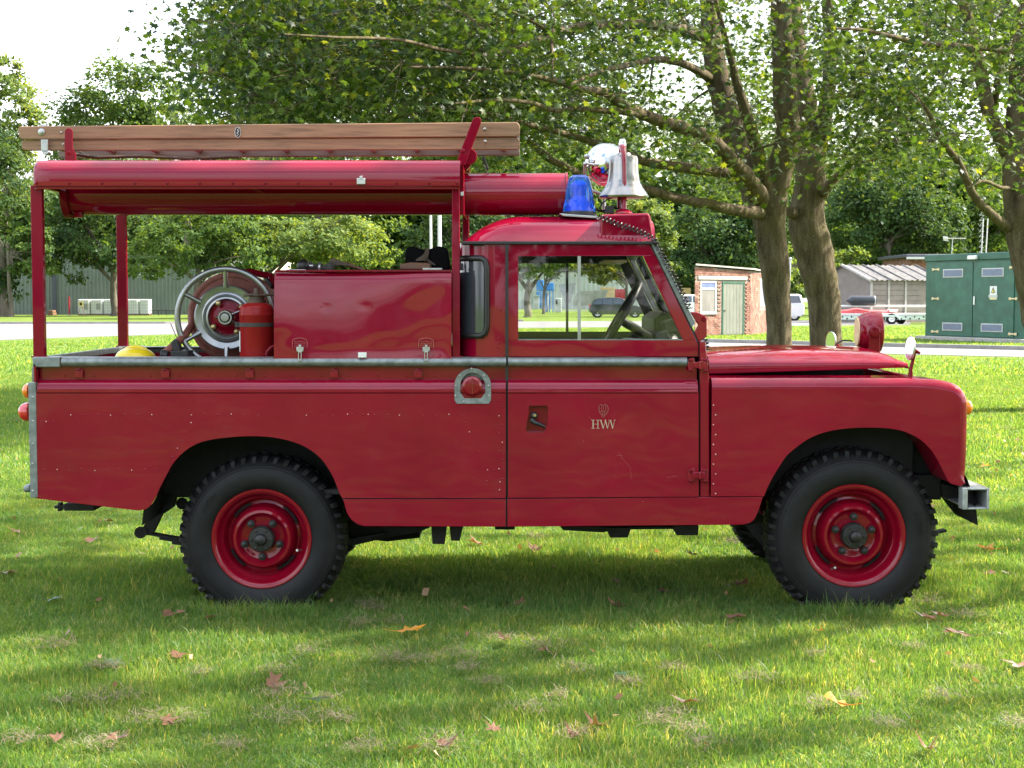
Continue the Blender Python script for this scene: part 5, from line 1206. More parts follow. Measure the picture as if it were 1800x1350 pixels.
mb = MB(); rows = []
for i in range(17):
    t = i/16; w_ = .34*math.sin(math.pi*min(1,max(0.02,t)))**.5; x = tx(1485)+(tx(1592)-tx(1485))*t; h = .18+.12*math.exp(-((t-.3)/.13)**2)+(.05 if t > .85 else 0)
    rows.append([(x, ty0+.8+w_*math.cos(a_)*1.2, tz(551)+h*math.sin(a_)**.7) for a_ in np.linspace(0.001, math.pi-.001, 9)])
mb.grid(rows); mb.build('hull', 'kayak_red', KY, smooth=50)
mb = MB(); mb.box(tx(1575), tx(1588), ty0+.45, ty0+1.1, tz(549), tz(544)); mb.build('end_block', 'white_label', KY, bevel=.03)
TUx = thing('black_pipe', 'black pointed plastic pipe lying on the trailer rack bar', 'pipe', (tx(1525), ty0+.4, tz(538)))
rr_ = (537-520)/2/F*(ty0+7.5); mb = MB(); mb.lathe([(.02,0),(rr_*.95,.30),(rr_,.34),(rr_,(tx(1549)-tx(1496))),(rr_*.88,(tx(1549)-tx(1496))),(rr_*.86,1.2),(0,1.2)], (tx(1496), ty0+.4, tz(528.5)), (1,0,0), 24); mb.build('barrel', 'tube_black', TUx, smooth=35)
mb = MB(); mb.lathe([(rr_*1.02,0),(rr_*1.02,.06)], (tx(1546), ty0+.4, tz(528.5)), (1,0,0), 24); mb.build('collar', 'machine_grey', TUx, smooth=35)
# ---- long green warehouse and neighbours on the left
def cladding(name, label, x0, x1, ytop, Y, mat, pitch=.30, depth=.05, group=None, ridge=None):
    A, B = P(x0,0,Y).x, P(x1,0,Y).x; H = P(0,ytop,Y).z
    root = thing(name, label, 'building', ((A+B)/2, Y, 0))
    MB().box(A, B, Y+depth, Y+25, 0, H).build('wall', mat, root, smooth=0)
    mb = MB(); pts = []
    x = A
    while x < B:
        pts += [(x, 0), (x+pitch*.45, 0), (x+pitch*.55, -depth), (x+pitch*.9, -depth)]; x += pitch
    mb.add([(x, Y+d, 0) for x, d in pts]+[(x, Y+d, H) for x, d in pts], [(i, i+1, len(pts)+i+1, len(pts)+i) for i in range(len(pts)-1)])
    mb.build('cladding', mat, root, smooth=0, kind='stuff')
    MB().box(A-.2, B+.2, Y-.25, Y+25.2, H, H+.22).build('roof_edge', 'slate', root, smooth=0)
    return root
wy = G(200,553).y
WH = cladding('warehouse', 'long dark green corrugated warehouse behind the left trees', -420, 339, 438, wy, 'clad_green', .33, .06)
MB().box(P(84,0,wy).x, P(91,0,wy).x, wy-.2, wy-.061, 0, P(0,438,wy).z).build('downpipe', 'slate', WH, smooth=0)
cladding('cream_building', 'cream corrugated building end beside the green warehouse', 340, 470, 452, wy+6, 'clad_cream', .5, .1)
PB = cladding('pale_shed', 'pale grey metal shed at the back of the yard behind the cab window', 890, 1160, 478, G(1000,547).y+28, 'clad_pale', .6, .08)
# caged water tanks
iy = G(190,554.5).y; w1 = F/(iy+7.1)
for i, (x0, x1, lab) in enumerate(((128,149,'white caged water tank at the left end, behind the sign stand'), (149.5,171,'second white caged water tank from the left, with a grey label'), (171.5,193,'third white caged water tank, just left of the tree trunk'), (193.5,214,'white caged water tank hidden behind the tree trunk'), (214.5,235,'white caged water tank just right of the far rear post'), (235.5,254.5,'white caged water tank at the right end of the row'))):
    A, B = P(x0,0,iy).x, P(x1,0,iy).x; H = P(0,525.5,iy).z; d_ = .1*(i % 3)
    tk = thing('water_tank', lab, 'water tank', ((A+B)/2, iy+d_, 0), 'caged water tanks along the warehouse')
    MB().box(A+.03, B-.03, iy+d_+.03, iy+d_+1.0, .12, H-.03).build('bottle', 'tank_white', tk, bevel=.08, seg=3)
    mb = MB()
    for k in range(6): x = A+(B-A)*k/5; mb.box(x-.012, x+.012, iy+d_-.012, iy+d_+.012, .1, H)
    for k in range(6): z = .12+(H-.13)*k/5; mb.box(A, B, iy+d_-.03, iy+d_-.013, z-.012, z+.012)
    mb.build('cage', 'cage', tk, smooth=0, kind='stuff')
    MB().box(A, B, iy+d_-.02, iy+d_+1.0, 0, .1).build('pallet', 'block_wood', tk, smooth=0)
    if i < 2: MB().box(A+(B-A)*.5, A+(B-A)*.85, iy+d_+.0, iy+d_+.028, H*.35, H*.72).build('label_plate', 'panel_grey', tk, smooth=0)
SG = thing('sign_stand', 'small yellow and black sign on legs before the tanks', 'sign', (P(134,0,iy-1.5).x, iy-1.5, 0))
SX = P(134,0,iy-1.5).x
MB().box(SX-.16, SX+.16, iy-1.52, iy-1.5, .75, 1.15).build('board', 'warning_yellow', SG, smooth=0)
MB().box(SX-.09, SX+.09, iy-1.53, iy-1.521, .85, 1.05).build('symbol', 'print_black', SG, smooth=0)
for dx in (-.14, .14): MB().cyl((SX+dx*.5, iy-1.49, .75), (SX+dx*1.8, iy-1.49, 0), .025, 6).build('leg', 'block_wood', SG)
RP = thing('red_post', 'thin red post standing before the warehouse', 'post', (P(112.5,0,iy).x, iy, 0)); X_ = P(112.5,0,iy).x
MB().box(X_-.06, X_+.06, iy, iy+.1, 0, P(0,521,iy).z).build('shaft', 'barrel_red', RP, bevel=.01); MB().box(X_-.12, X_+.12, iy-.05, iy+.15, 0, .1).build('base', 'concrete', RP)
PT = thing('pallet_stack', 'low stack of brown pallets left of the red post', 'pallets', (P(72,0,iy).x, iy, 0))
for i, (x0, x1, z0, z1) in enumerate(((50,58,0,.55),(52,57,.55,.75),(74,84,0,.25),(75,83,.25,.45))): MB().box(P(x0,0,iy).x, P(x1,0,iy).x, iy, iy+1, z0, z1-.02).build('pallet', 'block_wood', PT, bevel=.02)
BR = thing('low_barrier', 'low dark metal barrier before the warehouse right of the tanks', 'barrier', (P(280,0,iy).x, iy, 0))
mb = MB(); mb.cyl((P(256,0,iy).x,iy,.42), (P(302,0,iy).x,iy,.42), .04, 6); mb.build('rail', 'print_black', BR)
for x in (258,272,286,300): MB().cyl((P(x,0,iy).x,iy,0), (P(x,0,iy).x,iy,.42), .04, 6).build('leg', 'print_black', BR)
# ---- yard seen through the cab window
yy = G(950,550).y
def at(px, py, Y): return P(px, py, Y)
BM = thing('blue_machine', 'tall blue dust extractor with legs in the yard behind the window', 'machine', (P(955,0,yy).x, yy, 0))
def yb(root, name, x0, x1, y0, y1, Y, d, mat, **k):
    a, b = P(x0,y1,Y), P(x1,y0,Y); return MB().box(a.x, b.x, Y, Y+d, max(0,a.z), b.z).build(name, mat, root, **k)
yb(BM, 'hopper', 943, 956, 492, 511, yy, 2, 'machine_blue', bevel=.05); yb(BM, 'cabinet', 943, 952, 512, 541, yy, 2, 'machine_blue', bevel=.05); yb(BM, 'filter_box', 957, 974, 497, 511, yy+.3, 2, 'machine_blue', bevel=.05)
for x in (953, 958, 965, 971): yb(BM, 'leg', x, x+2.2, 511.2, 549, yy+.05*(x % 3), .12, 'machine_blue')
yb(BM, 'duct', 960, 964, 515, 549, yy+.6, .8, 'machine_grey', bevel=.1)
EC = thing('grey_locker_cabinet', 'pale grey metal cabinet beside the tree trunk in the yard', 'cabinet', (P(942,0,yy-2).x, yy-2, 0)); yb(EC, 'body', 938, 948, 521, 544, yy-2, .8, 'machine_grey', bevel=.03); yb(EC, 'top', 937.5, 948.5, 519, 520.9, yy-2.1, 1, 'clad_pale')
GM = thing('grey_machine', 'small grey blue machine standing in the yard', 'machine', (P(981,0,yy).x, yy, 0)); yb(GM, 'body', 975, 987, 524, 549, yy, 1, 'machine_grey', bevel=.05); yb(GM, 'window', 976.5, 980, 527, 535, yy-.03, .02, 'print_black')
CV = thing('conveyor_hopper', 'large grey tilted metal hopper panel in the yard', 'hopper', (P(1000,0,yy+2).x, yy+2, 0))
MB().plate([(981,500),(1013,497),(1003,533),(994,533)], yy+2, .3).build('face', 'panel_grey', CV, smooth=0); yb(CV, 'leg', 996, 997.5, 533, 550, yy+2, .15, 'cage')
PN = thing('leaning_panels', 'row of grey metal panels leaning in the yard behind the car', 'panels', (P(1030,0,yy+1).x, yy+1, 0))
for i in range(9): MB().plate([(1003+i*6,538),(1009+i*6,538),(1022+i*6,512-i*.3),(1016+i*6,512-i*.3)], yy+1+.12*i, .08).build('panel', 'panel_grey', PN, smooth=0)
TS = thing('timber_stack', 'stack of pale yellow timber above the black car', 'timber', (P(1070,0,yy+6).x, yy+6, 0))
for i in range(6): yb(TS, 'plank', 1058+i*1.2, 1081, 505+i*3.6, 508.2+i*3.6, yy+6+.05*(i % 2), 3, 'timber_pale')
for i in range(4):
    bxx = thing('red_drum', 'dark red drum in the row beside the timber stack', 'drum', (P(1085+i*5,0,yy+6).x, yy+6, 0), 'red drums beside the timber')
    c_ = (P(1085+i*5,0,yy+6).x, yy+6.3, 0); MB().lathe([(.24,0),(.25,.3),(.235,.32),(.25,.34),(.25,.62),(.235,.64),(.25,.66),(.25,.98)], (c_[0],c_[1],P(0,522,yy+6).z-.2), (0,0,1), 14).build('barrel', 'barrel_red', bxx, smooth=30)
    MB().lathe([(.25,0),(.25,P(0,522,yy+6).z-.2)], c_, (0,0,1), 10).build('stand', 'cage', bxx)
yb(PN, 'crossbeam', 985, 1040, 545, 547, yy+.6, .1, 'white_paint')
OB = thing('orange_hoarding', 'orange wooden hoarding behind the windscreen pillar', 'hoarding', (P(1203,0,120).x,120,0)); yb(OB, 'board', 1198, 1214, 506, 527, 120, .1, 'timber_pale'); yb(OB, 'leg', 1205, 1206, 527, 551, 120, .1, 'block_wood')
# ================================================================ trees
def rot_basis(nrm, ang):                      # (N,3) normals -> tangent frames
    n = nrm/np.linalg.norm(nrm, axis=1, keepdims=True)
    ref = np.where(np.abs(n[:, 2:3]) < .9, np.array([[0,0,1.]]), np.array([[1.,0,0]]))
    t = np.cross(ref, n); t /= np.linalg.norm(t, axis=1, keepdims=True); b = np.cross(n, t)
    c, s = np.cos(ang)[:, None], np.sin(ang)[:, None]
    return t*c+b*s, b*c-t*s, n
def leaves(name, cen, size, nrm, tv, tf, mat, parent, rnd, kind='stuff'):
    N_ = len(cen); u, v, n = rot_basis(nrm, rng.uniform(0, 2*np.pi, N_))
    tv = np.asarray(tv, float); k = len(tv)
    V = cen[:, None, :]+size[:, None, None]*(u[:, None, :]*tv[None, :, 0:1]+v[:, None, :]*tv[None, :, 1:2]+n[:, None, :]*tv[None, :, 2:3])
    Fc = (np.arange(N_)[:, None, None]*k+np.asarray(tf)[None]).reshape(-1, len(tf[0]))
    return np_mesh(name, V.reshape(-1, 3), Fc, mat, parent, np.repeat(rnd, k), kind)
# five-lobed maple leaf, slightly cupped, as a fan of triangles
ml = [(0,0,.06), (0,-.50,0), (.16,-.28,.02), (.52,-.22,-.04), (.24,.02,.03), (.46,.34,-.05), (.15,.26,.02), (0,.56,-.05), (-.15,.26,.02), (-.46,.34,-.05), (-.24,.02,.03), (-.52,-.22,-.04), (-.16,-.28,.02)]
mf = [(0, i, i+1 if i < 12 else 1) for i in range(1, 13)]
ql = [(-.5,-.06,.03), (-.10,-.36,-.06), (.5,.0,.03), (.05,.38,-.06)]
qf = [(0,1,2), (0,2,3)]
def pick_normals(n, up=.55):
    r = rng.normal(size=(n, 3)); r[:, 2] = np.abs(r[:, 2])*.7+up*1.6; return r
# ---- near maples: trunks and limbs
def limb(mb, pts, d, w, n=8, sub=3, wob=.0):
    m = len(pts); ds = np.array(np.linspace(d[0], d[1], m) if len(d) == 2 else d, float)
    if w[0] < 40: ds[0] += .30; ds[1] += .12      # limbs start inside the wood they grow from
    p3 = [P(x, y, dd-7.1) for (x, y), dd in zip(pts, ds)]; ws = np.linspace(w[0], w[1], m) if len(w) == 2 else w
    rad = [ww/2*dd/F for ww, dd in zip(ws, ds)]
    q = cr([(*p, r) for p, r in zip(p3, rad)], sub); path = [Vector(x[:3]) for x in q]; rr = [max(.006, x[3]) for x in q]
    if wob: 
        path = [p+Vector((random.uniform(-1,1), random.uniform(-1,1), random.uniform(-1,1)))*r*wob for p, r in zip(path, rr)]
    mb.tube(path, rr, n); return path, rr
NEAR = {}
def near_tree(key, label, base, trunk, limbs):
    root = thing('maple_tree', label, 'tree', base); tb = MB()
    nodes = []
    pa, ra = limb(tb, *trunk, n=14, sub=4, wob=.05)
    tk = tb.build('trunk', 'bark', root, smooth=70)
    for L in limbs:
        mb = MB(); pth, rr = limb(mb, *L, n=9, sub=4, wob=.10); mb.build('limb', 'bark', root, smooth=70); nodes += list(zip(pth, rr))
    NEAR[key] = dict(root=root, nodes=[(p, r) for p, r in nodes], clumps=[], top=pa[-1]); return root
def base_at(px, d): 
    p = P(px, 523, d-7.1); return Vector((p.x, p.y, 0))
def trunk_pts(px0, d, rest, w0):               # first point on the ground
    g = base_at(px0, d); py = 523+ (CAM.z)*F/d; return [(px0, py+4)]+rest
A_D, B_D, C_D = 25.0, 28.0, 20.0
near_tree('A', 'left of the two close maple trunks behind the bonnet, wide boughs over the truck', base_at(1358, A_D),
    (trunk_pts(1372, A_D, [(1370,612),(1368,540),(1361,470),(1354,400),(1349,350),(1344,318)], 80), (25,25), [72,46,45,51,55,68,66]),
    [([(1335,345),(1316,300),(1288,225),(1264,148),(1252,74),(1246,0),(1244,-120),(1250,-330)], (25,25.5), [64,56,48,42,36,32,26,10]),
     ([(1350,350),(1372,300),(1385,240),(1380,150),(1374,60),(1370,-40),(1362,-200),(1350,-420)], (25,24), [62,50,44,42,38,34,24,8]),
     ([(1348,335),(1330,262),(1312,200),(1296,150),(1284,100),(1268,40),(1250,-30)], (24.5,23), [28,24,20,16,12,9,4]),
     ([(1340,355),(1320,320),(1294,290),(1255,249),(1211,228),(1152,210),(1110,192),(1084,178),(1060,161),(1027,158),(974,142),(900,128),(820,120),(720,118)], (24.6,17), [34,30,27,25,23,21,19,17,15,13,10,8,6,4]),
     ([(1152,210),(1120,200),(1078,195),(1020,192),(974,194),(930,180),(870,176),(800,182)], (21.8,17), [15,13,11,10,9,8,6,4]),
     ([(1340,372),(1324,373),(1285,368),(1240,357),(1196,350),(1140,335),(1080,320),(1018,305),(988,290),(959,275),(918,237),(880,215),(830,200)], (24.8,19), [26,23,20,18,17,16,15,14,13,12,10,8,4]),
     ([(1335,330),(1290,307),(1240,299),(1196,293),(1137,284),(1090,266),(1048,252),(989,234),(940,222),(900,210),(840,196),(760,190)], (24.6,18), [22,20,19,18,16,14,12,11,10,8,6,4]),
     ([(1262,150),(1220,120),(1170,105),(1130,108),(1090,118),(1050,128),(1000,150)], (25.2,20), [20,15,13,12,10,8,5]),
     ([(1252,70),(1200,52),(1150,44),(1104,43),(1060,45),(1018,47),(971,59),(935,76),(900,86),(850,96),(780,88),(700,70),(600,66),(500,60)], (25.2,15), [24,20,18,17,16,14,13,11,10,8,7,6,5,3]),
     ([(1250,0),(1150,-60),(1050,-90),(900,-110),(750,-100),(600,-80),(480,-60)], (25,14), [24,20,17,14,11,8,4]),
     ([(1370,-40),(1250,-150),(1100,-240),(900,-280),(700,-260),(560,-210)], (24,13), [26,22,17,13,9,5]),
     ([(971,59),(970,75),(971,110),(971,138)], (19,18.5), [6,6,5,4]), ([(900,20),(940,40),(971,59)], (18,19), [4,6,7])])
near_tree('B', 'right of the two close maple trunks, mossy and knotted, behind the siren', base_at(1440, B_D),
    (trunk_pts(1456, B_D, [(1452,611),(1449,540),(1440,480),(1430,440),(1420,402),(1419,368),(1424,330),(1426,290)], 90), (28,28), [86,58,57,62,67,66,60,56,50]),
    [([(1425,300),(1422,240),(1412,180),(1400,100),(1392,20),(1385,-80),(1375,-260)], (28,28.5), [52,50,46,40,36,30,10]),
     ([(1428,300),(1444,240),(1452,190),(1460,110),(1456,30),(1452,-60),(1470,-220)], (28,27.5), [36,30,27,24,21,18,7]),
     ([(1422,372),(1400,376),(1388,372)], (28,27.6), [30,24,18]),
     ([(1440,350),(1452,332),(1470,312),(1490,294),(1520,262),(1556,232),(1603,190),(1640,165)], (28,24), [22,18,14,12,10,8,6,4]),
     ([(1462,100),(1478,70),(1500,20),(1530,-60),(1580,-160)], (27.6,25), [16,14,12,10,5]),
     ([(1470,290),(1500,250),(1525,205),(1540,170)], (27.5,25), [9,7,6,4])])
near_tree('C', 'maple at the right edge whose trunk hides part of the green cabinet', base_at(1850, C_D),
    (trunk_pts(1880, C_D, [(1856,600),(1836,540),(1822,480),(1806,420),(1798,360),(1795,300),(1797,240),(1800,160),(1806,60),(1812,-60),(1820,-240)], 100), (20,20), [112,96,84,78,72,66,64,58,54,48,40,12]),
    [([(1795,320),(1776,275),(1758,240),(1741,204),(1728,150),(1717,95),(1700,30),(1690,-40),(1680,-180)], (20,19.5), [34,28,26,25,24,23,21,18,6]),
     ([(1745,200),(1752,150),(1756,110),(1750,60)], (19.8,19.5), [14,12,10,6]),
     ([(1800,425),(1769,398),(1740,374),(1717,351),(1701,322),(1689,294),(1672,268),(1655,246),(1627,190),(1600,160)], (20,18), [22,18,16,15,14,13,11,10,7,4]),
     ([(1800,110),(1760,88),(1700,82),(1617,76),(1560,62),(1513,52),(1470,50)], (20,17), [16,13,11,10,8,6,4]),
     ([(1790,330),(1760,330),(1730,318),(1700,330)], (19.8,18.5), [9,7,6,4]),
     ([(1812,-60),(1740,-140),(1650,-180),(1540,-190)], (20,16), [20,16,11,5])])
def side_tree(key, label, x, y):
    root = thing('maple_tree', label, 'tree', (x, y, 0)); nodes = []
    tb = MB(); tp = cr([(x,y,-.1),(x+.05,y,1.5),(x-.05,y+.05,3.5),(x,y,5.5)], 4); tb.tube(tp, list(np.linspace(.36,.24,len(tp))), 14); tb.build('trunk', 'bark', root, smooth=70)
    for k in range(7):
        a = k*.9+x; rr_ = 3.4+1.2*math.sin(k*2.1); e = Vector((x+rr_*math.cos(a), y+rr_*math.sin(a), 8.5+2.2*math.sin(k*1.7)))
        s0 = Vector((x, y, 4.2+.25*k)); mb = MB(); pth = [Vector(q) for q in cr([s0, s0.lerp(e,.4)+Vector((0,0,.7)), e], 5)]; rad = list(np.linspace(.14,.03,len(pth))); mb.tube(pth, rad, 8); mb.build('limb', 'bark', root, smooth=70); nodes += list(zip(pth, rad))
    NEAR[key] = dict(root=root, nodes=nodes, clumps=[])
side_tree('D', 'maple just outside the right edge whose boughs shade the truck', 10.4, 3.6)
side_tree('E', 'added unseen maple to the right of the photographer that shades the near lawn', 10.8, -6.0)  # added out of view to shade the lawn that the paint mirrors
side_tree('F', 'added unseen maple shading the lawn, behind and to the right of the photographer', 11.5, -15.5)  # out of view, put in to darken the lawn behind the camera
# ---- foliage clumps of the near maples
def lower(x):
    return float(np.interp(x, [300,340,420,600,800,900,1000,1150,1230,1300,1345,1400,1450,1540,1620,1690,1760,1900], [130,215,262,278,282,285,292,285,325,392,350,300,325,345,300,352,372,330]))
gaps = [(1195,150,84,50), (1715,190,56,84), (1560,60,40,26), (880,60,30,18), (1000,75,38,22), (745,70,46,26), (1130,250,60,18), (700,150,30,18), (1330,60,26,44), (1500,330,34,26), (1095,320,40,16), (1600,120,34,22)]
CL = []
tries = 0
while len(CL) < 1180 and tries < 40000:
    tries += 1
    x = rng.uniform(335, 1900); y = rng.uniform(-60, 1)**1 if False else rng.uniform(-40, 400)
    if y > lower(x)-22: continue
    if x < 366+max(0, 90-y)*.28: continue
    if x > 1230 and len(CL) > 820 and rng.uniform() < .6: continue
    if any(((x-gx_)/rx_)**2+((y-gy_)/ry_)**2 < 1 for gx_, gy_, rx_, ry_ in gaps): continue
    if x < 900: d = rng.uniform(17, 26)
    elif x < 1230: d = rng.uniform(25.5, 34) if rng.uniform() < .78 else rng.uniform(18, 25)
    elif x < 1485: d = rng.uniform(29.5, 36) if rng.uniform() < .88 else rng.uniform(20, 26)
    elif x < 1640: d = rng.uniform(19, 30)
    else: d = rng.uniform(21, 31) if rng.uniform() < .85 else rng.uniform(16, 19)
    if y > 215 and x < 920: d = rng.uniform(18, 26)
    CL.append((*P(x, y, d-7.1), .44, 72, .094))
def nearest(p):
    best = None
    for k, t in NEAR.items():
        for q, r in t['nodes']:
            dd = (q-p).length_squared
            if best is None or dd < best[0]: best = (dd, k, q, r)
    return best
# the tall crowns above the picture: fewer, larger clumps, with openings that let the sun through
def shadow_px(x, y, z):
    k = z/sd.z; p = Vector((x-sd.x*k, y-sd.y*k, 0))-CAM; c, s = math.cos(PITCH), math.sin(PITCH)
    zf = p.y*c-p.z*s; up = p.y*s+p.z*c
    return (900+F*p.x/zf, 675-F*up/zf) if zf > .5 else (900, 5000)
def sunny(px, py):                             # where openings in the crowns let sun patches fall on the lawn
    w_ = 22*np.sin(px/61.+py/37.)+14*np.sin(px/23.-py/29.)
    a = py > np.interp(px, [600,760,900,1060,1330,1420,1800,2100], [1420,1310,1345,1290,1165,1135,1085,1080])+w_
    a &= ~((np.sin(px/140.+py/24.) > .72) & (py > 1170))
    b = ((px-340)/210.)**2+((py-1158-w_*.4-(340-px)*.10)/48.)**2 < 1
    c = (py > 926) & (py < 1003+w_*.5) & (px > 200) & (px < 1360)
    d = (py < 668+w_*.6)
    e = (px > 1690) & (np.sin(py/17.+px/90.)+.5*np.sin(py/7.) > .05) & (py < 1090)
    f = (px < 60) & (np.sin(py/26.+px/50.) > .2) & (py < 1000)
    g = ((px-860)/130.)**2+((py-1310)/40.)**2 < 1
    h = ((px-90)/150.)**2+((py-1345)/30.)**2 < 1
    inn = (py < 1400) & (px > -150) & (px < 1950)
    return ((a | b | c | e | f | g | h) & inn) | (d & (py > 540) & (py < 700))
cc = [(3.8,17.5,12.5,7.2,6.8), (5.6,20.5,13,6.5,6.5), (7.2,13,12,6.2,6.2), (-1.5,13.5,11,5.4,4.8)]
shade = [(10.4,3.6,10.5,7.0,5.2), (10.8,-6.0,10.5,7.0,5.0), (11.5,-15.5,10.5,7.0,5.0)]
def crown_fill(ells, total, sz, n_, zmin):
    k = 0
    while k < total:
        a, b, h, r_, hh = ells[rng.integers(len(ells))]; v = rng.uniform(-1, 1, 3)
        if v@v > 1: continue
        x, y, z = a+v[0]*r_, b+v[1]*r_, h+v[2]*hh
        if z < zmin: continue
        k += 1
        if y < 22 and z < 6.6+(y-6)*.05 and abs(x) < (y+7.1)*.34: continue
        CL.append((x, y, z, .80, n_, sz))
crown_fill(cc, 420, .24, 34, 6.6); crown_fill(shade, 620, .22, 44, 4.6)
random.seed(11)
for t in NEAR.values(): t['tw'] = MB(); t['C'] = []; t['S'] = []; t['N'] = []; t['R'] = []; t['U'] = []
order = []
for c in CL:
    p = Vector(c[:3]); b = nearest(p); order.append((b[0], c))
order.sort(key=lambda o: o[0])
for _, c in order:
    p = Vector(c[:3]); dd, k, q, r = nearest(p); t = NEAR[k]; L = math.sqrt(dd)
    if L > .15:
        mid = q.lerp(p, .5)+Vector((random.uniform(-1,1), random.uniform(-1,1), random.uniform(-.4,1)))*L*.12
        r0 = min(r*.7, .010+.012*L); path = [q, q.lerp(mid,.5)+Vector((0,0,L*.02)), mid, mid.lerp(p,.6), p]
        t['tw'].tube(path, [r0, r0*.85, r0*.65, r0*.45, .005], 5, cap=False)
        t['nodes'] += [(mid, r0*.65), (p, .008)]
    sg, n_, sz = c[3:]
    cen = np.array(c[:3])+rng.normal(size=(n_, 3))*np.array([sg, sg, sg*.46])
    for _k in range(4):                       # fine twigs inside the spray
        e = Vector(cen[_k]); t['tw'].tube([p, p.lerp(e,.5)+Vector((0,0,.03)), e], [.006,.005,.003], 3, cap=False)
    if c[2] > 6.5 or c[1] < 9:
        sx, sy = np.array([shadow_px(*q) for q in cen]).T; keep = ~sunny(sx, sy) | (rng.uniform(size=len(cen)) < .06)
        cen = cen[keep]; n_ = len(cen)
        if n_ == 0: continue
    t['C'].append(cen); t['S'].append(sz*rng.uniform(.65, 1.3, n_)); t['N'].append(pick_normals(n_, .45))
    t['R'].append(np.clip(rng.normal(.45+.12*rng.normal(), .25, n_), 0, 1)); t['U'].append(np.full(n_, sz > .15))
for k, t in NEAR.items():
    t['tw'].build('twigs', 'bark', t['root'], smooth=70, kind='stuff')
    cC, cS, cN, cR, cU = (np.concatenate(t[q]) for q in 'CSNRU')
    if (~cU).sum(): leaves('crown', cC[~cU], cS[~cU], cN[~cU], ml, mf, 'leaf_maple', t['root'], cR[~cU])
    if cU.sum(): leaves('upper_crown' if (~cU).sum() else 'crown', cC[cU], cS[cU], cN[cU], ql, qf, 'leaf_maple', t['root'], cR[cU])
# ---- trees further off
def far_tree(name, label, px, d, crown, trunk_w, mat, n=7000, size=.30, lean=0, bmat='bark_far', clumps=60, trunk_top=None, seed=0, forks=5, group=None):
    """crown: list of ellipses in photo pixels (cx, cy, rx, ry); depth as wide as the ellipse"""
    rg = np.random.default_rng(100+seed); random.seed(200+seed)
    Y = d-7.1; s = d/F; base = Vector((P(px,523,Y).x, Y, 0))
    root = thing(name, label, 'tree', base, group)
    el = [(P(cx, cy, Y), rx*s, ry*s) for cx, cy, rx, ry in crown]
    top = P(px+lean, trunk_top if trunk_top else min(e[1]+e[3]*.5 for e in crown), Y)
    r0 = trunk_w/2*s
    if trunk_w:
        mb = MB(); pth = cr([base-Vector((0,0,.1)), base.lerp(top,.12)+Vector((r0*.15,0,0)), base.lerp(top,.45)+Vector((-r0*.3,0,0)), top], 4)
        m_ = len(pth); mb.tube(pth, [r0*(1.45 if i == 0 else 1.0-.35*i/(m_-1)) for i in range(m_)], 10); mb.build('trunk', bmat, root, smooth=70)
    wts = np.array([rx*rx*ry for _, rx, ry in el]); wts = wts/wts.sum()
    C_, S_, N_, R_ = [], [], [], []; fork = []
    for i in range(clumps):
        c, rx, ry = el[rg.choice(len(el), p=wts)]
        v = rg.normal(size=3); v /= np.linalg.norm(v); rad = rg.uniform(.30, 1)**.45
        cen = np.array(c)+v*np.array([rx, rx*.85, ry])*rad*.92
        if cen[2] < 1.2: continue
        cr_ = min(rx, ry)*rg.uniform(.20, .34); k = max(20, n//clumps)
        C_.append(cen+rg.normal(size=(k, 3))*np.array([cr_, cr_, cr_*.62])*.62); S_.append(size*rg.uniform(.6, 1.35, k)); N_.append(pick_normals(k, .3)+v*.9)
        R_.append(np.clip(rg.normal(.42+.22*rg.normal(), .2, k), 0, 1)); fork.append(Vector(cen))
    if trunk_w:
        mb = MB()
        for f in random.sample(fork, min(forks*2, len(fork))):
            s0 = base.lerp(top, random.uniform(.55, 1.0)); mid = s0.lerp(f, .5)+Vector((0,0,.06*(f-s0).length)); rr = r0*random.uniform(.22,.42)
            mb.tube(cr([s0, mid, f], 3), list(np.linspace(rr, .03, 7)), 6, cap=False)
        mb.build('limbs', bmat, root, smooth=70, kind='stuff')
    C_ = np.concatenate(C_); S_ = np.concatenate(S_); keep = C_[:, 2] > .4
    leaves('crown', C_[keep], S_[keep], np.concatenate(N_)[keep], ql, qf, mat, root, np.concatenate(R_)[keep])
    return root
ft = far_tree
ft('oak_tree', 'dark tree with trunk at the left edge of the photo', 4, 120, [(0,380,80,150),(30,470,60,45),(-40,300,70,120)], 22, 'leaf_dark', 9000, .34, seed=1, clumps=80, trunk_top=430)
ft('slender_tree', 'slender pale trunk just right of the left edge trunk', 20, 118, [(55,440,40,60),(78,480,24,26)], 9, 'leaf_mid', 2600, .30, seed=2, clumps=26, trunk_top=430, lean=-6)
ft('oak_tree', 'spreading dark tree in front of the water tanks', 201, 123, [(190,400,125,75),(140,455,70,42),(270,440,80,52),(110,380,60,70),(200,330,110,60)], 15, 'leaf_dark', 15000, .32, seed=3, clumps=130, trunk_top=465)
ft('walnut_tree', 'light green tree with low branches behind the hose reel', 345, 108, [(330,430,100,52),(420,440,90,48),(270,460,60,36),(380,395,90,40)], 15, 'leaf_mid', 13000, .27, seed=4, clumps=120, trunk_top=470, lean=5)
ft('ash_tree', 'sunlit pale green tree behind the locker', 462, 112, [(540,430,100,50),(610,420,95,52),(480,420,70,45),(650,450,60,35)], 12, 'leaf_light', 13000, .27, seed=5, clumps=120, trunk_top=470, lean=8)
ft('lime_tree', 'tall rounded tree rising above the ladder at upper left', 215, 160, [(190,190,85,105),(250,170,60,70),(150,230,70,90),(200,290,110,70)], 16, 'leaf_mid', 13000, .42, seed=6, clumps=110, trunk_top=330)
ft('birch_tree', 'yellowing tree top at the far upper left', 10, 170, [(15,190,55,80),(0,130,40,45),(40,240,50,60),(20,300,60,70)], 14, 'leaf_light', 8000, .42, seed=7, clumps=70, trunk_top=330)
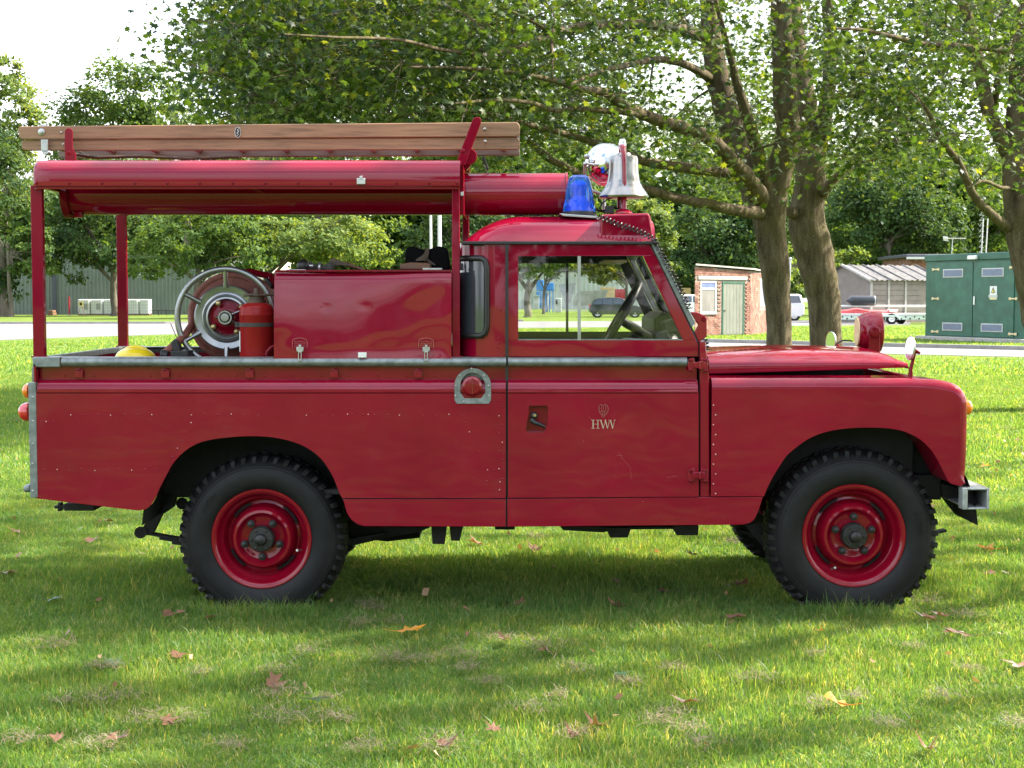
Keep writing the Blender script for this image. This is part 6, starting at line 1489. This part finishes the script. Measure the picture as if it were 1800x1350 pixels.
ft('lime_tree', 'pale tree top between the tall left tree and the maple boughs', 330, 175, [(320,200,55,55),(350,260,80,80),(400,300,80,70),(300,330,60,60)], 14, 'leaf_light', 9000, .42, seed=8, clumps=80, trunk_top=330)
ft('lime_tree', 'mid green tree behind the ladder above the hose tube', 560, 180, [(520,270,110,95),(640,290,110,95),(580,380,130,60)], 16, 'leaf_mid', 13000, .46, seed=9, clumps=110, trunk_top=350)
ft('yew_tree', 'dark tree behind the two white poles', 770, 150, [(745,420,52,62),(800,400,58,80),(850,420,50,70)], 14, 'leaf_dark', 9000, .38, seed=10, clumps=80, trunk_top=420)
ft('lime_tree', 'blue-green tree behind the beacon and the bell', 900, 190, [(800,290,90,90),(920,300,95,85),(1010,330,80,70)], 16, 'leaf_mid', 12000, .48, seed=11, clumps=100, trunk_top=350)
ft('sycamore_tree', 'broad trunked tree just beyond the road in the cab window', 927, G(927,558).y+7.1, [(930,465,42,24),(915,450,40,24),(960,452,50,26),(890,440,50,30)], 15, 'leaf_mid', 7000, .26, seed=12, clumps=60, trunk_top=495, lean=3)
ft('rowan_tree', 'thin forked tree left of the window bar', 955, G(955,552).y+7.1, [(970,470,32,22),(990,455,34,24),(955,450,40,22)], 6, 'leaf_mid', 4200, .26, seed=13, clumps=40, trunk_top=490, lean=4)
ft('field_maple_tree', 'yellow-green tree hanging over the black car', 1102, 122, [(1040,470,30,22),(1062,478,28,24),(1075,455,34,26),(1048,490,18,16),(1010,460,24,14)], 7, 'leaf_yellow', 6500, .24, seed=14, clumps=60, trunk_top=480)
ft('conifer_tree', 'grey-green tree behind the windscreen pillar', 1165, 140, [(1160,430,40,75),(1180,480,40,50),(1120,480,36,40),(1140,380,40,50)], 12, 'leaf_light', 8000, .38, seed=15, clumps=70, trunk_top=430)
ft('oak_tree', 'very dark tree behind the brick hut', 1262, 122, [(1250,410,70,70),(1300,440,60,60),(1230,470,50,50),(1330,400,60,60)], 16, 'leaf_dark', 12000, .34, seed=16, clumps=90, trunk_top=440)
ft('oak_tree', 'large dark tree filling the space between trunks and cabinet', 1560, 128, [(1560,340,95,85),(1630,390,90,75),(1500,400,70,70),(1600,440,90,40)], 20, 'leaf_dark', 17000, .34, seed=17, clumps=140, trunk_top=420)
ft('lime_tree', 'sunlit tree behind the lattice mast', 1720, 135, [(1710,400,60,55),(1760,430,50,40),(1690,440,60,30),(1760,370,60,50)], 14, 'leaf_mid', 9000, .36, seed=18, clumps=80, trunk_top=430)
ft('hazel_shrub', 'pale shrub beside the dark van behind the right maple trunk', 1500, 118, [(1492,470,36,36),(1520,490,26,24),(1480,510,30,22)], 6, 'leaf_light', 5000, .28, seed=19, clumps=46, trunk_top=500)
ft('elder_shrub', 'bright shrub between the two maple trunks', 1398, 112, [(1398,500,24,30),(1385,470,28,40),(1410,530,22,20)], 6, 'leaf_light', 4200, .28, seed=20, clumps=40, trunk_top=510)
ft('lime_tree', 'tree closing the gap behind the maple trunks', 1400, 170, [(1380,330,80,90),(1450,380,80,90),(1340,300,70,60)], 16, 'leaf_mid', 11000, .44, seed=21, clumps=90, trunk_top=380)
ft('lime_tree', 'tree at the far right behind the right trunk', 1850, 150, [(1840,380,80,110),(1900,330,80,110)], 16, 'leaf_mid', 8000, .42, seed=22, clumps=70, trunk_top=380)
# belt of trees far beyond, and the one behind the photographer that the paint reflects
def belt(name, label, spots, mat, n_each, size):
    C_, S_, N_, R_ = [], [], [], []
    for x, y, h, r in spots:
        k = 26
        for _ in range(k):
            v = rng.normal(size=3); v /= np.linalg.norm(v); c = np.array([x, y, h*.56])+v*np.array([r, r*.8, h*.44])*rng.uniform(.3,1)**.5
            m_ = n_each//k; C_.append(c+rng.normal(size=(m_, 3))*r*.22); S_.append(size*rng.uniform(.7,1.3,m_)); N_.append(pick_normals(m_, .3)); R_.append(np.clip(rng.normal(.42,.25,m_),0,1))
    C_ = np.concatenate(C_); keep = C_[:, 2] > .2
    o = leaves(name, C_[keep], np.concatenate(S_)[keep], np.concatenate(N_)[keep], ql, qf, mat, None, np.concatenate(R_)[keep]); o['kind'] = 'stuff'; o['label'] = label
random.seed(9)
belt('woodland', 'far belt of trees closing the view behind the yard', [(-78+i*6.5+random.uniform(-2,2), 205+random.uniform(0,25), random.uniform(20,25)*(.72 if i < 7 else 1), 6.5) for i in range(25)], 'leaf_mid', 3000, 1.6)
belt('woodland', 'belt of trees across the lawn, reflected in the red paint', [(1.8+i*6.0+random.uniform(-1,1), -42+random.uniform(-4,4), random.uniform(9,13), 4.2) for i in range(8)], 'leaf_dark', 2200, .6)
# ================================================================ grass, fallen leaves, clippings
def blade_patch(name, nb, size, h0, h1, wd, seed):
    rg = np.random.default_rng(seed); b = rg.uniform(-.5, .5, (nb, 2))*size; ang = rg.uniform(0, 2*np.pi, nb)
    H = rg.uniform(h0, h1, nb)*np.where(rg.uniform(size=nb) < .06, 1.7, 1); lean = rg.uniform(.1, .95, nb)*H; la = rg.uniform(0, 2*np.pi, nb)
    w_ = wd*rg.uniform(.7, 1.3, nb); V = np.zeros((nb, 5, 3))
    t = np.stack([np.cos(ang), np.sin(ang)], 1); l = np.stack([np.cos(la), np.sin(la)], 1)
    V[:, 0, :2] = b-t*w_[:, None]/2; V[:, 1, :2] = b+t*w_[:, None]/2
    V[:, 2, :2] = b-t*w_[:, None]*.4+l*lean[:, None]*.35; V[:, 3, :2] = b+t*w_[:, None]*.4+l*lean[:, None]*.35; V[:, 2:4, 2] = (H*.6)[:, None]
    V[:, 4, :2] = b+l*lean[:, None]; V[:, 4, 2] = H*.95
    Fc = (np.arange(nb)[:, None, None]*5+np.array([(0,1,3),(0,3,2),(2,3,4)])[None]).reshape(-1, 3)
    me = bpy.data.meshes.new(name); V = V.reshape(-1, 3).astype(np.float32); n = len(Fc)
    me.vertices.add(len(V)); me.vertices.foreach_set('co', V.ravel()); me.loops.add(n*3); me.loops.foreach_set('vertex_index', Fc.astype(np.int32).ravel())
    me.polygons.add(n); me.polygons.foreach_set('loop_start', np.arange(0, n*3, 3, dtype=np.int32)); me.polygons.foreach_set('loop_total', np.full(n, 3, np.int32)); me.update(calc_edges=True)
    at_ = me.attributes.new('rnd', 'FLOAT', 'POINT'); rv_ = np.clip(rg.normal(.42, .22, nb), 0, .8); rv_[rg.uniform(size=nb) < .08] = 1.0
    at_.data.foreach_set('value', np.repeat(rv_, 5).astype(np.float32)); me.materials.append(M['grass_blade'])
    return bpy.data.objects.new(name, me)
def scatter_grass(name, label, patches, pts, scl):
    col = bpy.data.collections.new(name+'_blades')
    for p_ in patches: col.objects.link(p_)
    me = bpy.data.meshes.new(name); me.from_pydata([tuple(p_) for p_ in pts], [], [])
    n = len(pts)
    for nm, tp, val in (('var','INT', rng.integers(0, len(patches), n)), ('rotz','FLOAT', rng.uniform(0, 6.283, n)), ('scl','FLOAT', scl)):
        a_ = me.attributes.new(nm, tp, 'POINT'); a_.data.foreach_set('value', np.asarray(val, np.int32 if tp == 'INT' else np.float32))
    o = bpy.data.objects.new(name, me); COL.objects.link(o); o['kind'] = 'stuff'; o['label'] = label
    ng = bpy.data.node_groups.new(name, 'GeometryNodeTree')
    ng.interface.new_socket('Geometry', in_out='INPUT', socket_type='NodeSocketGeometry'); ng.interface.new_socket('Geometry', in_out='OUTPUT', socket_type='NodeSocketGeometry')
    gi, go = ng.nodes.new('NodeGroupInput'), ng.nodes.new('NodeGroupOutput')
    ci = ng.nodes.new('GeometryNodeCollectionInfo'); ci.inputs['Collection'].default_value = col; ci.inputs['Separate Children'].default_value = True; ci.inputs['Reset Children'].default_value = True
    ip = ng.nodes.new('GeometryNodeInstanceOnPoints'); ip.inputs['Pick Instance'].default_value = True
    def na(nm, tp):
        x = ng.nodes.new('GeometryNodeInputNamedAttribute'); x.data_type = tp; x.inputs['Name'].default_value = nm; return x.outputs[0]
    cx = ng.nodes.new('ShaderNodeCombineXYZ'); ng.links.new(na('rotz','FLOAT'), cx.inputs[2])
    sc = ng.nodes.new('ShaderNodeCombineXYZ'); s_ = na('scl','FLOAT')
    sc.inputs[0].default_value = 1; sc.inputs[1].default_value = 1; ng.links.new(s_, sc.inputs[2])
    L = ng.links
    L.new(gi.outputs[0], ip.inputs['Points']); L.new(ci.outputs[0], ip.inputs['Instance']); L.new(na('var','INT'), ip.inputs['Instance Index'])
    L.new(cx.outputs[0], ip.inputs['Rotation']); L.new(sc.outputs[0], ip.inputs['Scale']); L.new(ip.outputs[0], go.inputs[0])
    o.modifiers.new('scatter', 'NODES').node_group = ng; return o
def field(y0, y1, step, margin):               # jittered grid over the part of the lawn in view
    out = []
    y = y0
    while y < y1:
        hwid = (y+7.1)*.345+margin; x = -hwid
        while x < hwid:
            out.append((x+rng.uniform(-.5,.5)*step, y+rng.uniform(-.5,.5)*step, 0)); x += step
        y += step
    return np.array(out)
def vnoise(p, s):                              # smooth value noise for length variation
    return .5+.25*np.sin(p[:,0]*1.7*s+1.3*np.sin(p[:,1]*1.1*s))+.25*np.sin(p[:,1]*2.3*s+1.7*np.sin(p[:,0]*.9*s+2))
near_p = [blade_patch('grass_patch', 560, .30, .018, .046, .0034, 40+i) for i in range(4)]
pn = field(-2.95, 5.0, .18, 1.2); scatter_grass('grass', 'short mown grass round the truck in the foreground', near_p, pn, .55+.75*vnoise(pn, 1.6)*rng.uniform(.6,1.3,len(pn)))
tp = np.array([(wx+rng.normal()*.11, wy+rng.normal()*.06, 0) for wx, wy in ((pr_.x, .03), (pf_.x, .02)) for _ in range(7)]+[(wx+rng.uniform(-.2,.2), -.02+rng.normal()*.02, 0) for wx in (pr_.x, pf_.x) for _ in range(5)])
tuft = [blade_patch('grass_tuft', 150, .22, .04, .085, .0034, 70+i) for i in range(3)]
scatter_grass('long_grass', 'longer grass standing round the tyres', tuft, tp, rng.uniform(.7, 1.15, len(tp)))
mid_p = [blade_patch('grass_patch', 420, .8, .025, .06, .0075, 50+i) for i in range(3)]
pm_ = field(5.0, 22.0, .42, 1.5); scatter_grass('grass', 'short mown grass on the lawn behind the truck', mid_p, pm_, .6+.7*vnoise(pm_, .8))
far_p = [blade_patch('grass_patch', 420, 2.2, .03, .07, .02, 60+i) for i in range(3)]
pf = field(22.0, 70.0, 1.5, 3); g_road = lambda p: True
def on_road(x, y):                             # keep the far grass off the two roads
    p = Vector((x, y, 0))-CAM; c, s = math.cos(PITCH), math.sin(PITCH); zf = p.y*c-p.z*s; up = p.y*s+p.z*c
    px, py = 900+F*p.x/zf, 675-F*up/zf
    if np.interp(px, [a_[0] for a_ in far2], [a_[1] for a_ in far2])-2 < py < np.interp(px, [a_[0] for a_ in near2], [a_[1] for a_ in near2])+3 and px > 560: return True
    return np.interp(px, [a_[0] for a_ in ROAD_FAR], [a_[1] for a_ in ROAD_FAR])-1 < py < np.interp(px, [a_[0] for a_ in ROAD_NEAR], [a_[1] for a_ in ROAD_NEAR])+2.5
pf = np.array([q for q in pf if not (on_road(q[0], q[1]) or on_road(q[0]+1, q[1]) or on_road(q[0]-1, q[1]))])
scatter_grass('grass', 'short grass on the far lawn up to the road', far_p, pf, .7+.6*vnoise(pf, .3))
# ---- fallen leaves (photo pixel, size, colour)
def fallen(px, py, sz, mat, label, tilt, curl, group=None):
    g = G(px, py); me_v = np.array(ml, float); a_ = random.uniform(0, 6.283)
    ca, sa = math.cos(a_), math.sin(a_); vs_ = []
    for x, y, z in me_v:
        f_ = random.uniform(.55,1.15); x, y = x*f_, y*f_; z = z*.6+curl*(x*x*2.6+y*y*1.0)*random.uniform(.4,1.5)+tilt*y+random.uniform(-.07,.07); x *= 1-.35*min(1, curl)
        vs_.append((sz*(x*ca-y*sa), sz*(x*sa+y*ca), sz*z+.034))
    mb = MB(); mb.add(vs_, mf); st = vs_[1]; mb.tube([vs_[0], st, (st[0]*1.9, st[1]*1.9, st[2]+.012)], [.0018,.0018,.0012], 4)
    o = mb.build('fallen_leaf', mat, None, smooth=80, local=(g.x, g.y, 0)); return tag(o, label, 'leaf', group)
random.seed(21)
special = [(1470,1252,.15,'yellow_leaf','curled bright orange-yellow leaf on the grass at bottom right',.35,.5), (722,1122,.13,'yellow_leaf','tan and yellow leaf with a long stalk below the sill',.2,.3), (481,1215,.10,'dead_leaf','pinkish brown leaf standing up on a clump of clippings, left of centre',.6,.2),
 (560,1244,.10,'green_leaf','grey-green leaf lying flat near the bottom, left of centre',.05,.1), (1092,1200,.10,'green_leaf','dark green maple leaf lying flat below the front of the door',.05,.1), (200,1180,.12,'green_leaf','dull green leaf lying on the left foreground grass',.1,.25), (1290,1096,.12,'dead_leaf','flat pale brown leaf in front of the front wheel',.05,.15), (1680,1126,.13,'dead_leaf','pale pinkish leaf on the sunny grass right of the front wheel',.1,.2), (914,1072,.09,'dead_leaf','folded brown leaf in the shade below the door',.3,.5), (1732,975,.12,'yellow_leaf','orange leaf on the grass under the front bumper',.1,.3), (1440,1122,.05,'yellow_leaf','small orange leaf between front wheel and foreground sun patch',.2,.3), (14,1018,.13,'dead_leaf','orange-brown leaf at the left edge of the photo',.1,.2), (295,1285,.10,'dead_leaf','reddish brown leaf in the clippings at bottom left',.3,.3), (1537,1074,.08,'yellow_leaf','amber leaf leaning just below the front tyre',.4,.3), (1730,827,.12,'yellow_leaf','cluster-sized yellow-brown leaf on the lawn right of the wing',.2,.5), (97,1066,.09,'green_leaf','pale blue-green leaf near the left edge below the rear wheel',.2,.1)]
for x, y, sz, mt, lab, ti, cu in special: fallen(x, y, sz, mt, lab, ti, cu)
spots = [(295,1092),(370,1098),(100,1314),(210,1318),(867,1300),(1048,1293),(1085,1079),(1168,1052),(1300,1040),(1215,985),(840,965),(940,975),(1655,1095),(1628,1098),(1790,1185),(890,1140),(1770,1018),(1740,1020),(1790,780),(1780,690),(1700,885),(310,1165),(1630,1336),(780,1330),(160,960),(30,945),(190,925),(960,1160),(1210,1250),(1010,1310)]
for x, y in spots: fallen(x, y, random.uniform(.075,.125), 'dead_leaf', 'small dry brown leaf lying on the lawn', random.uniform(0,.4), random.uniform(.1,.6), 'dry brown leaves scattered on the lawn')
# ---- dry clippings in small heaps
cl = [(95,1150,1.2),(180,1188,1.0),(110,1250,.6),(195,1245,1.5),(260,1282,1.0),(330,1280,.8),(480,1195,1.0),(490,1235,1.0),(505,1280,1.3),(590,1280,.8),(410,1068,1.2),(645,1075,.9),(660,1082,.7),(630,1110,.8),(690,1105,.7),(680,1172,1.1),(740,1175,1.1),(810,1165,1.1),(825,1190,.8),(860,1215,.7),(570,1245,.7),(955,1150,1.2),(1010,1190,.8),(945,1262,1.1),(980,1240,.6),(1150,1285,.8),(1180,1270,.7),(1205,1298,.9),(1010,1308,.8),(1230,1326,.9),(1100,1215,.7),(1330,1210,1.0),(1440,1255,.8),(1430,1165,.6),(1630,1070,1.0),(1700,1095,.9),(1600,1150,.6),(1700,1190,.7),(1790,1290,.8),(880,1138,.8),(410,1330,.7),(640,1335,.9),(780,1330,1.2),(180,1330,1.0),(40,1320,.8),(1290,965,1.1),(1330,958,1.0),(940,955,.9),(500,965,.8),(1770,760,1.2),(1760,690,1.5),(1740,740,1.0),(90,700,1.2),(30,745,1.2),(1180,1190,.6),(1500,1240,.6),(540,1160,.7),(350,1200,.6),(1560,1290,.7),(1660,1240,.7)]
Cv, Cf, Cr = [], [], []
k0 = 0
for x, y, s in cl:
    g = G(x, y); nst = int(105*s); r = .030*s
    for _ in range(nst):
        p0 = np.array([g.x, g.y, 0])+np.array([rng.normal()*r*1.5, rng.normal()*r*1.2, .036+abs(rng.normal())*.016*s]); a_ = rng.uniform(0, 6.283); L_ = rng.uniform(.02, .06); e = rng.uniform(-.25, .35)
        dv = np.array([math.cos(a_)*L_, math.sin(a_)*L_, e*L_]); wv = np.array([-math.sin(a_), math.cos(a_), 0])*.0011; up = np.array([0, 0, rng.uniform(-.004,.008)])
        Cv += [p0-wv, p0+wv, p0+dv*.5+wv+up, p0+dv*.5-wv+up, p0+dv-wv*.5, p0+dv+wv*.5]; Cf += [(k0,k0+1,k0+2,k0+3), (k0+3,k0+2,k0+5,k0+4)]; Cr += [rng.uniform()]*6; k0 += 6
o = np_mesh('grass_clippings', np.array(Cv), np.array(Cf), 'straw', None, np.array(Cr), 'stuff'); o['label'] = 'small heaps of dry straw-coloured grass clippings on the lawn'

# leaf scraps too small to pick apart
n_ = 260; pc = field(-2.6, 9, .55, .8); pc = pc[rng.choice(len(pc), n_, replace=False)]; pc[:, 2] = rng.uniform(.036, .052, n_)
sc_l = leaves('leaf_litter', pc, rng.uniform(.025, .06, n_), pick_normals(n_, .3), ql, qf, 'dead_leaf', None, rng.uniform(0, 1, n_)); sc_l['label'] = 'scraps of dry brown leaf strewn over the lawn'
